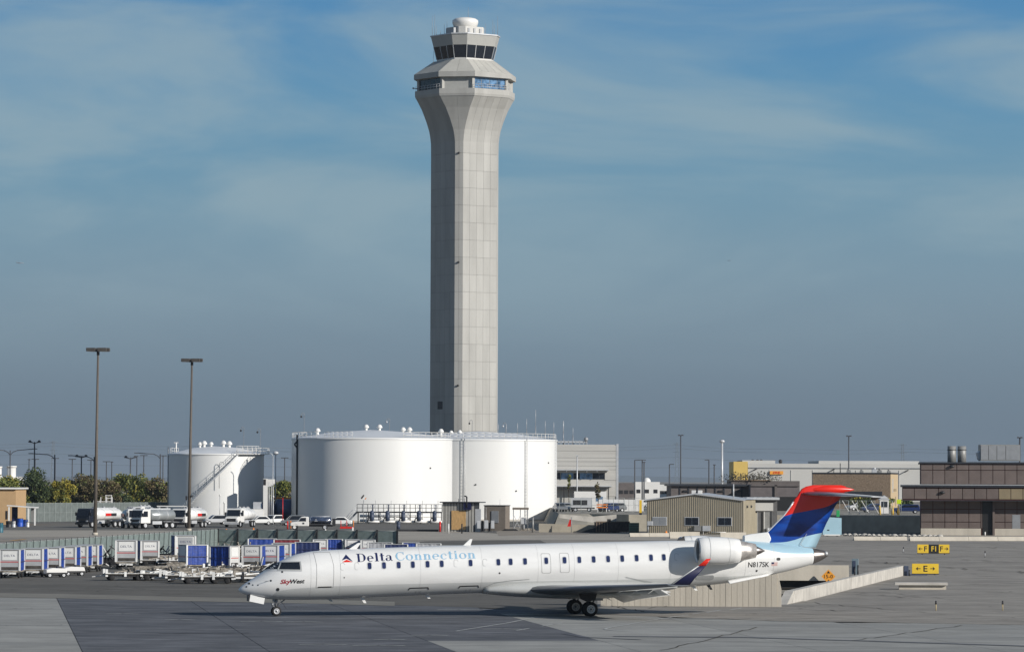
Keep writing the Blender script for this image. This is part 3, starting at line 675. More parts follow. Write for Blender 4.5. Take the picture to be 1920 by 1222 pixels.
b = MB(); b.ball((xl(1548), -.16, zl(1548,1037)), .12, n=6); b.build('tail_lamp', M_lgrey, cn)
# patches that follow the skin
def patch(name, polys, m, parent, off=.006, step=.10, xz=None):
    """polys: list of outlines in (x, z) metres; each is draped on the near side of the skin"""
    bm = bmesh.new(); k2 = 0
    me = bpy.data.meshes.new(name)
    allv = []; allf = []
    for poly in polys:
        b_ = bmesh.new()
        if isinstance(poly, tuple) and len(poly) == 2 and isinstance(poly[0], list) and isinstance(poly[1], list) and poly[1] and isinstance(poly[1][0], tuple) and isinstance(poly[1][0][0], int):
            vs = [b_.verts.new((v[0], 0, v[1])) for v in poly[0]]
            for f in poly[1]:
                try: b_.faces.new([vs[i] for i in f])
                except ValueError: pass
        else:
            vs = [b_.verts.new((v[0], 0, v[1])) for v in poly]; b_.faces.new(vs)
        zz = [v.co.z for v in b_.verts]; xx = [v.co.x for v in b_.verts]
        z_ = math.floor(min(zz)/step)*step
        while z_ < max(zz):
            z_ += step
            bmesh.ops.bisect_plane(b_, geom=b_.verts[:]+b_.edges[:]+b_.faces[:], plane_co=(0,0,z_), plane_no=(0,0,1))
        st2_ = .10 if min(xx) < 4.5 else .3
        x_ = math.floor(min(xx)/st2_)*st2_
        while x_ < max(xx):
            x_ += st2_
            bmesh.ops.bisect_plane(b_, geom=b_.verts[:]+b_.edges[:]+b_.faces[:], plane_co=(x_,0,0), plane_no=(1,0,0))
        bmesh.ops.triangulate(b_, faces=b_.faces[:])
        n0 = len(allv); b_.verts.index_update()
        for v in b_.verts: allv.append(hull(v.co.x, v.co.z, off + .0012*(k2 % 6)))
        for f in b_.faces: allf.append(tuple(v.index+n0 for v in f.verts))
        b_.free(); k2 += 1
    bm.free(); me.from_pydata(allv, [], allf); me.materials.append(m)
    me.polygons.foreach_set('use_smooth', [True]*len(me.polygons)); me.update()
    b2 = bmesh.new(); b2.from_mesh(me)
    for f in b2.faces:
        if f.normal.y > 0: f.normal_flip()
    b2.to_mesh(me); b2.free()
    o = bpy.data.objects.new(name, me); COL.objects.link(o); o.parent = parent; return o
def Q(px, py, lat=1.3): return (xl(px, lat), zl(px, py, lat))
def rrect(cx, cz, w_, h_, r, n=4, slant=0.0):
    out = []
    for qx, qz, a0 in ((1,1,0),(-1,1,90),(-1,-1,180),(1,-1,270)):
        for i in range(n+1):
            a = R(a0+90*i/n); x = cx+qx*(w_/2-r)+r*math.cos(a); z = cz+qz*(h_/2-r)+r*math.sin(a); out.append((x+(z-cz)*slant, z))
    return out
def outline(poly, w_):        # a thin frame just inside an outline, as quads
    cx = sum(p[0] for p in poly)/len(poly); cz = sum(p[1] for p in poly)/len(poly); out = []
    def sh(p): d = Vector((p[0]-cx, p[1]-cz)); l = d.length; ax = max(abs(q[0]-cx) for q in poly); az_ = max(abs(q[1]-cz) for q in poly); return (cx+(p[0]-cx)*(1-w_/ax), cz+(p[1]-cz)*(1-w_/az_))
    for i in range(len(poly)):
        a, c_ = poly[i], poly[(i+1) % len(poly)]
        if (Vector(a)-Vector(c_)).length > 1e-4: out.append([a, c_, sh(c_), sh(a)])
    return out
# cabin windows
def wy(px): return 1060.3 + (1044.3-1060.3)*(px-695)/(1246-695)
dark_w = [695,722,749.5,776,803.5,830,884,936,959,986,1025.7,1060,1087.6,1114.5,1141.6,1168,1195,1222,1246]
ghost = [645,671.5,857,911,1270]
for i, px in enumerate(dark_w + ghost):
    x, z = Q(px, wy(px)); g = px in ghost
    if not g:
        fr = patch('cabin_window', outline(rrect(x, z, .27, .41, .09), .028), M_lgrey, jet, off=.008)
        patch('pane', [rrect(x, z, .215, .35, .08)], M_jwin, fr, off=.006)
    else:
        patch('plugged_window', [[p for p in q] for q in outline(rrect(x, z, .25, .40, .09), .018)][:15], M_jg, jet, off=.006)
# doors
def dpoly(pts): return [Q(x, y) for x, y in pts]
M_gasket = mat('door_gap_grey', (.33,.33,.32), .6, var=.1)
patch('passenger_door', outline(dpoly([(593,1035.5),(624,1035),(628.5,1060),(628,1101),(595.5,1101.5),(596,1060)]), .022), M_gasket, jet, off=.006)
patch('door_sill', [dpoly([(599,1099),(624.5,1098.3),(624.5,1100.3),(599,1101)])], M_dark, jet, off=.016)
for a in (1016.5, 1051):
    patch('emergency_exit', outline(rrect(*Q(a+9, 1055.5-(a-1016)*.028), .54, 1.10, .09, slant=-.02), .022), M_gasket, jet, off=.006)
for px, py in ((771,1103),(865,1099.5)):
    x, z = Q(px+18, py); 
    patch('cargo_door_rail', [[(x-.53,z+.0),(x+.53,z+.03),(x+.53,z+.085),(x-.53,z+.055)], [(x-.53,z+.055),(x-.46,z+.055),(x-.56,z-.1),(x-.6,z-.06)], [(x+.53,z+.085),(x+.46,z+.08),(x+.56,z-.06),(x+.6,z-.04)]], M_dark, jet, off=.01)
    for dx in (-.12, .12): patch('latch', [rrect(x+dx, z-.2, .03, .14, .01)], M_seam, jet, off=.008)
# cockpit glazing
ck = patch('cockpit_window', [dpoly([(527,1067.6),(534,1054.5),(565.5,1053.2),(566,1067.8)])], M_glass, jet, off=.009)
patch('window_frame', outline(dpoly([(524,1068.6),(532.5,1053.2),(568,1051.6),(568.7,1069)]), .05), M_jg, ck, off=.014)
ck2 = patch('windscreen', [dpoly([(503,1067.3),(512,1061.2),(520,1055.9),(531,1054.2),(525.5,1066.8)])], M_glass, jet, off=.009)
patch('windscreen_frame', [dpoly([(500,1068.5),(512,1059.6),(521,1054),(522,1055.6),(512.5,1061.3),(503,1068.3)])], M_jg, ck2, off=.012)
patch('sill_line', [dpoly([(499,1069.2),(568.7,1069.6),(568.7,1070.6),(499,1070)])], M_lgrey, jet, off=.012)
# wrap the far side of the windscreen as well
def mirrored(o):
    me = o.data.copy()
    for v in me.vertices: v.co.y = -v.co.y
    me.flip_normals(); c_ = o.copy(); c_.data = me; COL.objects.link(c_); c_.parent = o.parent; return c_
mirrored(ck2); mirrored(ck)
# small probes and ports
for px, py, r in ((473,1094,.05),(468,1100,.04),(479,1096.5,.035),(488,1096.5,.035),(524,1104.3,.09),(646.5,1082,.035),(511,1088,.05),(532,1071.6,.05),(1421.5,1069.5,.06),(937,1073.5,.05)):
    x, z = Q(px, py, 1.1); patch('port', [rrect(x, z, r*2, r*2, r*.95)], M_dark, jet, off=.012)
b = MB(); p = hull(*Q(508,1088,1.0), .0); b.cyl(p, p+Vector((-.28,-.1,-.03)), .02, .01); b.build('pitot_probe', M_grey, jet)
x, z = Q(1459.5,1047.3,.75); patch('outflow_port', [rrect(x,z,.24,.16,.075)], M_dark, jet, off=.012)
b = MB()
for px, py, hh in ((880,1021,.42),): x = xl(px); b.prism([(x-.32, fT(x)-.03),(x+.1,fT(x)-.03),(x+.02+.2,fT(x)+hh*.8),(x+.08,fT(x)+hh*.8)], -.03, .03)
b.build('blade_antenna', M_jw, jet)
b = MB(); x = xl(665); b.prism([(x-.3, fT(x)-.03),(x+.15,fT(x)-.03),(x+.40,fT(x)+.33),(x+.24,fT(x)+.33)], -.03, .03); b.build('blade_antenna', M_jw, jet)
b = MB(); x = xl(1282); b.prism([(x-.4,fT(x)-.02),(x+.1,fT(x)-.02),(x+.05,fT(x)+.25)], -.06,.06); b.build('air_scoop', M_dark, jet)
for px, hh, m in ((680,.30,M_jw),(800,.2,M_jw),(1300,.22,M_jw),(1328,.25,M_dark),(618,.14,M_jg)):
    b = MB(); x = xl(px); zb_ = fB(x); b.prism([(x-.1,zb_+.03),(x+.12,zb_+.03),(x+.28,zb_-hh),(x+.14,zb_-hh)], -.03,.03); b.build('belly_antenna', m, jet)
M_skin = mat('skin_joint', (.50,.50,.49), .5, var=.1)
for px_ in (585,640,790,905,1010,1078,1160,1258,1400,1455):
    x = xl(px_, 1.2); t_, b2 = fT(x), fB(x); patch('skin_seam', [[(x-.008,b2+.15),(x+.008,b2+.15),(x+.008,t_-.08),(x-.008,t_-.08)]], M_skin, jet, off=.004)
# ---- belly fairing
bf = [(905,1098,1112,.9),(925,1094,1114,1.15),(955,1090,1117,1.36),(1000,1087.5,1119.3,1.45),(1060,1086.5,1121.5,1.5),(1120,1086.5,1121.5,1.5),(1170,1087,1117,1.48),(1220,1089,1110,1.4),(1262,1092,1103,1.25)]
b = MB(); n = 40; vs = []
fb = [pchip([xl(q[0]) for q in bf], [zl(q[0], q[k3]) for q in bf]) for k3 in (1,2)] + [pchip([xl(q[0]) for q in bf], [q[3] for q in bf])]
bx = [xl(905)+(xl(1262)-xl(905))*i/40 for i in range(41)]
for x in bx:
    t_, bo, h_ = fb[0](x), fb[1](x), fb[2](x)
    for i in range(n):
        a = 2*math.pi*i/n; c_, s2 = math.cos(a), math.sin(a); e = .75
        vs.append((x, h_*math.copysign(abs(c_)**e, c_), (t_+bo)/2+(t_-bo)/2*math.copysign(abs(s2)**.9, s2)))
b.add(vs, [(j*n+i, j*n+(i+1) % n, (j+1)*n+(i+1) % n, (j+1)*n+i) for j in range(40) for i in range(n)], True); b.add(vs[:n],[tuple(range(n))]); b.add(vs[-n:],[tuple(range(n-1,-1,-1))])
b.build('belly_fairing', M_jg, jet)
patch('fairing_seam', [[Q(x0,y0),Q(x1,y1),Q(x1,y1+1),Q(x0,y0+1)] for x0,y0,x1,y1 in ((908,1112,913,1100),(913,1100,930,1091),(930,1091,960,1087),(960,1087,995,1084.5),(1175,1080.5,1235,1093))], M_seam, jet, off=.02)
# ---- airfoil surfaces
AF = [(0,0),(.03,.45),(.1,.75),(.28,1),(.55,.82),(.8,.42),(1,.03),(.8,-.36),(.55,-.66),(.28,-.78),(.1,-.6),(.03,-.36)]
def foil(name, secs, m, parent, smooth=True):
    b = MB(); vs = []; n = len(AF)
    for le, te, td, tf in secs:
        le, te, td = Vector(le), Vector(te), Vector(td).normalized(); c_ = te-le
        for u_, v_ in AF: vs.append(le + c_*u_ + td*(v_*tf*c_.length/2))
    b.add(vs, [(j*n+i, j*n+(i+1) % n, (j+1)*n+(i+1) % n, (j+1)*n+i) for j in range(len(secs)-1) for i in range(n)], smooth)
    b.add(vs[:n],[tuple(range(n))]); b.add(vs[-n:],[tuple(range(n-1,-1,-1))])
    return b.build(name, m, parent)
M_wing = mat('wing_grey_paint', (.15,.165,.19), .3, var=.06, scale=1)
zr_, zt_ = zl(1060,1106,1.3), zl(1270,1095,11.6)
xr, xt = xl(985, 1.0), xl(1252, 11.6)
def wsec(sg, lat, xle, ch, z, tf): return ((xle, sg*lat, z), (xle+ch, sg*lat, z-.04*ch), (0,0,1), tf)
for sg in (-1, 1):
    mid = 4.3; xm = xr+(xt-xr)*(mid-1)/(10.6); zm = zr_+(zt_-zr_)*(mid-1)/10.6
    wg = foil('wing', [wsec(sg,.6,xr-.2,5.2,zr_,.13), wsec(sg,mid,xm,3.35,zm,.12), wsec(sg,11.6,xt,1.25,zt_,.10)], M_wing, jet)
    # flap, lowered
    secs = []
    for lat, chf in ((1.5,1.05),(4.3,.85),(8.6,.62)):
        f_ = (lat-1)/10.6; z_ = zr_+(zt_-zr_)*f_; xle = xr+(xt-xr)*f_
        te = xle + (5.0-(lat-.6)*(5.2-3.35)/3.7 if lat < mid else 3.35-(lat-mid)*(3.35-1.25)/7.3)
        secs.append(((te-.12, sg*lat, z_-.20), (te-.12+chf*.86, sg*lat, z_-.20-chf*.5), (.3,0,1), .12))
    foil('flap', secs, M_jw, wg)
    for lat in (3.0, 5.6, 7.6):
        f_ = (lat-1)/10.6; z_ = zr_+(zt_-zr_)*f_; xle = xr+(xt-xr)*f_; te = xle + (3.35-(lat-mid)*(3.35-1.25)/7.3 if lat > mid else 4.0)
        b = MB(); b.lathe([(.02,-1.1),(.11,-.7),(.14,0),(.1,.6),(.02,1.0)], n=10, axis='x', origin=(te-.1, sg*lat, z_-.3)); b.build('flap_fairing', M_jg, wg)
    # winglet
    wl_s = [((xt+.25, sg*11.6, zt_), (xt+1.25, sg*11.6, zt_-.03), (0,1,0), .08), ((xt+.75, sg*11.75, zt_+.35), (xt+1.5, sg*11.75, zt_+.33), (0,1,0), .08), ((xt+1.62, sg*11.95, zt_+1.0), (xt+2.05, sg*11.95, zt_+1.0), (0,1,0), .08)]
    wi = foil('winglet', wl_s, M_navy, wg)
    foil('winglet_tip', [wl_s[2], ((xt+2.05, sg*12.08, zt_+1.38), (xt+2.3, sg*12.08, zt_+1.40), (0,1,0), .08)], M_jred, wi)
    foil('leading_edge', [((xt+.2, sg*11.61, zt_+.02), (xt+.4, sg*11.61, zt_+.02), (0,1,0), .55), ((xt+1.58, sg*11.955, zt_+1.0), (xt+1.72, sg*11.955, zt_+1.0), (0,1,0), .5)], M_jg, wi)
# ---- fin
fs_ = [(1026,1409,1530),(1022,1412,1532),(1010,1426,1537),(998,1438,1542.5),(980,1455.5,1550.5),(966,1469.5,1558),(950,1481.5,1566),(940,1487.5,1572),(934,1491,1575),(930,1495,1578),(922,1499.5,1585),(916,1503.5,1590),(911.5,1512,1586),(909,1524,1578)]
foil('tail_fin', [((xl(a), 0, zl(a, y)), (xl(c_), 0, zl(c_, y)), (0,1,0), .09 if y > 925 else .075) for y, a, c_ in fs_], M_fin, jet, True)
foil('fin_leading_edge', [((xl(a)-.03, 0, zl(a, y)), (xl(a)+.14, 0, zl(a, y)), (0,1,0), .7) for y, a, c_ in fs_[1:8]], M_lgrey, jet, True)
b = MB(); b.prism([(xl(x), zl(x,y)) for x, y in ((1394,1018),(1394,1003.5),(1410,1000.5),(1440,997),(1446,1010),(1438,1024))], -.2, .2); o = b.build('dorsal_fairing', M_jw, jet)
o.modifiers.new('b','BEVEL').width = .06
b = MB(); b.lathe([(.01,xl(1518)),(.10,xl(1526)),(.17,xl(1543)),(.20,xl(1560)),(.15,xl(1580)),(.07,xl(1595)),(.01,xl(1602))], n=16, axis='x', origin=(0,0,0)); 
zb0 = zl(1560,917.5); b.v = [(v[0], v[1], v[2]*1.25+zb0) for v in b.v]; b.build('stabiliser_bullet', M_jred, jet)
patch_seam = None
b = MB(); 
for (x0,y0),(x1,y1) in (((1512,1000),(1500,1020)),((1500,1020),(1507,1025)),((1507,1025),(1530,1027))):
    b.bar((xl(x0), -.16, zl(x0,y0)), (xl(x1), -.16, zl(x1,y1)), .025, .012, up=(0,1,0))
b.build('rudder_gap', M_seam, jet)
for sg in (-1, 1):
    z_ = zl(1530,925); lat = 4.25; xt_ = xl(1634, 4.2); z2_ = zl(1650, 931, 4.2)
    hs = foil('horizontal_stabiliser', [((xl(1505), sg*.1, z_), (xl(1596), sg*.1, z_-.02), (0,0,1), .10), ((xt_, sg*lat, z2_), (xt_+1.0, sg*lat, z2_-.01), (0,0,1), .08)], M_lgrey, jet)
    foil('stabiliser_leading_edge', [((xl(1505)-.03, sg*.12, z_), (xl(1505)+.15, sg*.12, z_), (0,0,1), .8), ((xt_-.03, sg*lat, z2_), (xt_+.08, sg*lat, z2_), (0,0,1), .7)], M_silver, hs)
# ---- engines
ex = xl(1309, 2.3); ez = zl(1345,1032,2.2)
for sg in (-1, 1):
    en = MB(); en.lathe([(.60,.10),(.66,.0),(.72,.06),(.765,.35),(.785,.9),(.77,1.5),(.72,2.0),(.66,2.42),(.62,2.44)], n=40, axis='x', origin=(ex, sg*2.15, ez))
    eo = en.build('engine_nacelle', M_jw, jet)
    b = MB(); b.lathe([(.60,.10),(.58,.4),(.58,.95)], n=32, axis='x', origin=(ex, sg*2.15, ez)); b.build('intake_duct', M_grey, eo)
    b = MB(); b.lathe([(.655,.02),(.668,-.012),(.69,-.005),(.715,.05)], n=40, axis='x', origin=(ex, sg*2.15, ez)); b.build('intake_lip', M_silver, eo)
    b = MB(); b.lathe([(.585,.9),(.15,.88),(.01,.55)], n=24, axis='x', origin=(ex, sg*2.15, ez))
    for i in range(20):
        a = 2*math.pi*i/20; c_, s2 = math.cos(a), math.sin(a); o_ = Vector((ex+.7, sg*2.15, ez))
        b.add([o_+Vector((0,.15*c_,.15*s2)), o_+Vector((.12,.15*math.cos(a+.2),.15*math.sin(a+.2))), o_+Vector((.16,.57*math.cos(a+.22),.57*math.sin(a+.22))), o_+Vector((0,.57*c_,.57*s2))], [(0,1,2,3)])
    b.build('fan', M_dark, eo)
    b = MB(); b.lathe([(.62,2.42),(.60,2.46),(.5,2.9),(.40,3.38),(.38,3.36)], n=32, axis='x', origin=(ex, sg*2.15, ez)); b.build('exhaust_nozzle', mat('nozzle_metal', (.50,.47,.44), .42, metal=.6, var=.3, scale=5), eo)
    b = MB(); b.lathe([(.30,3.2),(.26,3.45),(.14,3.72),(.01,3.95)], n=24, axis='x', origin=(ex, sg*2.15, ez)); b.build('exhaust_plug', M_steel, eo)
    for xx in (.62, 1.75):
        b = MB(); b.lathe([(.7915 if xx < 1 else .7505,xx-.008),(.7925 if xx < 1 else .7515,xx),(.7915 if xx < 1 else .7505,xx+.008)], n=40, axis='x', origin=(ex, sg*2.15, ez)); b.build('cowl_seam', M_seam, eo)
    foil('engine_pylon', [((ex+.35, sg*1.0, ez-.1), (ex+3.1, sg*.7, ez-.12), (0,0,1), .12), ((ex+.55, sg*1.5, ez-.05), (ex+3.2, sg*1.45, ez-.05), (0,0,1), .12)], M_jg, jet)
# dark outlined service panel under the engine
x, z = Q(1324,1082,1.2); patch('service_panel', [rrect(x, z, 1.05, .26, .08)], M_seam, jet, off=.012)
# ventral strakes
for sg in (-1, 1):
    foil('ventral_strake', [((xl(1362,.6), sg*.75, zl(1362,1087,.6)), (xl(1452,.4), sg*.5, zl(1452,1072,.4)), (0,1,-.6), .03), ((xl(1368,1.1), sg*1.15, zl(1368,1094,1.1)), (xl(1440,.9), sg*.95, zl(1440,1079,.9)), (0,1,-.6), .03)], M_jw, jet)
# ---- landing gear
def wheel(parent, x, y, r, w_, hub=M_lgrey):
    b = MB(); b.lathe([(r*.58,-w_/2),(r*.86,-w_/2),(r*.97,-w_*.36),(r,-w_*.15),(r,w_*.15),(r*.97,w_*.36),(r*.86,w_/2),(r*.58,w_/2)], n=28, axis='y', origin=(x, y, r+.07)); t = b.build('wheel', M_rubber, parent)
    b = MB(); b.lathe([(r*.6,-w_/2+.01),(r*.56,-w_/2-.005),(r*.42,-w_*.3),(r*.22,-w_*.3),(r*.2,-w_*.5),(.01,-w_*.5)], n=24, axis='y', origin=(x, y, r+.07))
    b.lathe([(r*.6,w_/2-.01),(r*.42,w_*.3),(.01,w_*.45)], n=24, axis='y', origin=(x, y, r+.07)); b.build('rim', hub, t)
    b = MB()
    for i in range(8): a = i*math.pi/4; b.ball((x+math.cos(a)*r*.34, y-w_*.3, r+.07+math.sin(a)*r*.34), r*.055, n=4)
    b.ball((x, y-w_*.5, r+.07), r*.12, n=5); b.build('hub_bolt', M_dark, t)
    return t
xn = xl(520.5); zn = fB(xn)
ng = empty('nose_gear', (0,0,0)); ng.parent = jet
for y in (-.17,.17): wheel(ng, xn, y, .275, .14)
b = MB(); b.cyl((xn,0,.33),(xn+.02,0,zn+.15),.06); b.cyl((xn,0,.6),(xn+.01,0,zn+.1),.085); b.cyl((xn,-.2,.345),(xn,.2,.345),.04); b.cyl((xn+.05,0,.65),(xn+.55,0,zn+.05),.035); b.cyl((xn-.03,0,.45),(xn-.22,0,.72),.03); b.cyl((xn-.22,0,.72),(xn-.02,0,.92),.03)
b.ball((xn-.22,-.05,.72),.07,n=5); b.box(xn-.2,xn-.08,-.12,.12,.88,1.0); b.build('strut', M_grey, ng)
b = MB(); b.bar((xn+.18,-.28,zn+.0),(xn+.52,-.32,.5),.05,.02); b.build('aft_door', M_dark, ng)
for sg in (-1,1):
    pts = [(472,1114),(499,1120.5),(497,1132),(470,1126.5)]; b = MB(); b.prism([(xl(x,.3), zl(x,y,.3)) for x,y in pts], sg*.36-.012, sg*.36+.012); b.build('forward_door', M_jw, ng)
b = MB(); b.box(xl(469,.3)-.02, xl(469,.3)+.02,-.36,.36, zl(469,1126), zl(470,1115)); b.build('door_edge', M_dark, ng)
xm_ = xl(1107, 2.05)
for sg in (-1, 1):
    mg = empty('main_gear', (0,0,0)); mg.parent = jet
    for dy in (-.26,.26): wheel(mg, xm_, sg*2.05+dy, .41, .26, M_white if sg < 0 else M_grey)
    b = MB(); b.cyl((xm_,sg*2.05,.5),(xm_-.05,sg*2.15,1.75),.09); b.cyl((xm_,sg*2.05-.3,.48),(xm_,sg*2.05+.3,.48),.06); b.cyl((xm_+.1,sg*2.05,.6),(xm_+.45,sg*2.1,1.5),.05); b.cyl((xm_,sg*2.0,.8),(xm_-.1,sg*1.0,1.6),.05); b.box(xm_+.3,xm_+.75,sg*2.05-.1,sg*2.05+.1,.95,1.08)
    b.build('strut', M_grey, mg)
    b = MB(); b.prism([(xm_-.75,1.5),(xm_+.35,1.5),(xm_+.25,.98),(xm_-.25,.9),(xm_-.6,1.05)], sg*2.42-.015, sg*2.42+.015); b.build('gear_door', M_dark, mg)
# ---- lettering
def ell(cx, cy, rx, ry, a0, a1, n, dx=0, ix=0, iy=0, th=(.1,.03)):
    """stroke along an ellipse, heavier where it runs vertically"""
    out = []
    for i in range(n):
        q = []
        for a in (a0+(a1-a0)*i/n, a0+(a1-a0)*(i+1)/n):
            c_, s2 = math.cos(R(a)), math.sin(R(a)); wgt = th[1]+(th[0]-th[1])*abs(c_)**1.6
            q.append(((cx+rx*c_, cy+ry*s2), (cx+(rx-wgt)*c_, cy+(ry-max(th[1],wgt*.45))*s2)))
        out.append([q[0][0], q[1][0], q[1][1], q[0][1]])
    return out
def bx_(x0, x1, y0, y1): return [[(x0,y0),(x1,y0),(x1,y1),(x0,y1)]]
def glyph(ch, T=.2, t=.055):
    X_ = .70; sf = t
    if ch == 'D': return bx_(.1,.1+T,0,1)+bx_(0,.1,0,sf)+bx_(0,.1,1-sf,1)+bx_(.1+T,.45,0,sf)+bx_(.1+T,.45,1-sf,1)+ell(.42,.5,.5,.5,-90,90,14,th=(T*1.05,t)), 1.0
    if ch == 'C': return ell(.48,.5,.48,.52,48,312,22,th=(T,t))+bx_(.74,.80,.70,1.0)+[[(.74,.28),(.80,.16),(.84,.3),(.80,.3)]], .92
    if ch == 'e': return ell(.33,X_/2,.33,X_/2+.01,0,305,20,th=(T*.95,t))+bx_(.12,.64,X_/2-.01,X_/2+.05), .73
    if ch == 'l': return bx_(.09,.09+T,0,1.02)+bx_(0,.09,0,sf)+bx_(.09+T,.18+T,0,sf)+[[(0,1.0),(.09,.95),(.09,1.02)]], .44
    if ch == 't': return bx_(.12,.12+T,.12,.95)+bx_(0,.12,X_-.06,X_)+bx_(.12+T,.46,X_-.06,X_)+ell(.32,.16,.2,.17,180,330,8,th=(T*.9,t)), .53
    if ch == 'a': return bx_(.40,.40+T*.95,.08,.5)+ell(.32,.47,.275,.24,-5,160,10,th=(T*.9,t))+ell(.24,.2,.24,.21,60,330,14,th=(T*.9,t))+[[(.40+T*.95,.08),(.40+T*.5,0),(.70,0),(.72,.05)]], .76
    if ch == 'o': return ell(.35,X_/2,.35,X_/2+.015,0,360,24,th=(T*.95,t)), .76
    if ch == 'c': return ell(.33,X_/2,.33,X_/2+.015,50,315,18,th=(T*.95,t))+bx_(.47,.58,.46,.58), .66
    if ch == 'n': return bx_(.09,.09+T,0,X_)+bx_(0,.09,0,sf)+bx_(.09+T,.17+T,0,sf)+[[(0,X_-.02),(.09,X_-.06),(.09,X_)]]+ell(.42,.42,.24,.28,0,150,10,th=(T*.95,t))+bx_(.66-T*.95,.66,0,.42)+bx_(.66-T-.07,.66-T*.95,0,sf)+bx_(.66,.74,0,sf), .82
    if ch == 'i': return bx_(.09,.09+T,0,X_)+bx_(0,.09,0,sf)+bx_(.09+T,.18+T,0,sf)+[[(0,X_-.02),(.09,X_-.06),(.09,X_)]]+ell(.09+T/2,.9,T*.55,.1,0,360,10,th=(T*.54,.095)), .44
    return [], .3
def serif(word, px0, py0, px1, py1, capx, m, T, t):
    x0, z0_ = Q(px0, py0, 1.2); x1, z1_ = Q(px1, py1, 1.2); hgt = capx/33.2
    adv = 0; pol = []
    for ch in word:
        g, a = glyph(ch, T, t); pol += [[(x+adv, y) for x, y in q] for q in g]; adv += a+.055
    adv -= .055; kx = (x1-x0)/adv; sl_ = (z1_-z0_)/(x1-x0)
    return patch('lettering', [[(x0+x*kx, z0_+x*kx*sl_+y*hgt) for x, y in q] for q in pol], m, jet, off=.008, step=.2)
serif('Delta', 671.5, 1053.2, 739.5, 1050.6, 15.0, M_lett, .21, .06)
serif('Connection', 744.5, 1050, 895, 1046.2, 14.5, M_lett2, .18, .06)
# widget emblem
patch('emblem', [dpoly([(643.5,1050.3),(653,1039.2),(653,1047)]), dpoly([(653,1039.2),(664.3,1052.3),(653,1047)])], M_lett, jet, off=.008)
patch('emblem_base', [dpoly([(643.8,1053.6),(653,1048.8),(664,1053.2)])], M_jred, jet, off=.008)
def sans(s_, px0, px1, pyb, capx, m, slope=0.0, **kw):
    vs, fs = text_poly(s_, **kw); a = min(v.x for v in vs); c_ = max(v.x for v in vs); t_ = max(v.y for v in vs if True); lo_ = 0
    capH = .73 if 'y' in s_ else t_
    x0, z0_ = Q(px0, pyb, 1.0); x1, _ = Q(px1, pyb, 1.0); kx = (x1-x0)/(c_-a); kz = capx/33.4/.70
    V = [(x0+(v.x-a)*kx, z0_+v.y*kz+(v.x-a)*kx*slope) for v in vs]
    return patch('lettering', [(V, fs)], m, jet, off=.009)
M_mar = mat('maroon_lettering', (.30,.008,.02), .4, var=.05)
sans('Sky', 527.5, 547, 1093.6, 7.6, M_mar, slope=.035, shear=.25, offset=.028); sans('West', 545.5, 572.5, 1093.0, 7.6, M_black, slope=.035, shear=.25, offset=.028)
sans('N817SK', 1403, 1444, 1062.5, 9.6, M_black, slope=.012, offset=.012)
for i in range(4):
    x0, z0_ = Q(1447,1053.6+i*1.8,.85); x1, _ = Q(1459,1053.6,.85); patch('flag_stripe', [[(x0,z0_),(x1,z0_),(x1,z0_-.028),(x0,z0_-.028)]], mat('faded_red',(.55,.25,.22),.5), jet, off=.009)
x0, z0_ = Q(1447,1053.2,.85); patch('flag_canton', [[(x0,z0_),(x0+.15,z0_),(x0+.15,z0_-.1),(x0,z0_-.1)]], M_lett, jet, off=.012)
# ================================================================== BACKDROP, LOT, CARTS
def hid(py): return (py-899)/CH       # px per metre of ground seen at a row
# ---- terrace with the parking behind (2.5 m higher than the lot)
M_bank = mat('tan_bank', (.33,.30,.24), .95, var=.15, scale=.6, bump=.3)
M_terr = mat('terrace_paving', (.24,.22,.185), .9, var=.15, scale=.1)
TZ = 2.5
tp = lambda px, Y: Vector(((px-960)/F*Y, Y))
b = MB(); f0 = [tp(1036,590), tp(1100,590), tp(1180,600), tp(1560,602), tp(1728,588), tp(3200,588)]
f1 = [tp(1049,612), tp(1105,612), tp(1180,600.4), tp(1560,602.4), tp(1728,588.4), tp(3200,588.4)]
n = len(f0); back = [tp(960,1400), tp(3200,1400)]
b.add([(p.x,p.y,.02) for p in f0] + [(p.x,p.y,TZ) for p in f1], [(i,i+1,i+1+n,i+n) for i in range(n-1)])
o = b.build('terrace_bank', M_bank, fix=False); o['kind'] = 'structure'
b = MB(); 
for i in range(n-1): b.add([(f1[i].x,f1[i].y,TZ),(f1[i+1].x,f1[i+1].y,TZ),(f1[i+1].x,1250,TZ),(f1[i].x,1250,TZ)], [(0,1,2,3)])
o = b.build('terrace', M_terr, fix=False); o['kind'] = 'structure'
b = MB(); q = [tp(1049,612), tp(1049,1250)]; q[1].x = q[0].x; b.add([(q[0].x-1.2,q[0].y,.02),(q[1].x-1.2,q[1].y,.02),(q[1].x,q[1].y,TZ),(q[0].x,q[0].y,TZ)], [(0,1,2,3)])
o = b.build('terrace_side', M_bank, fix=False); o['kind'] = 'structure'
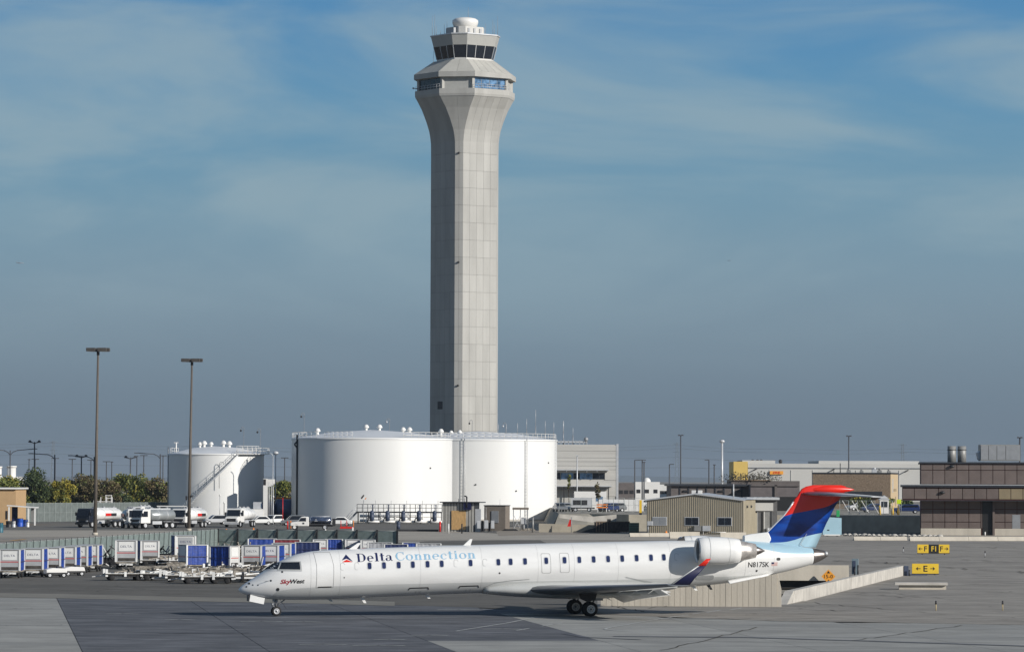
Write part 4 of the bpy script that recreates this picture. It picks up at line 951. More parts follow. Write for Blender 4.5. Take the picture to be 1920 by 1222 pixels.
# ramp retaining wall: pale piece beside the shaded one
def boxthing(name, px0, px1, Y, z0, z1, dep, m, label, cat, rz=0, group=None):
    a = (px0-960)/F*Y; c_ = (px1-960)/F*Y; o = empty(name, ((a+c_)/2, Y, z0), rz, label, cat, group); return o, (c_-a)/2, z1-z0
def zat(px, py, Y): return P(px, py, Y).z
rt = empty('ramp_wall', (*tp(1112,585),0), 0, 'pale sloping concrete ramp wall left of the tan ribbed building', 'wall')
def L(o, px, Y): v = tp(px, Y); return (v.x-o.location.x, v.y-o.location.y)
b = MB(); x0 = L(rt,1050,585)[0]; x1 = L(rt,1157,585)[0]; b.prism([(x0,zat(1050,969,585)-.1),(x1,zat(1157,985,585)-.0),(x1,zat(1157,964,585)),(L(rt,1112,585)[0],zat(1112,968,585)),(x0,zat(1050,963.5,585))], 0, .35); b.build('wall_face', M_par, rt)
b = MB(); b.prism([(x0-3,0),(x1+.5,0),(x1+.5,zat(1157,985,585)),(x0-3,zat(1050,981,585))], .02, .3); b.build('footing', M_bank, rt)
# ---- brown panelled building at the right
YBR = 569.0
M_brick = mat('brown_block_panel', (.125,.098,.088), .85, var=.1, scale=.8, objvar=.07, bump=.15)
M_bjoint = mat('reddish_joint', (.075,.018,.014), .9, var=.1)
M_tanp = mat('tan_block_panel', (.23,.185,.115), .85, var=.08, scale=.8, objvar=.05)
M_cop = mat('dark_coping', (.022,.026,.034), .6, var=.1)
br_ = empty('brown_building', (*tp(1727,YBR),0), R(-5.4), 'large dark brown panelled building with red joints at the right edge', 'building')
def bx(px): return (px-1727)/F*YBR
def bz(py): return zat(1800, py, YBR)
X0, X1 = 0, bx(2060)
b = MB(); b.box(X0+.05, X1, .12, 26, 0, bz(867)); b.build('wall_core', M_bjoint, br_)
pitch = 22.35/F*YBR
panels = {}
def panel(x, z, w_, h_, yo=0, m=M_brick, g=.045):
    key = (round(w_,2), round(h_,2), m.name)
    if key not in panels:
        b = MB(); b.box(g, w_-g, 0, .12, g, h_-g); panels[key] = b.build('panel', m, br_); o = panels[key]
    else: o = inst(panels[key], br_)
    o.location = (x, yo, z); return o
rows_hi = [bz(907.5), bz(881), bz(869.5)]
for i in range(14):
    x = i*pitch
    for a, c_ in zip(rows_hi, rows_hi[1:]): panel(x, a, pitch, c_-a)
rows_lo = [bz(990), bz(978), bz(954), bz(936)]
door = [(1840,1860)]
for i in range(14):
    x = i*pitch; px_ = 1727+i*22.35
    if 5 <= i < 6: continue
    for a, c_ in zip(rows_lo, rows_lo[1:]): panel(x, a, pitch, c_-a)
xo = 5*pitch
panel(xo-.0, bz(990), .22, bz(936)-bz(990)); 
b = MB(); b.box(xo+.22, xo+pitch, .02, .11, 0, bz(938)); b.build('doorway_shade_panel', M_black, br_)  # flat black board, the shade inside the doorway put in as colour
b = MB(); b.box(X0, xo, -.1, .1, 0, bz(990)); b.box(xo+pitch, X1, -.1, .1, 0, bz(990)); b.build('plinth', M_conc2, br_)
b = MB(); b.box(xo+pitch-.05, xo+pitch+.25, -.35, 0, 0, bz(938)); b.build('door_pier', M_brick, br_)
xc0 = bx(1692)
b = MB(); b.box(xc0, X1, -2.2, 0, bz(937), bz(913)); b.build('canopy_core', M_bjoint, br_)
ncan = int((X1-xc0)/pitch)
for i in range(ncan): panel(xc0+.03+i*pitch, bz(935.5), pitch, bz(914.5)-bz(935.5), -2.32, M_tanp if i in (8,9,10) else M_brick)
b = MB(); b.box(xc0-.25, X1, -2.6, 0, bz(913), bz(909)); b.build('canopy_coping', M_cop, br_)
b = MB(); b.box(xc0-.25, X1, -2.62, .2, bz(909), bz(907.8)); b.build('canopy_flashing', M_lgrey, br_)
b = MB(); b.box(xc0, X1, -2.3, 0, bz(938.5), bz(937)); b.build('canopy_soffit', M_cop, br_)
b = MB(); b.box(-.2, X1, -.25, 26, bz(869), bz(866)); b.build('roof_coping', M_cop, br_)
for x, y, yo in ((1785,874,-.2),(1767,923,-2.5)):
    b = MB(); b.ball((bx(x), yo, bz(y)), .28, n=6, sc=(1.3,1,.8)); b.build('wall_lamp', M_dark, br_)
b = MB(); b.box(bx(1897), bx(1912), -.02, .1, bz(990), bz(964)); b.build('side_door', M_grey, br_)
# rooftop equipment: things standing on the roof
M_steelg = mat('galvanised_grey', (.25,.25,.24), .5, metal=.2, var=.12, scale=1)
def roofpos(px, Y=576): return Vector((*tp(px, Y), bz(866)))
for i, x in enumerate((1785, 1804)):
    t = empty('roof_exhaust_stack', roofpos(x, 578), 0, ('left', 'right')[i]+' one of the two grey exhaust stacks on the brown building roof', 'exhaust stack', 'exhaust stacks on the brown building')
    b = MB(); b.cyl((0,0,0),(0,0,2.35), .62, n=20); b.build('stack', M_steelg, t); b = MB(); b.lathe([(.63,1.75),(.68,1.78),(.68,1.85),(.63,1.88)], n=20); b.build('band', M_dark, t)
t = empty('rooftop_unit', roofpos(1876, 580), 0, 'wide grey louvred air handling unit on the brown building roof', 'air handling unit')
hw = 37/F*580
b = MB(); b.box(-hw, hw, 0, 3, .25, 2.6); b.build('casing', M_steelg, t)
for i, (a, c_) in enumerate(((-1,-.62),(-.6,-.2),(-.18,.25),(.27,.98))):
    b = MB(); b.box(a*hw+.05, c_*hw, -.05, 0, .4, 2.45); b.build('access_panel', M_grey, t)
b = MB(); b.prism([(-hw-.45,1.4),(-hw,1.7),(-hw,.3),(-hw-.3,.5)], .3, 2); b.build('intake_hood', M_lgrey, t)
# ---- white cargo warehouse behind, with yellow end
YW = 1000.0
def building(name, px0, px1, pyt, Y, dep, m, label, rz=0, base=0, cat='building', group=None, ref=None):
    """front face between two columns; returns root, half width and height"""
    a, c_ = tp(px0, Y), tp(px1, Y); t = empty(name, ((a.x+c_.x)/2, Y, base), rz, label, cat, group); hw = (c_.x-a.x)/2/max(.3, math.cos(rz)); h = zat((px0+px1)/2, pyt, Y)-base
    b = MB(); b.box(-hw, hw, 0, dep, 0, h); b.build('wall', m, t); return t, hw, h
M_wh = mat('warehouse_white', (.47,.465,.44), .7, var=.05, scale=.1)
wb, hw, h = building('cargo_warehouse', 1403, 1727, 869, YW, 60, M_wh, 'long pale cargo warehouse behind the tail fin with an orange sign', base=TZ)
b = MB(); zq = 876; 
b.box(-hw, hw, -.25, 0, zat(1500,877.5,YW)-TZ, zat(1500,876,YW)-TZ); b.build('string_course', M_grey, wb)
wx = lambda px: (px-1565)/F*YW
for i in range(1, 8): bb = MB(); x = -hw+2*hw*i/8; bb.box(x-.06, x+.06, -.12, 0, 0, h-1.6); bb.build('pilaster', M_wh, wb)
b = MB(); b.box(wx(1376)-0, wx(1402.5), -.3, 20, 0, zat(1390,865,YW)-TZ); b.build('yellow_end', mat('warehouse_yellow', (.62,.44,.12), .7, var=.05, scale=.2), wb)
b = MB(); b.box(wx(1395), wx(1457), 6, 30, h-.5, zat(1430,862.5,YW)-TZ); b.build('roof_monitor', M_wh, wb)
b = MB(); b.box(wx(1538), wx(1727), 4, 40, h-.5, zat(1600,868,YW)-TZ+.6); b.build('upper_roof', M_wh, wb)
sg_ = MB(); sg_.box(wx(1444), wx(1469), -.5, -.26, zat(1450,888.8,YW)-TZ, zat(1450,882.5,YW)-TZ); so = sg_.build('sign_board', mat('sign_orange', (.75,.33,.04), .5), wb)
text_obj('DHL', M_red, so, (wx(1456.5), -.53, zat(1450,885.6,YW)-TZ), .52, width=1.9, shear=.3, offset=.04)
for i, px_ in enumerate((1412,1421,1428,1464)):
    t = empty('roof_vent', Vector((*tp(px_, YW+8), zat(px_, 869, YW+8))), 0, ('first','second','third','fourth')[i]+' small dark vent from the left on the warehouse roof', 'roof vent', 'vents on the warehouse roof'); b = MB(); b.cyl((0,0,-.6),(0,0,.5),.35); b.ball((0,0,.6),.5,n=5); b.build('cowl', M_dark, t)
# flood lamps on arms at the warehouse wall
for px_, py_ in ((1420,878),(1565,879),(1703,881)):
    b = MB(); p = Vector((wx(px_), -.3, zat(px_,py_,YW)-TZ)); b.bar(p, p+Vector((-.9,-.7,-.5)), .35, .2); b.build('wall_lamp', M_dark, wb)
# ---- tan and brick workshop
M_brickw = mat('rough_brown_brick', (.20,.15,.105), .9, var=.3, scale=5, detail=3)
M_tanw = mat('tan_render', (.47,.36,.22), .8, var=.06)
YT = 745.0; rzT = R(-9)
wsh, hw, h = building('brick_workshop', 1525, 1669, 888, YT, 22, M_brickw, 'brown brick workshop with tan side wall left of the brown building', rz=rzT, base=TZ)
b = MB(); b.box(hw, hw+.06, .03, 22, 0, h-.05); b.build('side_wall', M_tanw, wsh)
b = MB(); b.box(-hw-.1, hw+.12, -.1, 22, h, h+.25); b.build('coping', M_cop, wsh)
for yy in (7, 11, 15): b = MB(); b.box(hw+.06, hw+.12, yy-.25, yy+.25, 3.2, 3.7); b.build('port_light', M_dark, wsh)
for yy in (4.5,7): b = MB(); b.box(hw+.06, hw+.1, yy-.4, yy+.5, 3.0, 5.6); b.build('louvre', M_lgrey, wsh)
b = MB(); b.box(hw+.06, hw+.12, 13, 14.2, .4, 2.2); b.build('side_door', M_brickw, wsh)
b = MB(); b.box(hw-8, hw-1.5, -1.5, 0, 2.2, 3.2); b.build('porch_roof', M_cop, wsh)
t = empty('roof_mast', Vector((*tp(1576, YT+5), TZ+h)), 0, 'thin dark mast on the brick workshop roof', 'mast'); b = MB(); b.cyl((0,0,0),(0,0,2.0),.08); b.build('mast_tube', M_dark, t)
for i, (px_, s_) in enumerate(((1592,.7),(1616,.6),(1640,.9),(1650,.7),(1667,.6))):
    t = empty('roof_fan', Vector((*tp(px_, YT+7), TZ+h)), 0, 'small grey fan unit on the workshop roof, number counted from the left: '+('first','second','third','fourth','fifth')[i], 'roof fan', 'fans on the workshop roof'); b = MB(); b.box(-s_/2,s_/2,-.5,.5,0,s_); b.cyl((0,0,s_),(0,0,s_+.25),s_*.35); b.build('casing', M_lgrey if i in (2,) else M_steelg, t)
# ---- dark flat brown terminal sheds
M_shed = mat('grey_brown_shed', (.115,.10,.095), .8, var=.12, scale=1, objvar=.05)
YD = 690.0
sh, hw, h = building('flat_roof_shed', 1259, 1408, 911, YD, 20, M_shed, 'low grey brown flat roofed shed behind the tan ribbed building', base=TZ)
b = MB(); b.box(-hw-.4, hw+.2, -.6, 20, h, h+.35); b.build('roof_slab', M_cop, sh)
for i in range(1, 9): bb = MB(); x = -hw+2*hw*i/9; bb.box(x-.1, x+.1, -.12, 0, 0, h-.003); bb.build('pilaster', M_cop, sh)
for i in (1,5,7): bb = MB(); x = -hw+2*hw*(i+.4)/9; bb.box(x, x+.8, -.25, 0, h-1.0, h-.7); bb.build('wall_lamp', M_dark, sh)
sh2, hw, h = building('loading_shed', 1408, 1500, 911, YD-6, 20, mat('loading_shed_brown', (.12,.105,.105), .8, var=.15, scale=1), 'brown loading shed with white striped doors beside the tail fin', base=TZ)
for i in range(9):
    x = -hw+4.3+.35+i*.95 if i > 3 else -hw+.6+i*1.0
    bb = MB(); bb.box(x, x+.42, -.1, 0, 0, h-1.85); bb.build('white_strip', M_white, sh2)
b = MB(); b.box(-hw+4.1, -hw+4.5, -.3, .0, 0, h+.4); b.build('down_pipe', M_shed, sh2)
b = MB(); b.box(-hw, hw, -.06, 0, 0, h-1.8); b.build('door_bay', M_black, sh2)
b = MB(); b.box(-hw, hw, -.3, 20, h, h+.2); b.build('roof_slab', M_shed, sh2)
sh3, hw, h = building('upper_shed', 1372, 1500, 901, YD+30, 15, M_shed, 'red brown block under the yellow end of the warehouse', base=TZ)
b = MB(); b.box(-hw, hw*.15, -.3, 15, h, h+.2); b.build('roof_slab', M_brickw, sh3)
# ---- tan ribbed metal building
YH = 566.0; rzH = R(-10)
M_rib = mat('tan_ribbed_metal', (.40,.36,.275), .6, var=.08, scale=.5)
a, c_ = tp(1212, YH+2.0), tp(1397, YH-.3)
hut = empty('ribbed_metal_building', ((a.x+c_.x)/2, (a.y+c_.y)/2, 0), rzH, 'tan ribbed metal building with low gable and two dark windows', 'building')
hwH = (c_-a).length/2*.985; he = zat(1300, 936, YH); hp = zat(1300, 925.5, YH); dH = 14
b = MB(); b.prism([(-hwH,0),(hwH,0),(hwH,he),(0,hp),(-hwH,he)], .06, dH); b.build('wall', M_rib, hut)
b = MB(); nr = 46
for i in range(nr):
    x = -hwH+2*hwH*(i+.5)/nr; zt2 = he+(hp-he)*(1-abs(x)/hwH)-.1; b.box(x-.045, x+.045, 0, .06, 0, zt2)
o = b.build('wall_ribs', mat('tan_rib_edge', (.22,.19,.14), .6, var=.08), hut); o['kind'] = 'stuff'
b = MB()
for i in range(30): y = .3+i*dH/30; b.box(hwH, hwH+.05, y, y+.1, 0, he-.1)
o = b.build('side_ribs', M_rib, hut); o['kind'] = 'stuff'
b = MB(); b.add([(-hwH-.25,-.25,he-.02),(0,-.25,hp+.1),(0,dH,hp+.1),(-hwH-.25,dH,he-.02),(hwH+.25,-.25,he-.02),(hwH+.25,dH,he-.02),(-hwH-.25,-.25,he-.2),(0,-.25,hp-.1),(hwH+.25,-.25,he-.2)], [(0,1,2,3),(1,4,5,2),(6,7,1,0),(7,8,4,1)]); b.build('roof', M_lgrey, hut)
hx = lambda px: (px-(1212+1397)/2)/F*YH/math.cos(rzH)
hz = lambda py: zat(1300, py, YH)
for x0, x1, m in ((1226,1251,M_grey),(1286,1311,M_glass),(1347,1372,M_glass)):
    f = MB(); f.box(hx(x0)-.08, hx(x1)+.08, -.05, .0, hz(984)-.08, hz(970)+.08); fo = f.build('window_frame', M_lgrey, hut)
    for k_ in (0, 1):
        p_ = MB(); w_ = (hx(x1)-hx(x0))/2; p_.box(hx(x0)+k_*w_+.03, hx(x0)+(k_+1)*w_-.03, -.08, -.052, hz(984), hz(970)); p_.build('pane', m, fo)
for px_, yo, s_, cx in ((1310,0,.55,M_steelg),(1326,0,.6,M_lgrey)):
    b = MB(); b.box(hx(px_)-s_/1.1, hx(px_)+s_/1.1, -.4, -.02, hz(995), hz(985)); b.build('meter_box', cx, hut)
b = MB(); b.box(hx(1216), hx(1225), -.35, -.02, hz(985), hz(977)); b.build('meter_box', M_lgrey, hut)
b = MB(); b.cyl((hx(1217), -.2, 0), (hx(1217), -.2, hz(984)), .08); b.build('conduit', M_grey, hut)
b = MB(); b.cyl((hx(1320), -.2, 0), (hx(1320), -.2, hz(990)), .05); b.cyl((hx(1335), -.2, hz(997)), (hx(1362), -.2, hz(997)), .05); b.build('conduit', M_white, hut)
for y in (3,8): b = MB(); b.ball((hwH+.1, y, he-1), .2, n=5); b.build('wall_lamp', M_dark, hut)
b = MB(); b.cyl((hwH*.78, .4, he), (hwH*.78, .4, he+2.2), .09); b.build('flue_pipe', M_lgrey, hut)
for x in (-.9,.0): b = MB(); b.box(x, x+.55, 3, 3.6, hp-.1, hp+.5); b.build('roof_vent', M_white, hut)
# side bay of that building
YS2 = 580.0
bay, hw, h = building('service_bay', 1403, 1458, 936.5, YS2, 10, mat('bay_grey', (.10,.10,.10), .7), 'grey open service bay joining the tan ribbed building', cat='shed')
b = MB(); b.box(-hw-.2, hw+.3, -.6, 10, h, h+.35); b.build('roof_slab', M_lgrey, bay)
b = MB(); b.box(-hw, hw-.6, -.25, -.02, h-1.6, h-.45); b.build('header_panel', M_wh, bay)
for i, x in enumerate((-.8,-.35,.1,.6)):
    b = MB(); b.box(hw*x-.04, hw*x+.05, -.3, -.02, 0, h-1.7); b.build('post', (M_lgrey, M_grey, M_white, M_dark)[i], bay)
b = MB(); b.box(0.0, hw*.65, -.15, -.02, 0, h-1.75); b.build('roller_door', M_steelg, bay)
b = MB(); b.box(-hw, -hw+1.3, -1.0, -.1, 0, 3.0); b.build('lean_to', M_rib, bay)
# ---- office building by the tanks
YO = 800.0
M_off = mat('office_precast', (.45,.44,.41), .75, var=.06, scale=.4, stretch=(.2,1,4), objvar=.03)
of, hw, h = building('office_building', 980, 1159, 833, YO, 30, M_off, 'pale grey office building with ribbon window right of the fuel tanks', base=TZ)
ox = lambda px: (px-1069.5)/F*YO
oz = lambda py: zat(1100, py, YO)-TZ
cuts = [oz(930), oz(900), oz(880), oz(873), oz(865), oz(858), oz(845), oz(834)]
for a, c_ in zip(cuts, cuts[1:]):
    b = MB(); b.box(-hw, hw, -.1, -.02, a+.03, c_-.03)
    if abs(a-oz(900)) > .01: b.build('wall_band', M_off, of)
b = MB(); b.box(ox(1135), hw, -.1, -.02, oz(899.5), oz(880.5)); b.build('wall_band', M_off, of)
b = MB(); b.box(hw-.3, hw+.15, -.15, 30, 0, h+.15); b.build('corner_trim', M_lgrey, of)
for i in range(8):
    x0 = ox(1040+12*i); b = MB(); b.box(x0+.04, x0+1.24, -.08, -.03, oz(898), oz(886.5)); b.build('window_pane', M_glassb if i in (1,2,4,5) else M_glass, of)
b = MB(); b.box(ox(1020), ox(1142), -2.6, 0, oz(881.5), oz(879.8)); b.build('awning', M_lgrey, of)
for i in range(6): b = MB(); x = ox(1044+19*i); b.box(x-.06, x+.06, -2.4, 0, oz(884.5), oz(881.5)); b.build('awning_bracket', M_lgrey, of)
b = MB(); b.box(ox(1020), ox(1148), -3.2, 0, oz(912), oz(910.2)); b.build('porch_roof', M_lgrey, of)
b = MB(); b.box(ox(1020), ox(1140), -1.0, -.1, oz(918), oz(912)); b.build('porch_soffit', M_grey, of)
for px_ in (1058,1076,1090,1118,1141): b = MB(); b.box(ox(px_)-.1, ox(px_)+.1, -2.9, -2.7, 0, oz(912)); b.build('porch_column', M_dark, of)
b = MB(); b.box(ox(1040), ox(1103), 3, 8, h+.4, h+.7); 
for i in range(9): x = ox(1046+7*i); b.box(x-.05, x+.05, 3, 3.1, h, h+.9)
b.build('roof_rack', M_lgrey, of)
b = MB(); b.ball((ox(1100), 3, h+1.1), .45, n=6); b.cyl((ox(1100),3,h),(ox(1100),3,h+1),.08); b.build('dish_aerial', M_grey, of)
for i, (px_, py_) in enumerate(((935,795),(950,795),(971,793),(988,785),(1005,768),(1023,789),(1039,791),(1057,789),(1075,802))):
    zb_ = zat(px_, 830, YO+6); t = empty('radio_mast', Vector((*tp(px_, YO+6), TZ+h)), 0, ('first','second','third','fourth','fifth','sixth','seventh','eighth','ninth')[i]+' thin radio mast from the left on the office roof', 'antenna', 'radio masts on the office roof')
    hh = zat(px_, py_, YO+6) - TZ - h; b = MB(); b.cyl((0,0,0),(0,0,hh*.55),.09,n=6); b.build('pole', M_grey, t); b = MB(); b.cyl((0,0,hh*.55),(0,0,hh),.07 if px_ > 1050 and px_ < 1060 else .04,n=6); b.build('whip', M_lgrey, t)
# white annexe in front of the office
an, hw, h = building('white_annexe', 1078, 1138, 921, 700, 6, M_white, 'plain white low annexe wall in front of the office building', base=TZ, cat='shed')
b = MB(); b.box(hw-1.8, hw-.6, -.06, 0, h-1.7, h-.9); b.build('window_pane', M_glassb, an)
# ---- left: tan workshop, carport
wl_, hw, h = building('tan_workshop', -60, 31.5, 916.5, 655, 14, mat('tan_wall', (.44,.29,.15), .8, var=.05), 'tan workshop with flat white roof at the left edge', cat='building')
b = MB(); b.box(-hw-.3, hw+.35, -.5, 14.3, h, h+.25); b.build('roof', M_white, wl_)
b = MB(); b.box(hw-1.65, hw-1.3, -.04, 0, .9, 2.3); b.build('window', M_dark, wl_)
cp = empty('carport', (*tp(45, 648),0), 0, 'small white open carport beside the tan workshop', 'carport')
cx = lambda px: (px-45)/F*648
cz = lambda py: zat(45, py, 648)
b = MB(); b.prism([(cx(17),cz(948)),(cx(71),cz(952)),(cx(71),cz(950)),(cx(17),cz(946.5))], -1.5, 2.5); b.build('roof', M_white, cp)
for px_ in (21,57.5,69.5): b = MB(); b.box(cx(px_)-.12, cx(px_)+.12, -1.4, -1.2, 0, cz(950)); b.build('post', M_white, cp)
b = MB(); b.box(cx(23), cx(34), 1, 1.1, 0, cz(950)); b.build('back_panel', M_navy, cp)
b = MB(); b.box(cx(59), cx(68), 1, 1.1, .6, cz(950)); b.build('side_panel', M_steelg, cp)
# barrels and bins by the workshop
def barrel(px, Y, m, label, r=.3, h=.9):
    t = empty('barrel', (*tp(px, Y), 0), 0, label, 'barrel'); b = MB(); b.lathe([(r,0),(r*1.04,h*.33),(r,h*.35),(r,h*.66),(r*1.04,h*.68),(r,h)], n=16); b.build('drum', m, t); b = MB(); b.lathe([(r*1.03,h-.04),(r*1.03,h+.03),(0,h+.05)], n=16); b.build('lid', M_dark, t)
barrel(3, 560, mat('teal_plastic', (.02,.10,.14), .5), 'teal barrel at the left edge before the tan workshop', .42, 1.4)
barrel(19, 620, M_dark, 'black barrel before the small window of the tan workshop', .45, 1.0)
barrel(28, 622, M_lgrey, 'grey barrel under the carport beside its left post', .3, 1.0)
barrel(40, 630, mat('blue_drum', (.01,.07,.4), .5), 'bright blue barrel standing under the carport', .5, 1.3)
barrel(50, 632, mat('blue_drum2', (.02,.05,.2), .5), 'dark blue barrel under the carport right of the bright blue one', .4, 1.1)
barrel(54.5, 625, M_white, 'white barrel under the carport right of the blue barrels', .22, .8)
# ================================================================== VEHICLES
def add_wheel(t, x, y, r, w_=.25, hub=M_lgrey):
    b = MB(); b.lathe([(r*.6,-w_/2),(r*.92,-w_/2),(r,-w_*.3),(r,w_*.3),(r*.92,w_/2),(r*.6,w_/2)], n=16, axis='y', origin=(x,y,r)); o = b.build('wheel', M_rubber, t)
    b = MB(); b.lathe([(r*.62,-w_/2+.02),(r*.3,-w_*.3),(.01,-w_*.42)], n=12, axis='y', origin=(x,y,r)); b.lathe([(r*.62,w_/2-.02),(r*.3,w_*.3),(.01,w_*.42)], n=12, axis='y', origin=(x,y,r)); b.build('rim', hub, o); return o
M_tk = mat('tanker_grey_shell', (.34,.36,.36), .3, metal=.35, var=.1)
M_tkw = mat('tanker_white_shell', (.72,.72,.70), .35, var=.06)
M_chrome = mat('polished_tank_shell', (.20,.24,.34), .15, metal=.85, var=.3, scale=1.5)
M_bwin = M_glass
def tanker(loc, rz, label, cab=M_white, shell=M_tkw, Lt=8.0, r=1.0, ladder=True, sign=True, bonnet=False):
    """fuel tanker lorry, nose towards local -X"""
    t = empty('tanker_truck', loc, rz, label, 'tanker truck', 'fuel tanker trucks in the lot')
    x0 = -Lt/2-1.2; c0 = x0 + (1.1 if bonnet else .15)
    b = MB(); b.prism([(c0-.05,.75),(c0-.0,1.5),(c0+.35,2.6),(c0+.6,2.75),(c0+1.8,2.75),(c0+1.8,.75)], -1.15, 1.15); co = b.build('cab', cab, t)
    m_ = co.modifiers.new('b','BEVEL'); m_.width = .07; m_.segments = 2
    if bonnet:
        b = MB(); b.prism([(x0,.7),(x0,1.35),(x0+.2,1.5),(c0+.02,1.65),(c0+.02,.7)], -1.0, 1.0); o = b.build('bonnet', cab, t); m_ = o.modifiers.new('b','BEVEL'); m_.width = .12; m_.segments = 2
        b = MB(); b.box(x0-.02, x0, -.7, .7, .85, 1.3); b.build('grille', M_dark, t)
    else:
        b = MB(); b.box(c0-.1, c0-.06, -.8, .8, .95, 1.3); b.build('grille', M_dark, t)
    b = MB(); b.add([(c0-.03,-1.0,1.6),(c0-.03,1.0,1.6),(c0+.32,.95,2.55),(c0+.32,-.95,2.55)], [(0,1,2,3)]); b.v = [(v[0]-.02, v[1], v[2]) for v in b.v]; b.build('windscreen', M_glass, co)
    for sg in (-1,1):
        b = MB(); b.prism([(c0+.25,1.65),(c0+1.25,1.65),(c0+1.25,2.45),(c0+.5,2.45)], sg*1.155, sg*1.165); b.build('side_window', M_glass, co)
        b = MB(); b.box(x0-.05, x0+.02, sg*.85-.16, sg*.85+.16, .85, 1.05); b.build('headlight', M_lgrey, t)
        b = MB(); b.box(c0+.1, c0+.2, sg*1.25-.12, sg*1.25+.12, 1.7, 2.2); b.build('mirror', M_dark, t)
    b = MB(); b.box(x0-.12, x0+.05, -1.1, 1.1, .45, .75); b.build('bumper', M_lgrey if bonnet else M_dark, t)
    b = MB(); b.box(x0+.2, Lt/2+.2, -.45, .45, .6, .9); b.build('chassis', M_dark, t)
    s0, s1 = c0+2.0, Lt/2+.2
    b = MB(); b.lathe([(.01,s0),(r*.8,s0+.06),(r,s0+.22),(r,s1-.22),(r*.8,s1-.06),(.01,s1)], n=28, axis='x', origin=(0,0,0)); b.v = [(v[0], v[1]*1.12, v[2]*.85+1.85) for v in b.v]; sh_ = b.build('tank_shell', shell, t)
    b = MB(); b.box(s0+.4, s1-.4, -.25, .25, 2.66, 2.85); b.build('walkway', M_lgrey, sh_)
    for i in range(3): b = MB(); x = s0+.9+(s1-s0-1.8)*i/2; b.cyl((x,0,2.8),(x,0,3.0),.25,n=12); b.build('hatch', M_grey, sh_)
    for f_ in (.33,.66): b = MB(); x = s0+(s1-s0)*f_; b.lathe([(r*1.01,x-.04),(r*1.025,x),(r*1.01,x+.04)], n=28, axis='x'); b.v = [(v[0], v[1]*1.12, v[2]*.85+1.85) for v in b.v]; b.build('band', M_lgrey, sh_)
    for sg in (-1,1):
        b = MB(); b.box(s0+.2, s0+2.0, sg*1.0-.12, sg*1.0+.12, .6, 1.05); b.build('pump_locker', M_lgrey, t)
        b = MB(); b.box(s1-2.6, s1, sg*1.08-.1, sg*1.08+.1, 1.02, 1.08); b.build('mudguard', M_dark, t)
        if sign: b = MB(); b.box(s0+2.2, s0+3.6, sg*1.15-.01, sg*1.15+.01, 1.65, 2.05); o = b.build('red_placard', M_red, sh_); b = MB(); b.box(s0+3.65, s0+5.0, sg*1.15-.01, sg*1.15+.01, 1.65, 2.05); b.build('dark_placard', M_dark, sh_)
    if ladder:
        b = MB()
        for dy in (-.25,.25): b.cyl((s1+.06,dy,.7),(s1+.06,dy,2.7),.025,n=5)
        for i in range(7): b.cyl((s1+.06,-.25,.8+i*.28),(s1+.06,.25,.8+i*.28),.02,n=4)
        b.build('ladder', M_lgrey, t)
    for x in (x0+1.0, s1-2.0, s1-.8):
        for sg in (-1,1): add_wheel(t, x, sg*.98, .48, .32)
    t.scale = (1.08,)*3
    return t
def gl(px, py): p = G(px, py); return Vector((p.x, p.y, .03))
D_ = lambda a: R(a)
tanker(gl(190,988.5), D_(62), 'tanker truck with dark cab front and white shell, leftmost by the first lamp post', cab=mat('navy_cab', (.012,.015,.025), .35), Lt=7.5)
tanker(gl(247,990), D_(104), 'tanker truck seen from its rear with ladder, second from the left in the lot', shell=M_tk, Lt=6.5, r=.95)
tanker(gl(292,990.5), D_(48), 'grey shelled tanker truck in the middle of the parked row', shell=M_tk, Lt=5.6, r=1.0, sign=False)
tanker(gl(358,989), D_(70), 'white flat-fronted tanker truck with red placard behind the second lamp post', Lt=6.6)
tanker(gl(452,988), D_(77), 'white bonneted tanker truck facing forward below the spiral stair tank', Lt=7.5, bonnet=True, sign=False, shell=M_tkw)
tanker(gl(268,983), D_(75), 'pale tanker truck parked in the second rank, partly hidden behind the ladder one', shell=M_tk, Lt=6.0)
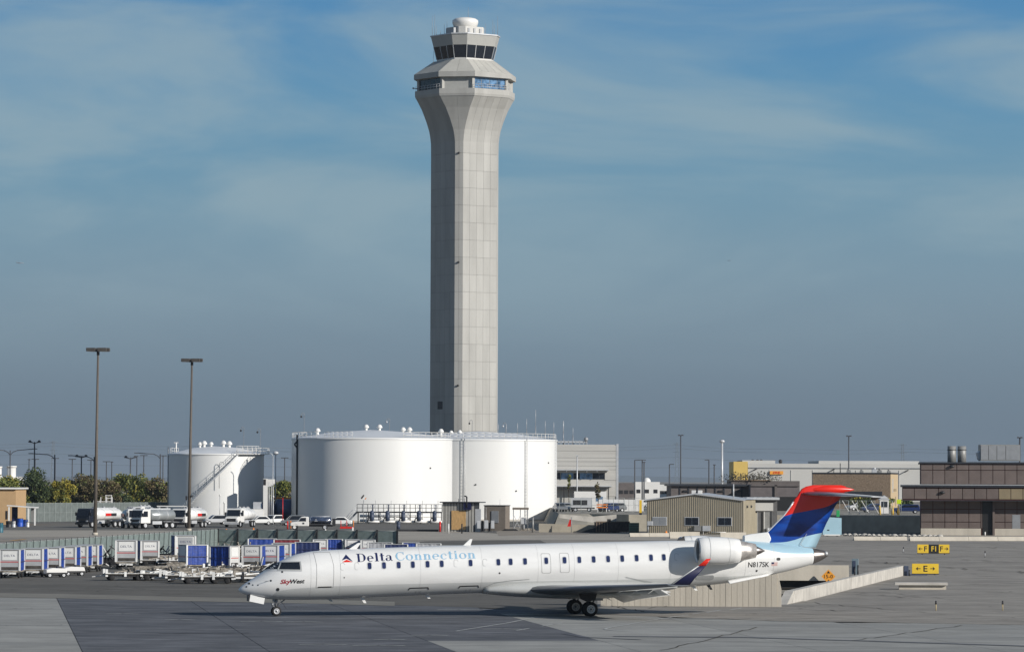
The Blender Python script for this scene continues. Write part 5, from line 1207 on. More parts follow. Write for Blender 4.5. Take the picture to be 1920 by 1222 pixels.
# canopy between trucks
cn2 = empty('white_canopy', gl(320,981), 0, 'long thin white canopy roof above the parked tankers', 'canopy')
b = MB(); b.box(-2.3, 2.6, -1, 1.5, 2.85, 3.0); b.build('roof', M_white, cn2)
for x in (-2.1,2.4): b = MB(); b.box(x-.06,x+.06,-.9,-.8,0,2.85); b.build('post', M_lgrey, cn2)
def pickup_tanker(loc, rz, label):
    t = empty('pickup_tanker', loc, rz, label, 'service truck')
    prof = [(-3.5,.55),(-3.52,.95),(-3.35,1.12),(-2.45,1.25),(-1.95,1.9),(-1.7,1.98),(-.95,1.98),(-.75,1.9),(-.72,.55)]
    b = MB(); b.prism(prof, -.98, .98); o = b.build('cab', M_white, t); m_ = o.modifiers.new('b','BEVEL'); m_.width = .1; m_.segments = 3
    for sg in (-1,1):
        b = MB(); b.prism([(-2.3,1.27),(-1.9,1.8),(-1.15,1.82),(-1.15,1.27)], sg*.985, sg*1.0); b.build('side_window', M_glass, o)
        b = MB(); b.lathe([(.5,-.03),(.5,.03),(.3,.03)], n=20, axis='y', origin=(-2.85, sg*.985, .42)); b.build('wheel_arch', M_dark, t)
        b = MB(); b.box(-1.7,-1.4,sg*.99-.01,sg*.99+.01,.85,1.1); b.build('door_badge', M_dark, o)
        add_wheel(t, -2.85, sg*.85, .40, .25, M_white); add_wheel(t, 1.7, sg*.85, .40, .25, M_lgrey)
    b = MB(); b.box(-3.62,-3.5,-.95,.95,.45,.7); b.build('bumper', M_dark, t)
    b = MB(); b.box(-.7, 2.9, -.5,.5,.5,.75); b.box(-.6, 2.7, -.95,.95,.72,.86); b.build('chassis', M_dark, t)
    b = MB(); b.lathe([(.01,-.6),(.8,-.52),(1,-.4),(1,2.5),(.8,2.62),(.01,2.7)], n=28, axis='x'); b.v = [(v[0], v[1]*.95, v[2]*.52+1.42) for v in b.v]; ts = b.build('tank_shell', M_chrome, t)
    b = MB(); b.cyl((-.4,-.35,2.0),(2.4,-.35,2.0),.04); b.cyl((-.4,.35,2.0),(2.4,.35,2.0),.04); 
    for i in range(5): b.cyl((-.3+i*.65,-.35,1.85),(-.3+i*.65,-.35,2.0),.03)
    b.build('top_rail', M_lgrey, ts)
    for x in (.1,1.9): b = MB(); b.prism([(x,1.3),(x+.5,1.3),(x+.25,1.65)], -.94,-.90); b.build('placard', M_lgrey, ts)
    b = MB(); b.box(2.8,3.3,-.7,.7,.6,1.7); b.build('hose_reel_box', M_dark, t)
    return t
pickup_tanker(gl(588,993), D_(3), 'white pickup with polished dark tank on its bed, side on before the largest tank')
# cars at left fence
def car(loc, rz, label, paint, L_=4.4, H=1.45, cat='car', van=False, wagon=False):
    t = empty('parked_car', loc, rz, label, cat, 'cars parked in the lots')
    h = L_/2
    low = [(-h,.35),(-h+.02,.7),(-h+.35,.88),(-h+1.1,.95),(h-.2,.98),(h,.8),(h,.35)]
    b = MB(); b.prism(low, -.85, .85); o = b.build('body', paint, t); m_ = o.modifiers.new('b','BEVEL'); m_.width = .09; m_.segments = 2
    top = [(-h+1.0,.93),(-h+1.65,H-.05),(-h+1.9,H),(h-(.35 if wagon else 1.2),H),(h-(.1 if wagon else .5),.95)]
    b = MB(); b.prism(top, -.72, .72); o2 = b.build('roof', paint, t); m_ = o2.modifiers.new('b','BEVEL'); m_.width = .07
    for sg in (-1,1):
        b = MB(); b.prism([(top[0][0]+.25,.98),(top[1][0]+.15,H-.13),(top[3][0]-.1,H-.13),(top[4][0]-.2,.98)], sg*.722, sg*.735); b.build('side_window', M_glass, t)
        for x in (-h+.85, h-.85): add_wheel(t, x, sg*.76, .32, .2)
    b = MB(); b.add([(top[0][0]-.01,-.62,1.0),(top[0][0]-.01,.62,1.0),(top[1][0]-.06,.6,H-.12),(top[1][0]-.06,-.6,H-.12)], [(0,1,2,3)]); b.v = [(v[0]-.03,v[1],v[2]+.02) for v in b.v]; b.build('windscreen', M_glass, t)
    return t
PT = {n: mat('car_'+n, c, .3, var=.03, coat=.4) for n, c in {'teal':(.05,.13,.16),'dark':(.012,.013,.016),'silver':(.45,.46,.47),'white':(.75,.75,.73),'navy':(.015,.03,.10),'red':(.3,.02,.02),'grey':(.15,.16,.17)}.items()}
car(gl(86,972), D_(160), 'teal car parked right of the carport', PT['teal']); car(gl(99,968.5), D_(90), 'black car parked close to the far fence at the left', PT['dark'])
def onterr(px, Y): return Vector((*tp(px, Y), TZ))
car(onterr(1051,650), D_(100), 'dark grey car at the left end of the raised lot beside the tank', PT['grey']); 
car(onterr(1063,655), D_(100), 'silver car beside the white flatbed on the raised lot', PT['silver'], wagon=True)
for px_, Y_, c_, a_, l_ in ((1142,648,'navy',60,'navy car parked right of the striped barricade on the raised lot'),(1150,655,'grey',20,'mid grey car behind the navy one on the raised lot'),(1180,690,'dark',10,'black car near the yellow post on the raised lot'),(1200,760,'white',0,'white car below the pair of street lamps'),(1222,770,'silver',0,'silver car beyond the ribbed building roof at its left'),(1240,780,'white',5,'white car just left of the flat roofed shed'),
  (1640,660,'navy',10,'navy car in the shade left of the brown building'),(1700,640,'navy',0,'dark blue car close to the brown building corner'),(1608,700,'silver',30,'silver car beneath the tip of the tailplane')):
    car(onterr(px_,Y_), D_(a_), l_, PT[c_], wagon=(px_%2 == 0))
for px_, py_, c_, a_, l_, hh_ in ((222,982,'white',80,'white van in the second rank right of the leftmost tanker',2.1),(322,984,'white',70,'white van between the two middle tankers under the thin canopy',2.0),(404,983,'silver',20,'silver wagon left of the bonneted tanker',1.6),(488,984,'white',15,'small white car right of the bonneted tanker',1.5),(512,983,'white',60,'small white car before the two blue tanks',1.6),(550,985,'grey',10,'grey car just behind the pickup tanker cab',1.7),(636,986,'white',0,'small white car right of the polished tank pickup',1.5),(172,980,'grey',80,'grey van behind the dark cabbed tanker',2.2)):
    car(gl(px_,py_), D_(a_), l_, PT[c_], H=hh_, L_=4.2, wagon=hh_ > 1.55)
# flatbed trailer on the terrace
t = empty('box_trailer', onterr(1094,650), 0, 'silver box trailer with dark slatted side on the raised lot', 'trailer')
b = MB(); b.box(-1.9,1.4,-.9,.9,.7,2.3); b.build('body', PT['silver'], t); b = MB(); b.box(-1.6,.7,-.95,-.9,1.1,1.9); b.build('side_opening', M_dark, t); b = MB(); b.box(-1.9,1.9,-.8,.8,.5,.7); b.build('chassis', M_dark, t)
for x in (-1.2,1.0): add_wheel(t, x, -.8, .35); 
# dark skip container and green bin below the terrace
t = empty('roll_off_container', (*tp(1150,583),0), R(4), 'long dark rusty ribbed skip container left of the tan ribbed building', 'skip container')
hw = 32/F*583; M_rust = mat('rusty_dark_steel', (.045,.032,.03), .7, var=.5, scale=3)
b = MB(); b.box(-hw,hw,0,.08,.15,1.55); b.box(-hw,hw,2.2,2.28,.15,1.55); b.box(-hw,-hw+.08,.08,2.2,.15,1.55); b.box(hw-.08,hw,.08,2.2,.15,1.55); b.box(-hw,hw,.08,2.2,.15,.23); b.build('shell', M_rust, t)
for i in range(13): b = MB(); x = -hw+.1+i*(2*hw-.2)/12; b.box(x-.05,x+.05,-.1,-.0,.1,1.6); b.build('rib', M_rust if i > 4 else M_brickw, t)
b = MB(); b.box(-hw,hw,-.12,0,1.56,1.68); b.build('top_rail', M_brickw, t)
b = MB(); b.box(-hw+.35*hw*2,-hw+.35*hw*2+.5,.4,.9,1.55,2.0); b.build('scrap_load', M_dark, t)
b = MB(); b.prism([(-hw-2.9,0),(-hw,0),(-hw,.75)], .2, .3); b.build('ramp_flap', M_dark, t)
t = empty('waste_bin', (*tp(1190,575),0), 0, 'green ribbed waste bin between the skip and the tan building', 'waste bin'); M_gb = mat('bin_green', (.10,.16,.12), .6, var=.15)
b = MB(); b.prism([(-.7,0),(.7,0),(.72,1.55),(-.72,1.55)], 0, 1.1); b.build('body', M_gb, t)
for z in (.35,.7,1.05,1.4): b = MB(); b.box(-.7,.7,-.05,-.005,z-.03,z+.03); b.build('rib', M_rust, t)
# light blue equipment box behind the fin
t = empty('utility_trailer', (*tp(1561,553),0), 0, 'pale blue box trailer standing just behind the tail fin', 'trailer')
M_pb = mat('pale_blue_panel', (.33,.50,.58), .5, var=.04); hw = 17.5/F*553
b = MB(); b.prism([(-hw,.25),(hw,.25),(hw,2.55),(-hw+.9,2.65),(-hw,2.1)], 0, 1.6); b.build('body', M_pb, t); b = MB(); b.box(-hw+.2,hw-.2,-.05,0,.12,.3); b.build('skirt', M_white, t); b = MB(); b.box(hw,hw+.06,.1,1.5,.2,2.5); b.build('end_trim', M_dark, t)
b = MB(); b.box(-hw+.6,-hw+.9,-.02,0,.8,.95); b.build('latch', M_dark, t)
for x in (-.7,.7): add_wheel(t, x, .2, .22, .15)
t = empty('green_box', (*tp(1572,556),0), 0, 'small bright green box on a post behind the pale blue trailer', 'box'); b = MB(); b.box(-.22,.22,0,.3,2.7,3.6); b.build('box_body', mat('bright_green', (.02,.30,.09), .5), t); b = MB(); b.cyl((0,.15,0),(0,.15,2.7),.05); b.build('post', M_grey, t)
# ---- baggage carts
M_cb = mat('cart_grey_board', (.33,.34,.35), .5, var=.12, scale=2, objvar=.12); M_cw = mat('cart_white_sign', (.66,.66,.64), .5, var=.05)
M_frame = mat('galvanised_frame', (.45,.45,.44), .5, metal=.2, var=.1)
M_deck = mat('scuffed_pale_deck', (.40,.36,.30), .8, scale=4, col2=(.03,.028,.026), stretch=(1,1,2))
M_ddeck = mat('dark_dolly_deck', (.05,.045,.04), .8, var=.6, scale=3)
def chassis(t, L_=3.2, W=1.5, hz_=.5, tow=True, deck=M_deck):
    b = MB(); b.box(-L_/2, L_/2, -W/2, W/2, hz_-.03, hz_+.05); b.build('deck', deck, t)
    b = MB()
    for sg in (-1,1): b.bar((-L_/2, sg*W*.4, hz_-.09), (L_/2, sg*W*.4, hz_-.09), .1, .12)
    for x in (-L_/2+.5, L_/2-.5): b.bar((x,-W*.45,.22),(x,W*.45,.22),.08,.08)
    b.build('frame', M_dark, t)
    for x in (-L_/2+.5, L_/2-.5):
        for sg in (-1,1):
            b = MB(); b.lathe([(.05,-.07),(.2,-.07),(.22,-.03),(.22,.03),(.2,.07),(.05,.07)], n=12, axis='y', origin=(x, sg*W*.42, .22)); b.lathe([(.12,-.075),(.01,-.08)], n=8, axis='y', origin=(x, sg*W*.42, .22)); b.build('wheel', M_rubber, t)
    for sx in (-1,1): b = MB(); b.box(sx*L_/2-.04*(1+sx), sx*L_/2+.04*(1-sx)+.0, -W*.32, W*.34, .30, .44); b.build('bumper_plate', M_cw, t)
    if tow: b = MB(); b.bar((-L_/2,0,.38),(-L_/2-.9,0,.28),.07,.07); b.bar((-L_/2,.3,.38),(-L_/2-.4,0,.33),.05,.05); b.bar((-L_/2,-.3,.38),(-L_/2-.4,0,.33),.05,.05); b.build('tow_bar', M_frame, t)
def covered_cart(L_=3.2, W=1.55, H=2.15, board=M_cb, curtain=M_bluecloth, sign='DELTA', signm=None, cur2=None):
    """closed ends at +-X, curtains on the long sides"""
    t = empty('baggage_cart', (0,0,0), 0, 'x', 'baggage cart'); chassis(t, L_, W)
    for sx in (-1,1):
        b = MB(); b.box(sx*L_/2-.03, sx*L_/2+.03, -W/2+.06, W/2-.06, .57, H-.04); o = b.build('end_panel', board, t)
        b = MB(); b.box(sx*(L_/2+.034)-.004, sx*(L_/2+.034)+.004, -W*.42, W*.40, .62, .86); b.build('lower_panel', M_ddeck, o)
        b = MB(); x = sx*(L_/2+.045); b.box(x-.012, x+.012, -W*.36, W*.36, 1.38, H-.08); s_ = b.build('sign_board', signm or M_cw, o)
        if sign: text_obj(sign, M_lett, s_, (x+sx*.014, 0, 1.72), .16, xdir=(0,sx,0), width=W*.55)
        b = MB(); x = sx*(L_/2+.04); b.box(x-.01, x+.01, -W/2+.07, W/2-.07, 1.22, 1.27); b.build('rail', M_red, o)
        for sy in (-1,1): b = MB(); b.box(sx*L_/2-.07, sx*L_/2+.07, sy*W/2-.07, sy*W/2+.07, .56, H); b.build('post', M_cw, t)
    b = MB(); b.box(-L_/2-.06, L_/2+.06, -W/2-.06, W/2+.06, H, H+.05); b.build('roof', M_frame, t)
    for sy in (-1,1):
        b = MB(); n = 18; vs = []
        for i in range(n+1):
            x = -L_/2+.08+(L_-.16)*i/n; yv = sy*(W/2-.02+.035*math.sin(i*1.9)+.02*math.sin(i*.7))
            vs += [(x, yv, .58), (x, yv+.02*math.sin(i*2.7), (H+.58)/2), (x, yv, H-.01)]
        b.add(vs, [(i*3+j, i*3+3+j, i*3+4+j, i*3+1+j) for i in range(n) for j in (0,1)], True); c_ = b.build('curtain', curtain, t, fix=False)
        b = MB(); b.box(-L_/2, L_/2, sy*(W/2+.07)-.01, sy*(W/2+.07)+.01, 1.22, 1.28); b.build('strap', mat('curtain_strap', (.02,.03,.1), .6), c_)
    return t
CG = 'covered baggage carts on the apron'
c_a = covered_cart()
hdr = math.atan2(26, 3.7)
row = [(22,1083),(66,1080.5),(98,1078),(128,1075.5),(150,1073),(170,1071)]
nm = ('nearest, at the left edge','second from the left','third from the left','fourth from the left','fifth from the left','last and farthest back')
def put(src, px, py, rz, label, group=CG, first=None, sc=None):
    o = src if src.get('label') == 'x' else copy_tree(src); o['label'] = label; o['group'] = group; p = G(px, py); o.location = (p.x, p.y, .026); o.rotation_euler.z = rz
    if sc: o.scale = (sc,)*3
    return o
for (px_, py_), n_ in zip(row, nm): put(c_a, px_, py_, R(90.5)+random.uniform(-.02,.02), 'grey end covered baggage cart of the left row, '+n_)
c_white = covered_cart(board=mat('cart_white_board', (.62,.62,.60), .5, var=.08, scale=2), signm=M_cb)
put(c_a, 236, 1066.5, R(96), 'wide grey cart with red rail right of the pile of dark frames', sc=1.12)
put(c_a, 278, 1060, R(100), 'blue curtained cart just right of the wide grey one')
put(c_white, 344, 1056, R(100), 'pale cart standing left behind the two big blue tarpaulin carts', sc=1.15)
c_blue = covered_cart(L_=1.9, W=1.5, H=2.2, board=mat('cart_pale_end', (.55,.55,.53), .5, var=.1), sign='')
put(c_blue, 362, 1071, R(30), 'left one of the two tall carts with bright blue tarpaulin fronts', sc=.98)
put(c_blue, 420, 1074, R(-24), 'right one of the two tall carts with bright blue tarpaulin fronts', sc=.98)
put(c_a, 478, 1072, R(84), 'left grey cart with white sign, before the cockpit of the jet')
put(c_a, 510, 1071, R(84), 'second grey cart with white sign, nearest the nose of the jet')
put(c_a, 532, 1066, R(86), 'third grey cart from the nose, half hidden behind the cockpit roof')
# far rows showing above the fuselage
c_gc = covered_cart(L_=2.8, board=M_cb, curtain=mat('grey_curtain', (.30,.31,.33), .6, var=.25, scale=3), sign='')
c_dk = covered_cart(L_=2.7, H=2.0, board=M_cw, curtain=mat('navy_curtain', (.008,.02,.09), .6, var=.25, scale=3), sign='')
c_red = covered_cart(L_=2.9, board=M_cb, curtain=mat('maroon_curtain', (.17,.012,.02), .6, var=.2, scale=3), sign='')
far_specs = [(491,1046,8,'w','pale container cart above the grey signed carts'),(538,1048,4,'r','cart with dark red curtain behind the cockpit roof'),(577,1051,2,'d','dark blue cart right behind the red curtained one'),(600,1048,94,'g','grey cart between two blue ones above the forward fuselage'),
 (626,1048,3,'b','bright blue cart above the passenger door'),(660,1048,94,'g','grey cart above the triangular emblem'),(690,1049,92,'g','white signed cart above the Delta word'),(712,1052,4,'c','grey curtained cart above the end of the first word'),(742,1053,4,'d','dark navy cart above the gap between the words'),
 (770,1053,3,'b','blue cart above the letters n of the second word'),(803,1054,5,'c','pale cart above the middle of the second word'),(845,1056,4,'d','navy cart near the second blade antenna')]
for px_, py_, a_, k_, l_ in far_specs:
    put({'w':c_white,'r':c_red,'b':c_blue,'g':c_a,'c':c_gc,'d':c_dk}[k_], px_, py_, R(a_), l_, 'carts standing behind the fuselage', sc=.86 if px_ < 700 else .80)
# empty flat dollies
def dolly(kind=0):
    t = empty('flat_dolly', (0,0,0), 0, 'x', 'dolly'); chassis(t, 3.0, 1.6, .46, deck=M_ddeck)
    b = MB()
    for sg in (-1,1): b.box(-1.5,1.5,sg*.8-.03,sg*.8+.03,.52,.555)
    for i in range(6): x = -1.3+i*.52; b.cyl((x,-.72,.545),(x,.72,.545),.035,n=6)
    b.build('rail_rollers', M_cw if kind != 1 else M_deck, t)
    if kind == 1: b = MB(); b.box(-1.5,1.5,-.8,-.74,.3,.46); b.build('side_board', M_cw, t)
    if kind == 2:
        for x in (-1.45,1.45): b = MB(); b.box(x-.04,x+.04,-.75,.75,.55,.95); b.build('end_stop', M_deck, t)
    for x,y in ((-1.4,-.7),(1.4,-.7),(-1.4,.7),(1.4,.7),(0,-.78)):
        b = MB(); b.box(x-.09,x+.09,y-.09,y+.09,.30,.66+.1*((kind+int(x*3)) % 3)); b.build('corner_stop', M_cw if (kind+int(x*10+y*10)) % 2 else M_dark, t)
    b = MB(); b.bar((-.8,-.6,.6),(.3,.5,.72),.1,.08); b.bar((.2,-.7,.6),(1.2,.1,.68),.08,.08); b.build('loose_bar', M_cw if kind else M_deck, t)
    return t
dl = [dolly(0), dolly(1), dolly(2)]
sp_ = [(232,1088,12),(268,1087,95),(300,1088,8),(345,1091,10),(312,1082,4),(358,1084,12),(398,1088,6),(392,1080,15),(430,1090,8),(438,1083,95),(455,1092,5),(462,1084,10),(418,1077,20),(476,1088,85),(330,1077,90),(295,1061,8),(320,1058,12),(348,1062,5),(470,1077,6),(497,1079,12),(402,1094,4),(376,1094,10),(505,1074,30),(448,1074,10)]
words_ = ['nearest the left end','second from the left end','third from the left end','in the front rank below the pale cart','in the second rank, left of centre','in the second rank at centre','in the front rank at centre','in the third rank at centre','in the front rank, right of centre','crosswise in the second rank','last of the front rank by the nose','in the second rank by the nose','behind the blue tarpaulin cart wheels','crosswise below the cockpit','crosswise behind the second rank','far back, right of the blue curtained cart','far back, left of the pale cart','far back below the pale cart','under the signed grey carts, left','under the signed grey carts, right','frontmost below the blue tarpaulin carts','frontmost, left of the blue tarpaulin carts','close to the windscreen','between the tarpaulin cart and grey cart']
for i, (px_, py_, a_) in enumerate(sp_): put(dl[i % 3], px_, py_, R(a_+random.uniform(-5,5)), 'empty flat baggage dolly '+words_[i], 'empty flat dollies left of the jet nose')
# white forward side boards like low tugs in the left row
def tug(loc, rz, label, m=M_white):
    t = empty('tow_tractor', loc, rz, label, 'tow tractor', 'small tow tractors')
    b = MB(); b.prism([(-.85,.25),(-.85,.62),(-.35,.74),(.75,.70),(.85,.25)], -.5,.5); o = b.build('body', m, t); m_ = o.modifiers.new('b','BEVEL'); m_.width=.05
    b = MB(); b.box(.1,.45,-.3,.3,.7,.86); b.build('seat', M_dark, t); b = MB(); b.box(-.86,.86,-.515,-.5,.28,.4); b.build('skirt', M_dark, t)
    for x in (-.55,.55):
        for sg in (-1,1): add_wheel(t, x, sg*.45, .2, .15)
tug(G(104,1082), R(20), 'low white tow tractor before the third cart of the left row'); tug(G(138,1079), R(20), 'low white tow tractor before the fifth cart of the left row')
# heap of folded dark frames between the rows
def heap(px, py, label, n=34, w_=1.7, h_=2.0, m=M_dark, seed=3):
    rr_ = random.Random(seed); t = empty('frame_stack', G(px,py), 0, label, 'stacked frames')
    for k_ in range(n):
        a = Vector((rr_.uniform(-w_,w_), rr_.uniform(-1,1), rr_.uniform(.1,h_*.7))); d_ = Vector((rr_.uniform(-1,1), rr_.uniform(-.6,.6), rr_.uniform(-.5,1.0))).normalized()*rr_.uniform(.5,1.3); e = a+d_; e.z = clamp(e.z,.05,h_)
        b = MB(); b.bar(a, e, .08, .08); b.build('frame_bar', m if k_ % 5 else M_frame, t)
    b = MB()
    for sx in (-1,1): b.lathe([(.05,-.1),(.3,-.1),(.3,.1),(.05,.1)], n=14, axis='y', origin=(sx*w_*.6,0,.3))
    b.box(-w_*.8,w_*.8,-.4,.4,.25,.9); b.build('trolley', m, t)
heap(202, 1064, 'dark tangle of stacked trolley frames right of the left cart row'); heap(306, 1056, 'dark stacked frames between the blue curtained cart and the pale cart', n=18, w_=.8, h_=1.6, seed=5)
heap(395, 1086, 'low jumble of pale bars on the dollies in front of the blue tarpaulin carts', n=60, w_=3.6, h_=.95, m=M_deck, seed=21); heap(455, 1084, 'low jumble of dark and pale bars on the dollies left of the jet nose', n=50, w_=2.2, h_=1.0, m=M_ddeck, seed=22); heap(300, 1082, 'low jumble of bars on the dollies at the left end of the dolly field', n=36, w_=2.6, h_=.85, m=M_deck, seed=23); heap(330, 1059, 'jumble of pale bars below the pale cart', n=30, w_=1.8, h_=.8, m=M_deck, seed=24)
heap(455, 1064, 'tall stack of white frames between the blue tarpaulin cart and the grey carts', n=26, w_=.55, h_=2.2, m=M_deck, seed=8); heap(425, 1046, 'pale stacked frames behind the blue tarpaulin carts', n=26, w_=1.6, h_=1.5, m=M_deck, seed=11)
t = empty('lying_frame', G(487,1073), 0, 'slanted pale pole leaning before the signed grey carts', 'pole'); b = MB(); b.bar((0,0,0),(.3,0,1.3),.06); b.build('pole_bar', M_cw, t)
# ================================================================== FENCES, POLES, TREES, SMALL THINGS
M_mesh = mat('grey_green_screen_mesh', (.17,.21,.20), .8, var=.18, scale=2.5, objvar=.06)
M_wire = mat('galvanised_fence_wire', (.30,.33,.32), .6, var=.1)
def fence(a, b_, n, h, label, post=M_dark, meshm=M_mesh, lean=0.0, brace=False, name='screen_fence', rail=True, w_=.07):
    d = b_-a; L_ = d.length; t = empty(name, a, math.atan2(d.y, d.x), label, 'fence'); st2 = L_/n
    pb = MB(); pb.box(.04, st2-.04, -.015, .015, .06, h-.02); p0 = pb.build('screen_panel', meshm, t)
    qb = MB(); qb.bar((0,-.05,0),(lean,-.05,h+.12),w_,w_); q0 = qb.build('post', post, t)
    if rail:
        rb = MB(); rb.cyl((0,0,h),(st2,0,h),.03,n=5); r0 = rb.build('top_rail', M_wire, t)
        rb = MB(); rb.cyl((0,-.03,h*.5),(st2,-.03,h*.5),.02,n=5); r1 = rb.build('middle_rail', M_wire, t)
    if brace: kb = MB(); kb.bar((0,-.1,h),(-.95,-.7,.1),.07,.07); k0 = kb.build('brace', post, t)
    for i in range(1, n):
        inst(p0, t, (i*st2,0,0)); inst(q0, t, (i*st2,0,0))
        if rail: inst(r0, t, (i*st2,0,0)); inst(r1, t, (i*st2,0,0))
        if brace: inst(k0, t, (i*st2,0,0))
    inst(q0, t, (L_,0,0)); return t
fa, fb_ = G(-60,1082), G(408,1036.5)
fence(fa, fb_, 44, 2.45, 'long grey green screened fence behind the left carts', post=mat('fence_post_grey',(.07,.085,.085),.7), lean=.35)
fence(G(409,1036.5), G(745,1040), 9, 2.42, 'grey screened fence with dark posts and braces behind the middle carts', brace=True, w_=.16)
# chain fence far left behind the lot
M_cl = mat('far_fence_mesh', (.115,.135,.13), .8, var=.15)
fence(Vector((*tp(32,690),0)), Vector((*tp(330,735),0)), 30, 3.3, 'tall pale chain fence below the trees at the left', post=M_wire, meshm=M_cl)
fence(Vector((*tp(495,742),0)), Vector((*tp(552,742),0)), 6, 2.6, 'short piece of chain fence between the two fuel tanks', post=M_wire, meshm=M_cl)
# open fence on the terrace edge
def openfence(a, b_, n, h, label, z0=TZ):
    d = b_-a; L_ = d.length; t = empty('wire_fence', (a.x,a.y,z0), math.atan2(d.y, d.x), label, 'fence'); s_ = L_/n
    q = MB(); q.cyl((0,0,0),(0,0,h),.04,n=6); q0 = q.build('post', M_wire, t)
    r_ = MB()
    for z in (.15,h*.5,h-.03): r_.cyl((0,0,z),(s_,0,z),.018,n=4)
    for k_ in range(8): r_.cyl((s_*k_/8,0,.1),(s_*(k_+1)/8,0,h-.05),.008,n=3)
    r0 = r_.build('wire_mesh', M_wire, t)
    for i in range(1,n): inst(q0,t,(i*s_,0,0)); inst(r0,t,(i*s_,0,0))
    inst(q0,t,(L_,0,0))
openfence(tp(1050,630), tp(1212,630), 8, 2.4, 'open wire fence along the raised lot right of the tanks')
openfence(tp(1575,610), tp(1690,612), 7, 2.2, 'open wire fence with braces behind the tailplane')
t = empty('barrier_fence', onterr(1165,655), 0, 'white boarded site fence behind the cars on the raised lot', 'fence')
for i in range(9): b = MB(); b.box(-3.6+i*.82,-3.6+i*.82+.78,0,.05,.1,2.0); b.build('board', M_cw, t)
for i in range(4):
    b = MB()
    t = empty('lean_pole', onterr(1580+18*i,605), 0, 'slanted white pole of the rack behind the tailplane, '+('first','second','third','last')[i]+' from the left', 'pole', 'slanted poles behind the tailplane')
    b.bar((0,0,2.2),(1.2,0,.2),.09); b.build('pole_bar', M_white, t)
# ---- tall lamp posts
def highmast(px, pyb, pyt, lean_px, label):
    p = G(px, pyb); Y = p.y; top = P(px+lean_px, pyt, Y); t = empty('floodlight_mast', (p.x,p.y,.02), 0, label, 'lamp post', 'tall lamp posts at the left')
    tp_ = Vector((top.x-p.x, 0, top.z)); b = MB(); b.cyl((0,0,0), tp_, .26, .13, n=12); b.build('pole', M_pole, t)
    b = MB(); b.cyl((0,0,0),(0,0,.35),.4,n=12); b.build('base', M_conc2, t)
    for sg, y in ((-1,-.3),(-.55,.5),(1,.2),(.6,-.5)):
        b = MB(); c_ = tp_+Vector((sg*.95, y, .22)); b.box(c_.x-.62, c_.x+.62, c_.y-.35, c_.y+.35, c_.z-.22, c_.z+.26); o = b.build('lamp_head', mat('lamp_brown', (.055,.05,.045), .5, var=.2), t); m_ = o.modifiers.new('b','BEVEL'); m_.width=.06
        b = MB(); b.box(c_.x-.5, c_.x+.5, c_.y-.28, c_.y+.28, c_.z-.25, c_.z-.223); b.build('lens', M_grey, o)
    b = MB(); b.cyl(tp_-Vector((0,0,.5)), tp_+Vector((0,0,.15)), .2, n=10); b.box(tp_.x-.5,tp_.x+.5,-.06,.06,tp_.z-.0,tp_.z+.12); b.build('bracket', M_dark, t)
    return t
highmast(178,1003,659,6,'taller of the two brown lamp posts, leftmost, before the tanker trucks')
t = highmast(354,995,678.5,6,'second brown lamp post, standing before the spiral stair tank')
b = MB(); b.box(-.5,-.25,-.3,0,4.5,5.1); b.box(.25,.55,-.3,0,4.9,5.2); b.build('speaker_box', M_dark, t)
# ---- far street lamps
M_lp = mat('far_pole_dark', (.06,.065,.075), .7, var=.1)
def slamp(px, pyt, kind, label, Y=860, base=0, m=None, r=.09):
    p = tp(px, Y); zt3 = zat(px, pyt, Y)-base; t = empty('street_lamp', (p.x,p.y,base), 0, label, 'street lamp', 'street lamps beyond the lots'); m = m or M_lp; k_ = Y/F
    b = MB(); b.cyl((0,0,0),(0,0,zt3),r*1.3,r,n=8); b.build('pole', m, t)
    def head(x, z, w_=6, h_=1.6): b = MB(); b.box(x-w_/2*k_, x+w_/2*k_, -.2, .2, z-h_/2*k_, z+h_/2*k_); b.build('lamp_head', m, t)
    def arm(x1, z1, sag=4):
        b = MB(); b.tube([(0,0,zt3-sag*k_),(x1*.12,0,zt3-sag*k_*.35),(x1*.3,0,zt3),(x1,0,z1)], r*.7, n=5); b.build('arm', m, t)
    if kind == 'T': head(0, zt3, 14)
    elif kind == 't': head(0, zt3, 5)
    elif kind == 'Y':
        for sg in (-1,1): b = MB(); b.tube([(0,0,zt3-3*k_),(sg*6*k_,0,zt3-.5*k_)], r*.8, n=5); b.build('arm', m, t); b = MB(); b.prism([(sg*5*k_,zt3-2*k_),(sg*12*k_,zt3-1*k_),(sg*10*k_,zt3+3*k_),(sg*7*k_,zt3+3*k_)], -.3,.3); b.build('lamp_head', m, t)
    elif kind == 'D': arm(-40*k_, zt3+2*k_, 9); arm(44*k_, zt3+3*k_, 9); head(46*k_, zt3+3*k_, 9)
    elif kind == 'L': arm(-42*k_, zt3+2*k_, 9); head(-45*k_, zt3+2*k_, 8)
    elif kind == 'R1': head(4.5*k_, zt3, 8)
    elif kind == 'L1': head(-4*k_, zt3, 8)
    elif kind == 'F':
        for sg in (-1,1): head(sg*3*k_, zt3, 4, 2.5)
    elif kind == 'B': b = MB(); b.ball((0,0,zt3+.2),.45,n=6,sc=(1.2,1,.8)); b.build('lamp_head', M_lgrey, t)
    return t
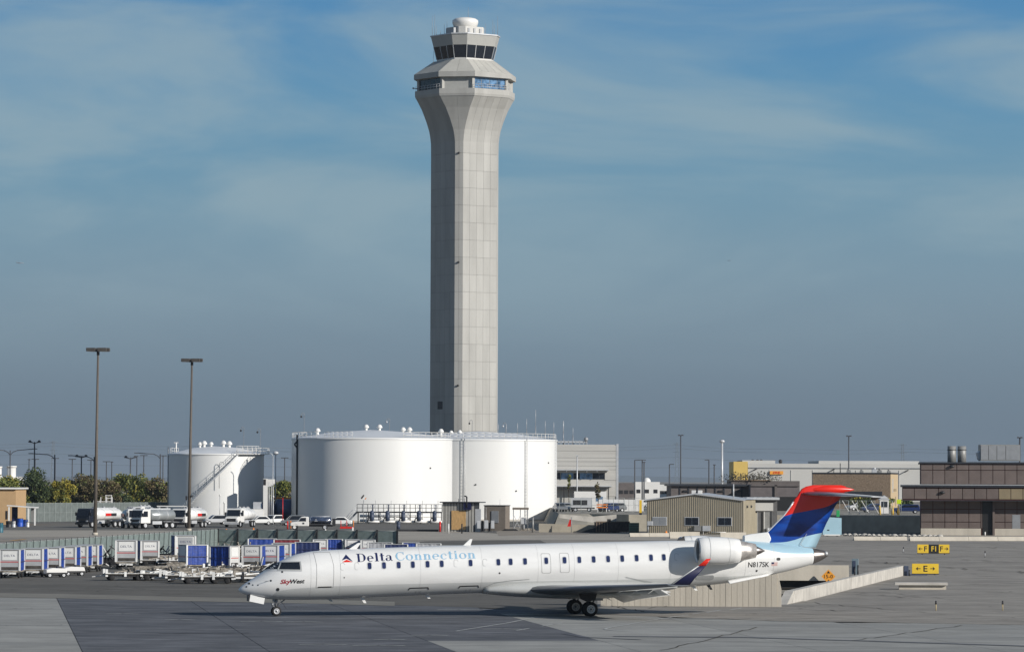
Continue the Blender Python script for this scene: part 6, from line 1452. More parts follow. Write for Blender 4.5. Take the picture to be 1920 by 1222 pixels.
Ls = [(20.5,844,'D','double armed street lamp at the left edge'),(66,828,'Y','tallest floodlit street lamp above the dark green tree'),(104,852,'L','street lamp with long left arm right of the dark green tree'),(178,856,'L','street lamp with long left arm just behind the first lamp post'),(302,851,'L','street lamp with long left arm beside the spiral stair tank'),
 (56,861,'t','small street lamp left of the tallest floodlit one'),(67.5,860.5,'T','T shaped street lamp under the tallest floodlit one'),(105,859,'T','T shaped street lamp under the long arm beside the green tree'),(137,860.5,'T','T shaped street lamp left of the twin floods'),(154,855,'Y','twin flood street lamp left of the first lamp post'),
 (172,862,'T','T shaped street lamp touching the first lamp post at its left'),(201,865,'T','T shaped street lamp, first right of the first lamp post'),(211,865.5,'t','small street lamp, second right of the first lamp post'),(246,857,'Y','twin flood street lamp in the middle of the left skyline'),(258,855,'t','slim street lamp right of the middle twin floods'),
 (271,853.5,'T','T shaped street lamp in the gap before the stair tank'),(307,854,'T','T shaped street lamp touching the edge of the stair tank'),(535,858,'T','T shaped street lamp between the two fuel tanks')]
for i, (x, y, k_, l_) in enumerate(Ls): slamp(x, y, k_, l_, Y=860 if k_ in 'DLY' else 950, r=.13 if k_ in 'DLY' else .12)
slamp(518,851,'B','slim white lamp post between the two fuel tanks',Y=735,m=M_lgrey,r=.08)
Rs = [(1191,862,'R1','left one of the paired lamps right of the office building'),(1205,862,'T','right one of the paired lamps right of the office building'),(1208.5,866,'t','thin lamp directly behind the paired lamps'),(1256,870,'R1','short lamp left of the faint pylon'),(1277,815.5,'F','tallest thin lamp mast above the flat roofed shed'),
 (1330,862,'L1','lamp with left head between the two tall masts'),(1340,871,'t','small lamp just left of the silver mast'),(1592,817,'F','tall flood mast above the brick workshop')]
for x, y, k_, l_ in Rs: slamp(x, y, k_, l_, Y=820, base=TZ, r=.12)
slamp(1354.5,829,'B','silver lamp mast with white dome left of the yellow warehouse end',Y=800,base=TZ,m=M_lgrey,r=.2)
slamp(1912.5,820,'F','flood mast beside the rooftop unit at the right edge',Y=600,base=TZ,r=.12)
slamp(1083,854,'t','thin grey lamp before the office building wall',Y=705,base=TZ,m=M_lgrey,r=.09)
# gooseneck lamps above the tanks
for i, (x, y, Y, l_) in enumerate(((571,775,760,'gooseneck lamp rising behind the left end of the largest tank'),(458,801,760,'gooseneck lamp above the right part of the stair tank'),(489,804,760,'second gooseneck lamp above the right edge of the stair tank'),(731,785,745,'thin lamp above the middle of the largest tank roof'),(886,788,790,'thin lamp in front of the tower shaft above the tanks'),(949,793,770,'dish aerial mast right of the tower base'))):
    p = tp(x, Y); zt3 = zat(x, y, Y); t = empty('gooseneck_lamp', (p.x,p.y,0), 0, l_, 'lamp'); b = MB(); b.cyl((0,0,0),(0,0,zt3-.6),.05,n=5); b.tube([(0,0,zt3-.6),(.05,0,zt3-.1),(-.2,0,zt3+.1),(-.5,0,zt3-.1),(-.55,0,zt3-.5)], .05, n=5); b.build('pole', M_grey, t); b = MB(); b.ball((-.55,0,zt3-.6),.2,n=5); b.build('lamp_head', M_lgrey if i in (3,5) else M_dark, t)
# ---- pylons and power lines far behind
M_far = mat('far_steel', (.16,.19,.22), .8, var=.1)
YP = 3000.0
def pylon(px, pyt, label):
    p = tp(px, YP); h = zat(px, pyt, YP); t = empty('power_pylon', (p.x,p.y,0), 0, label, 'pylon', 'faint pylons on the horizon')
    for s1,s2 in ((-1,-1),(1,-1),(1,1),(-1,1)): b = MB(); b.bar((s1*1.7,s2*1.7,0),(s1*.6,s2*.6,h),.28,.28); b.build('leg', M_far, t)
    b = MB(); n = 9
    for i in range(n):
        z0_, z1_ = h*i/n, h*(i+1)/n; w0, w1 = 1.7-1.1*i/n, 1.7-1.1*(i+1)/n
        b.bar((-w0,-w0,z0_),(w1,-w1,z1_),.15); b.bar((w0,-w0,z0_),(-w1,-w1,z1_),.15)
    b.build('lattice', M_far, t)
    for f_ in (.97,.8): b = MB(); b.bar((-3.2,0,h*f_),(3.2,0,h*f_),.3,.25); b.build('cross_arm', M_far, t)
    return h
for x, y, l_ in ((1270,829,'faint lattice pylon behind the tall lamp mast'),(1693,831,'faint lattice pylon left of the brown building'),(101,826,'faint lattice pylon above the left trees'),(735,838,'faint pylon hidden mostly by the largest tank'),(2120,833,'faint pylon')): 
    if x != 2120 and x != 735: pylon(x, y, l_)
lines = [[(-200,833),(101,830),(420,836),(735,840),(1000,838),(1270,834),(1480,841),(1693,841),(2100,842)], [(-200,838),(101,836),(420,842),(735,846),(1000,844),(1270,840),(1480,848),(1693,847),(2100,850)],
         [(-200,853),(101,850),(420,855),(735,860),(1270,857),(1480,862),(1693,862),(2100,864)], [(-200,869),(101,868),(420,871),(735,874),(1270,876),(1693,879),(2100,882)]]
for k_, ln in enumerate(lines):
    pts = []
    for (x0,y0),(x1,y1) in zip(ln, ln[1:]):
        for j in range(8): f_ = j/8; pts.append(P(x0+(x1-x0)*f_, y0+(y1-y0)*f_+3.0*math.sin(math.pi*f_), YP))
    b = MB(); b.tube(pts, .10, n=4); o = b.build('power_line', M_far); tag(o, ('highest','second highest','third highest','lowest')[k_]+' faint power line crossing the horizon sky', 'power line', 'power lines')
# ---- far low buildings and silos on the horizon
for x0, x1, y0, l_ in ((13,33,873,'white silo house with flat cap at the left edge'),(-10,6,874,'white rounded silo at the very left edge')):
    Y = 1500; p = tp((x0+x1)/2, Y); t = empty('white_silo', (p.x,Y,0), 0, l_, 'silo'); hw = (x1-x0)/2/F*Y; b = MB(); b.cyl((0,0,0),(0,0,zat(x0,y0,Y)),hw*.85,n=20); b.build('drum', M_white, t); b = MB(); b.cyl((0,0,zat(x0,y0,Y)-.6),(0,0,zat(x0,y0,Y)),hw,n=20); b.build('cap', M_white, t)
    b = MB(); b.box(0, hw*2.2, -1, 1, 0, zat(x0,893,Y)); b.build('annex', M_white, t)
rf_ = random.Random(5)
fb3 = [(1160,1190,905,'dark'),(1190,1238,903,'white'),(1238,1262,908,'white'),(1165,1200,913,'white'),(500,512,898,'white')]
for i, (x0,x1,y0,c_) in enumerate(fb3):
    t, hw, h = building('distant_building', x0, x1, y0, 980+i*25, 12, {'dark':M_shed,'white':M_white}[c_], ('dark low block right of the office building','wide white low block below the paired lamps','small white block left of the flat roofed shed','white low block nearest the office building','small white block between the two fuel tanks')[i], base=TZ if x0 > 1000 else 0)
    if i == 1:
        b = MB(); b.ball((0,2,h+.1), 1.0, n=8); b.build('roof_dome', M_white, t)
    for k_ in range(3): b = MB(); x = -hw+hw*2*(k_+.5)/3; b.box(x-.5,x+.5,-.05,0,h*.4,h*.6); b.build('window', M_dark, t)
# distant line of hazy low rise: far ridge
b = MB(); pts = []; rr2 = random.Random(9); xs2 = [(-9000+i*450) for i in range(41)]
zz2 = [rr2.uniform(8,30) for _ in xs2]
b.add([(x, 16000, -2) for x in xs2]+[(x, 16400, z) for x, z in zip(xs2, zz2)]+[(x,17000,-2) for x in xs2], [(i,i+1,i+42,i+41) for i in range(40)]+[(i+41,i+42,i+83,i+82) for i in range(40)])
o = b.build('far_ridge', mat('hazy_far_ridge', (.12,.15,.17), .95, var=.1, scale=.001)); o['kind'] = 'structure'
# scrub belt beyond the fence, far-off vegetation that reads as one mass
def leafcloud(n, blobs, size, rnd, up=.35):
    vs = []; fs = []
    for k_ in range(n):
        c_, r_ = rnd.choice(blobs); 
        d_ = Vector((rnd.gauss(0,1), rnd.gauss(0,1), rnd.gauss(0,1))).normalized(); q = c_ + Vector((d_.x*r_.x, d_.y*r_.y, d_.z*r_.z))*(rnd.random()**.38)
        s_ = size*rnd.uniform(.6,1.4); a = Vector((rnd.gauss(0,1), rnd.gauss(0,1), rnd.gauss(0,1)+up)).normalized(); u_ = a.orthogonal().normalized(); u_.rotate(Matrix.Rotation(rnd.random()*6.28,3,a)); v_ = a.cross(u_); i0 = len(vs)
        vs += [q-u_*s_, q-v_*s_*.6, q+u_*s_, q+v_*s_*.6]; fs.append((i0,i0+1,i0+2,i0+3))
    return vs, fs
def leafmat(name, c1, c2):
    m = mat(name, c1, .7, scale=.8, var=.3, col2=c2, objvar=.15, detail=4); return m
LM = {'green': leafmat('dark_green_leaves', (.055,.080,.028), (.020,.038,.016)), 'olive': leafmat('olive_leaves', (.13,.145,.025), (.045,.065,.018)), 'yellow': leafmat('autumn_yellow_leaves', (.30,.24,.03), (.10,.11,.02)), 'brown': leafmat('russet_leaves', (.13,.095,.045), (.055,.06,.028))}
M_trunk = mat('tree_bark', (.05,.04,.03), .9, var=.3)
def tree(px, pyt, w_px, Y, kind, label, seed, dens=1.0, base=0.0, pyb=None, slim=False, name='tree', group='trees beyond the far fence'):
    rnd = random.Random(seed); p = tp(px, Y); H = zat(px, pyt, Y)-base; W = w_px/F*Y/2; t = empty(name, (p.x,p.y,base), rnd.uniform(0,6), label, 'tree', group)
    b = MB(); b.cyl((0,0,0),(.1,.05,H*.5),.22 if not slim else .08,.12 if not slim else .05,n=7); 
    for i in range(5): a = i*1.3; b.cyl((.05,.02,H*.3+i*.3),(math.cos(a)*W*.6,math.sin(a)*W*.6,H*.62+.2*i),.08 if not slim else .03,.03,n=5)
    b.build('trunk', M_trunk, t)
    blobs = []
    for i in range(11 if not slim else 6):
        a = rnd.uniform(0,6.28); rr_ = W*rnd.uniform(.1,.68); z = H*rnd.uniform(.22,.82) if not slim else H*rnd.uniform(.4,.9); s_ = W*rnd.uniform(.22,.48)
        blobs.append((Vector((math.cos(a)*rr_, math.sin(a)*rr_, z)), Vector((s_, s_, min(s_*.9, H-z)))))
    blobs.append((Vector((0,0,H*.78)), Vector((W*.45,W*.45,H*.22))))
    vs, fs = leafcloud(int((2600 if not slim else 500)*dens), blobs, .23 if not slim else .16, rnd); b = MB(); b.add(vs, fs); b.build('crown', LM[kind], t, fix=False)
    vs, fs = leafcloud(int(260*dens) if not slim else 60, [(c_+Vector((0,0,.2)), r_*1.15) for c_, r_ in blobs], .22 if not slim else .12, rnd); b = MB(); b.add(vs, fs); o = b.build('twig_tips', LM[{'green':'olive','olive':'yellow','yellow':'olive','brown':'olive'}[kind]], t, fix=False); o['kind'] = 'stuff'
    return t
TR = [(15,896,60,'olive','low olive tree above the tan workshop roof'),(68,878,62,'green','tall dark green tree, largest of the left tree row'),(45,903,46,'olive','small olive tree between the workshop and the dark green tree'),(92,912,44,'olive','low olive tree at the foot of the dark green tree'),
 (124,898,36,'yellow','yellowest autumn tree right of the dark green one'),(152,889,42,'brown','bare-topped russet tree left of the first lamp post'),(140,912,50,'green','low green bush tree below the yellow one'),(178,908,40,'olive','olive tree directly behind the first lamp post'),(204,900,40,'brown','thin russet tree just right of the first lamp post'),(214,918,50,'green','low green bush right of the first lamp post'),
 (243,890,48,'olive','olive tree with ragged top in the middle of the gap'),(262,904,40,'green','green tree right of the ragged olive one'),(296,896,46,'brown','russet tree beside the spiral stair tank'),(318,906,36,'olive','olive tree half hidden by the spiral stair tank'),(532,902,40,'olive','olive tree between the two fuel tanks'),(515,912,26,'green','green bush between the two fuel tanks'),(280,916,40,'olive','low olive bush left of the spiral stair tank')]
for i, (x, y, w_, k_, l_) in enumerate(TR): tree(x, y-3, w_*1.6, 770+8*(i % 4), k_, l_, 100+i, dens=1.9 if y < 910 else 1.5)
tree(1068,886,13,785,'olive','slim tall tree before the office ribbon window',301,base=TZ,slim=True,group='slim trees before the office'); tree(1122,902,15,690,'brown','short slim brown tree before the office porch',302,base=TZ,slim=True,group='slim trees before the office')
rnd = random.Random(77); blobs = [(Vector((tp(x, 1100+rnd.uniform(0,900)).x, 1100+rnd.uniform(0,500), rnd.uniform(0,1.5))), Vector((rnd.uniform(3,9),4,rnd.uniform(1,2.6)))) for x in range(-100,1400,9)]
vs, fs = leafcloud(5000, blobs, .8, rnd); b = MB(); b.add(vs, fs); o = b.build('far_scrub', leafmat('far_scrub_leaves', (.10,.095,.05), (.05,.06,.04)), fix=False); o['kind'] = 'stuff'; o['label'] = 'low scrub on the far plain'
rnd = random.Random(78); blobs = [(Vector((tp(x, 675).x, 675+rnd.uniform(-3,3), rnd.uniform(2.6,3.6))), Vector((rnd.uniform(.8,2),1.5,rnd.uniform(.6,1.1)))) for x in list(range(1395,1490,7))]
vs, fs = leafcloud(900, blobs, .16, rnd); b = MB(); b.add([(v[0],v[1]+46,v[2]+5.2) for v in vs], fs)
o = b.build('roof_bramble', leafmat('roof_scrub', (.08,.07,.05), (.03,.03,.02)), fix=False); o['kind'] = 'stuff'; o['label'] = 'dark tangle along the roof before the warehouse'
# ---- pump platform
YPl = 690.0
pl_ = empty('pump_platform', (*tp(740,YPl),0), 0, 'long steel fuelling platform with stair and rails before the largest tank', 'platform')
X = lambda px: (px-740)/F*YPl
Z = lambda py: zat(740, py, YPl)
b = MB(); b.box(X(671), X(830), -1.2, 1.2, Z(961), Z(958.5)); b.build('deck', M_dark, pl_)
b = MB()
for i in range(9): x = X(673+19.5*i); b.box(x-.06, x+.06, -1.1, -1.0, 0, Z(960)); b.box(x-.06,x+.06,1.0,1.1,0,Z(960))
b.build('support_leg', M_dark, pl_)
def rail2(pts, h, m=M_dark):
    b = MB()
    for a, c_ in zip(pts, pts[1:]):
        a, c_ = Vector(a), Vector(c_); n = max(1, round((c_-a).length/.9))
        for hh in (h, h*.5): b.cyl(a+Vector((0,0,hh)), c_+Vector((0,0,hh)), .035, n=5)
        for i in range(n+1): p = a.lerp(c_, i/n); b.cyl(p, p+Vector((0,0,h)), .03, n=5)
    b.build('handrail', m, pl_)
zd = Z(958.5)
rail2([(X(671),-1.15,zd),(X(830),-1.15,zd)], Z(945)-zd); rail2([(X(671),1.15,zd),(X(830),1.15,zd)], Z(945)-zd)
b = MB(); b.bar((X(651),-.5,.1),(X(672),-.5,zd),.12,.3); b.bar((X(651),.5,.1),(X(672),.5,zd),.12,.3)
for i in range(8): f_ = (i+.5)/8; x = X(651)+(X(672)-X(651))*f_; b.box(x-.14,x+.14,-.45,.45,zd*f_,zd*f_+.05)
b.build('stair', M_grey, pl_); b = MB(); b.cyl((X(651),-.5,1.1),(X(671),-.5,zd+1.1),.04); b.cyl((X(651),-.5,.6),(X(671),-.5,zd+.6),.04); b.build('stair_rail', M_lgrey, pl_)
M_pump = mat('pump_blue_grey', (.045,.06,.10), .5, var=.2)
for i in range(5):
    x = 700+29.3*i; t = empty('fuel_pump', (*tp(x,YPl-2.2),0), 0, 'blue grey pump unit under the platform, '+('first','second','third','fourth','fifth')[i]+' from the stair', 'pump', 'pump units at the platform')
    b = MB(); b.cyl((-.1,0,.5),(-.1,0,zd-.2),.38,n=14); b.ball((-.1,0,zd-.2),.4,n=6); b.build('body', M_pump, t); b = MB(); b.cyl((-1.3,-.1,.4),(1.2,-.1,.4),.2,n=12); b.build('pipe', M_white, t)
    b = MB(); b.tube([(.2,0,.4),(-.6,-.3,1.1),(-.9,-.3,.3)], .1); b.build('hose', M_dark, t)
    b = MB(); b.lathe([(.32,0),(.36,.04),(.32,.08)], n=14, axis='y', origin=(0,.0,zd+.9)); b.cyl((0,0,zd),(0,0,zd+1.2),.09); b.build('valve_wheel', M_pump, t)
    b = MB(); b.cyl((.5,0,zd-1),(.5,0,zd+1.9),.035,n=5); b.build('sensor_mast', M_grey, t)
pm_ = empty('pipe_run', (*tp(740,YPl+4),0), 0, 'white horizontal pipework behind the pump units', 'pipework')
for z in (.5,1.3): b = MB(); b.cyl((X(676),0,z),(X(830),0,z),.25,n=12); b.build('pipe', M_white, pm_)
for i in range(6): b = MB(); x = X(690+26*i); b.cyl((x,0,.1),(x,0,1.9),.2,n=10); b.build('riser', M_white, pm_)
# windsock-like hazard sign on a pole
t = empty('hazard_sign', (*tp(683,YPl-3),0), 0, 'diamond hazard sign on a thin pole at the left end of the platform', 'sign'); b = MB(); b.cyl((0,0,0),(0,0,zat(683,937,YPl-3)),.05); b.build('pole', M_grey, t)
zc3 = zat(683,932,YPl-3); b = MB(); b.prism([(-.5,zc3-.1),(0,zc3+.5),(.15,zc3+.3),(-.3,zc3-.3)], -.03,.03); b.build('dark_face', M_dark, t); b = MB(); b.prism([(-.28,zc3-.33),(.17,zc3+.27),(.5,zc3-.1),(.1,zc3-.5)], -.03,.03); b.build('white_face', M_white, t); b = MB(); b.prism([(.2,zc3-.3),(.42,zc3+.0),(.5,zc3-.1),(.3,zc3-.4)], -.05,-.035); b.build('orange_face', M_orange, t)
# red painted barrier block and posts
t = empty('red_barrier', gl(650,991), 0, 'low red painted barrier at the end of the polished tank truck', 'barrier'); b = MB(); b.prism([(-1.1,.02),(1.1,.02),(1.1,.3),(-.9,.35)], -.2,.2); b.build('rail', M_red, t)
for x in (-.9,.0,1.05): b = MB(); b.cyl((x,0,0),(x,0,1.25),.06); b.build('post', M_orange if x > 1 else M_red, t)
def post(px, py, h, m, name, label, r=.1, cat='bollard', group=None, cone=False, cap=None):
    p = G(px, py); t = empty(name, (p.x,p.y,.03), 0, label, cat, group); b = MB()
    b.cyl((0,0,0),(0,0,h),r*(2.6 if cone else 1),r*(.4 if cone else 1),n=10); b.build('shaft', m, t)
    b = MB(); b.lathe([(r*(.4 if cone else 1)+.01,h-.06),(r*.6,h+.03),(0,h+.05)], n=10); b.build('cap', cap or m, t)
    if cone: b = MB(); b.box(-r*3,r*3,-r*3,r*3,0,.04); b.build('base', m, t)
    return t
post(825,997,1.5,M_red,'red_bollard','red post directly left of the grey metal shed',.14)
post(539,992,1.2,M_red,'red_bollard','red post before the bonnet of the pickup tanker',.12); post(545,991,1.2,M_orange,'red_bollard','orange red post beside the pickup tanker bonnet',.08)
post(1835,1003,1.05,M_red,'red_bollard','left one of the two red bollards at the dark doorway',.22); post(1851,1003,1.05,M_red,'red_bollard','right one of the two red bollards at the dark doorway',.2)
post(1847,1004,.5,M_white,'white_post','short white post between the two red bollards',.1)
for x, l_ in ((1721,'leftmost yellow bollard at the brown building corner'),(1733,'middle yellow bollard at the brown building corner'),(1748,'right yellow bollard at the brown building corner'),(1919,'yellow bollard at the right edge before the brown building')): post(x,991 if x < 1900 else 1001,1.2,M_yellow,'yellow_bollard',l_,.14,group='yellow bollards')
t = empty('yellow_post', onterr(1202,598), 0, 'tall yellow post at the left corner of the tan ribbed building', 'post'); b = MB(); b.box(-.18,.18,-.15,.15,0,2.2); b.build('shaft', M_yellow, t); b = MB(); b.box(-.19,.19,-.16,.16,0,.3); b.build('foot', M_dark, t)
post(1457,986,1.2,M_yellow,'yellow_bollard','yellow bollard in front of the service bay',.15); post(1463,989,1.0,M_yellow,'yellow_bollard','yellow bollard closest to the tail fin edge',.12)
# roadside cones and sticks behind the screened fence
for i, (x, m, h, c_) in enumerate(((424,M_orange,1.5,0),(475,M_orange,1.6,0),(452,M_white,1.2,0),(511,M_white,1.4,0),(564,M_white,1.3,0),(610,M_white,1.5,0),(661,M_white,1.7,0),(601,M_dark,1.2,0))):
    post(x, 1033, h+.8, m, 'marker_post', ('orange leaning marker','bright orange marker','short white marker','slim white marker','small white marker','taller white marker','white marker farthest right','dark marker')[i]+' post at the braced screen fence', .09, 'marker post', 'marker posts at the screen fence')
# grey metal shed
YM = 586.0
sm = empty('metal_shed', (*tp(861,YM),0), R(-12), 'grey striped metal shed with plywood door before the fuel tanks', 'shed')
M_sg = mat('shed_grey_board', (.34,.33,.30), .7, var=.12, scale=1, objvar=.08)
hs_ = 31/F*YM; hh = zat(860,942,YM)
b = MB(); b.box(-hs_, hs_, .05, 3.2, 0, hh); b.build('core', M_dark, sm)
nb = 11; bw = 2*hs_/nb; b = MB(); b.box(.0, bw-.1, 0, .06, 0, hh-.05); b0 = b.build('board', M_sg, sm); b0.location = (-hs_,0,0)
for i in range(1,nb): inst(b0, sm, (-hs_+i*bw,0,0))
b = MB(); b.box(-hs_-.3, hs_+.9, -.5, 3.4, hh, hh+.14); b.build('roof', M_cop, sm)
b = MB(); b.box(-hs_*.42, hs_*.45, -.12, -.02, .35, hh-1.15); b.build('plywood_door', mat('plywood', (.50,.31,.13), .8, var=.2, scale=1.5, stretch=(4,1,1)), sm)
b = MB(); b.box(hs_, hs_+.85, .3, .5, 0, hh-.9); b.build('side_frame', M_lgrey, sm)
b = MB(); b.tube([(hs_*.55,.5,hh-.9),(hs_*.55,-.45,hh-.7),(hs_*.55,-.45,hh+.9)], .11); b.tube([(hs_*.55,-.45,hh+.9),(hs_*.4,-.45,hh+1.0)], .11); b.build('flue_pipe', M_black, sm)
b = MB(); b.box(hs_*.35,hs_*.8,-.45,-.05,hh-1.0,hh-.05); b.build('flue_box', M_navy, sm)
for i, x in enumerate((.0,.9)): b = MB(); b.cyl((x-.2,1,hh+.1),(x-.2,1,hh+.6),.04); b.build('roof_pin', M_dark, sm)
# utilities cluster
for i, (px_, w_, m, h, l_) in enumerate(((899,.55,M_lgrey,1.7,'tall pale grey cabinet right of the metal shed'),(913,.6,M_lgrey,1.75,'second pale grey cabinet before the brown block hut'),(925,.5,M_lgrey,1.7,'third pale grey cabinet before the brown block hut'),(906,.35,M_dark,1.7,'narrow black cabinet between the pale grey cabinets'),(919,.3,M_dark,1.4,'narrow black box right of the second pale cabinet'),(896,.7,M_dark,2.6,'dark recessed cabinet directly beside the metal shed'))):
    t = empty('utility_cabinet', (*tp(px_,584+.4*i if i < 5 else 588),0), 0, l_, 'cabinet', 'utility cabinets'); b = MB(); b.box(-w_/2,w_/2,0,.5,.55 if i < 3 else .1,h); b.build('housing', m, t)
    b = MB(); b.box(-w_/2+.05,w_/2-.05,-.03,-.003,.6 if i < 3 else .2,h-.08); b.build('door', m, t)
    b = MB(); 
    for sx in (-1,1): b.box(sx*w_*.4-.03,sx*w_*.4+.03,.1,.2,0,.55)
    b.build('stand', M_dark, t)
YK = 600.0; kb_ = empty('block_hut', (*tp(929,YK),0), R(-14), 'brown concrete block hut between metal shed and tanks', 'hut')
M_blk = mat('brown_block', (.17,.145,.12), .85, var=.1, scale=1.2); M_blk2 = mat('brown_block_side', (.20,.165,.13), .85, var=.08)
hk = 20/F*YK*1.02; hh = zat(930,948,YK); b = MB(); b.box(-hk,hk,0,2.7,0,hh); b.build('wall', M_blk, kb_); b = MB(); b.box(-hk-.08,hk+.08,-.08,2.8,hh,hh+.12); b.build('coping', M_cop, kb_); b = MB(); b.box(-.5,.6,-.1,-.01,1.2,hh-.75); b.build('panel_recess', M_grey, kb_); b = MB(); b.cyl((-hk+.3,-.1,0),(-hk+.3,-.1,hh-.2),.03); b.cyl((hk*.5,-.1,hh),(hk*.5,-.1,hh+1.0),.03); b.build('conduit', M_lgrey, kb_)
t = empty('pipe_shelter', (*tp(977,604),0), 0, 'small open shelter roof over pipes right of the block hut', 'shelter'); b = MB(); b.box(-1.2,1.25,-.8,1,zat(977,955,604),zat(977,951,604)); b.build('roof', M_blk, t)
for x in (-1.05,0,1.1): b = MB(); b.cyl((x,-.7,0),(x,-.7,zat(977,955,604)),.06); b.build('post', M_grey, t)
b = MB(); b.bar((-1.0,-.7,.3),(0,-.7,2.3),.07); b.bar((-1.0,-.7,2.3),(0,-.7,.3),.07); b.cyl((.4,0,.2),(.4,0,2.0),.25); b.box(.1,.9,-.4,.2,1.0,1.9); b.build('pipework', M_lgrey, t)
post(999,998,2.2,M_steelg,'grey_post','grey square post at the gravel strip right of the shelter',.14,'post')
for i, (x, y) in enumerate(((987,995),(1000,994))): 
    t = empty('pallet_pile', G(x-20*(1-i)-10,y), 0, ('flat pile of dark boards','small pile of tan rubble')[i]+' before the block hut', 'pile')
    for k_ in range(5): b = MB(); b.box(-1.2+k_*.12,1.2-k_*.1,-.5,.5,.03+k_*.06,.08+k_*.06,rz=.05*k_); b.build('board', M_dark if i == 0 else M_deck, t)
# red and white leaning barricade
t = empty('red_barricade', (*tp(1068,583),0), 0, 'leaning red board left of the skip container', 'barricade'); b = MB(); b.prism([(-.25,.9),(.25,.9),(.35,1.9),(.1,1.9)], 0,.06); b.build('board', M_red, t); b = MB(); b.cyl((.35,0,0),(.35,0,2.3),.05); b.build('post', M_grey, t)
t = empty('striped_barricade', onterr(1130,640), 0, 'orange and white barricade boards on the raised lot', 'barricade')
for z in (.7,1.1): b = MB(); b.box(-.9,.9,0,.04,z,z+.22); b.build('board', M_orange, t)
for x in (-.7,.7): b = MB(); b.box(x-.04,x+.04,0,.1,0,1.4); b.build('leg', M_white, t)
# jersey barriers
def jersey(px0, px1, pyb, label, h=.85, group='concrete barriers'):
    a, c_ = G(px0,pyb), G(px1,pyb); L_ = (c_-a).length; t = empty('concrete_barrier', (a.x,a.y,.03), math.atan2(c_.y-a.y,c_.x-a.x), label, 'barrier', group)
    n = max(1, round(L_/3.6)); s_ = L_/n
    b = MB(); b.prism([(-.3,0),(.3,0),(.3,.1),(.12,.35),(.08,h),(-.08,h),(-.12,.35),(-.3,.1)], .02, s_-.02, plane='yz'); b.v = [(v[0], v[1], v[2]) for v in b.v]
    b0 = b.build('barrier_block', M_conc2, t)
    for i in range(1,n): inst(b0, t, (i*s_,0,0))
jersey(1255,1312,1009,'left low concrete barrier row before the tan ribbed building'); jersey(1350,1399,1010,'right low concrete barrier row before the tan ribbed building'); jersey(1600,1700,1013,'concrete barrier row left of the brown building front',.5); jersey(1705,1925,1014,'long concrete barrier row before the brown building',.55); jersey(1180,1254,1006,'short dark concrete kerb row before the waste bin',.5)
# row of small white stones
for i in range(20):
    x = 1583+9.4*i+random.uniform(-2,2); p = G(x, 1004.5+i*.13); t = bpy.data.objects.new('white_stone', None)
    b = MB(); s_ = random.uniform(.8,1.2); b.ball((0,0,.15), .3*s_, n=5, sc=(random.uniform(.8,1.4),1,.7)); o = b.build('white_stone', M_par); o.location = (p.x,p.y,.03); o.data.shade_flat()
    tag(o, 'whitish stone in the row left of the brown building', 'stone', 'row of small white stones')
# red hydrant and barrels at the ribbed building
post(1243,1001,1.3,M_red,'fire_hydrant','red fire hydrant before the left part of the ribbed building',.3,'hydrant')
post(1249,1002,.5,M_orange,'small_cone','small orange cone right of the red hydrant',.13,'cone',cone=True)
for i, (x, y) in enumerate(((1376,999),(1440,1000),(1446,1001))): post(x,y,(1.3,.8,.9)[i],(M_cw,M_lgrey,M_white)[i],'white_canister',('white canister at the right end of the ribbed building','pale canister before the service bay','white canister closest to the tail fin')[i],.22,'canister')
# workers' equipment stands by the plywood door
for i, (x, m, l_) in enumerate(((841,M_white,'white capped stand pipe at the left foot of the metal shed'),(866,M_dark,'dark hydrant stand before the plywood door'))): post(x, 1000, 1.35, m, 'stand_pipe', l_, .1, 'stand pipe')
t = empty('grey_pump_box', gl(747,992), 0, 'small grey wheel-shaped block on the tarmac before the platform', 'block'); b = MB(); b.cyl((0,0,0),(0,0,.9),.28,n=14); b.ball((0,0,.9),.3,n=6); b.build('body', M_pump, t)
t = empty('shadow_box', gl(784,996), 0, 'long low dark box put in as a shadow on the tarmac left of the metal shed', 'shadow strip'); b = MB(); b.box(-3.2,3.0,-.4,.4,0,.28); b.build('body', M_dark, t)  # solid dark box stands in for the thin shadow on the tarmac
# ---- airfield signs
def sign(px0, px1, pyt, pyb, groundy, parts, label):
    p = G((px0+px1)/2, groundy); Y = p.y; s_ = F/Y; w_ = (px1-px0)/s_; z1_ = zat((px0+px1)/2, pyt, Y); z0_ = zat((px0+px1)/2, pyb, Y)
    t = empty('taxiway_sign', (p.x,p.y,.02), R(0), label, 'sign'); x = -w_/2
    for wd, bgm, fg, body in parts:
        ww = w_*wd; b = MB(); b.box(x, x+ww-.01, -.1, .1, z0_, z1_); o = b.build('sign_panel', bgm, t); h = z1_-z0_; cx_ = x+ww/2
        for item in body:
            if item[0] == 'T': text_obj(item[1], fg, o, (cx_+item[2]*h, -.105, (z0_+z1_)/2), h*item[3], width=item[4]*h, offset=.02)
            else:
                sgn = item[1]; ax = cx_+item[2]*h; zc4 = (z0_+z1_)/2; l_ = .22*h; q = MB()
                q.box(ax-l_, ax+l_, -.11, -.104, zc4-.035*h, zc4+.035*h); q.add([(ax+sgn*l_*1.15,-.112,zc4),(ax+sgn*l_*.1,-.112,zc4+.2*h),(ax+sgn*l_*.35,-.112,zc4),(ax+sgn*l_*.1,-.112,zc4-.2*h)],[(0,1,2),(0,2,3)]); q.build('arrow', fg, o)
        x += ww
    b = MB(); b.box(-w_/2-.02, w_/2+.02, -.13, .13, z0_-.07, z0_-.002); b.build('frame', M_dark, t)
    for sx in (-.35,.35): b = MB(); b.cyl((sx*w_,0,0),(sx*w_,0,z0_),.05); b.build('leg', M_dark, t)
M_sy = mat('sign_yellow', (.70,.47,.035), .45, var=.06)
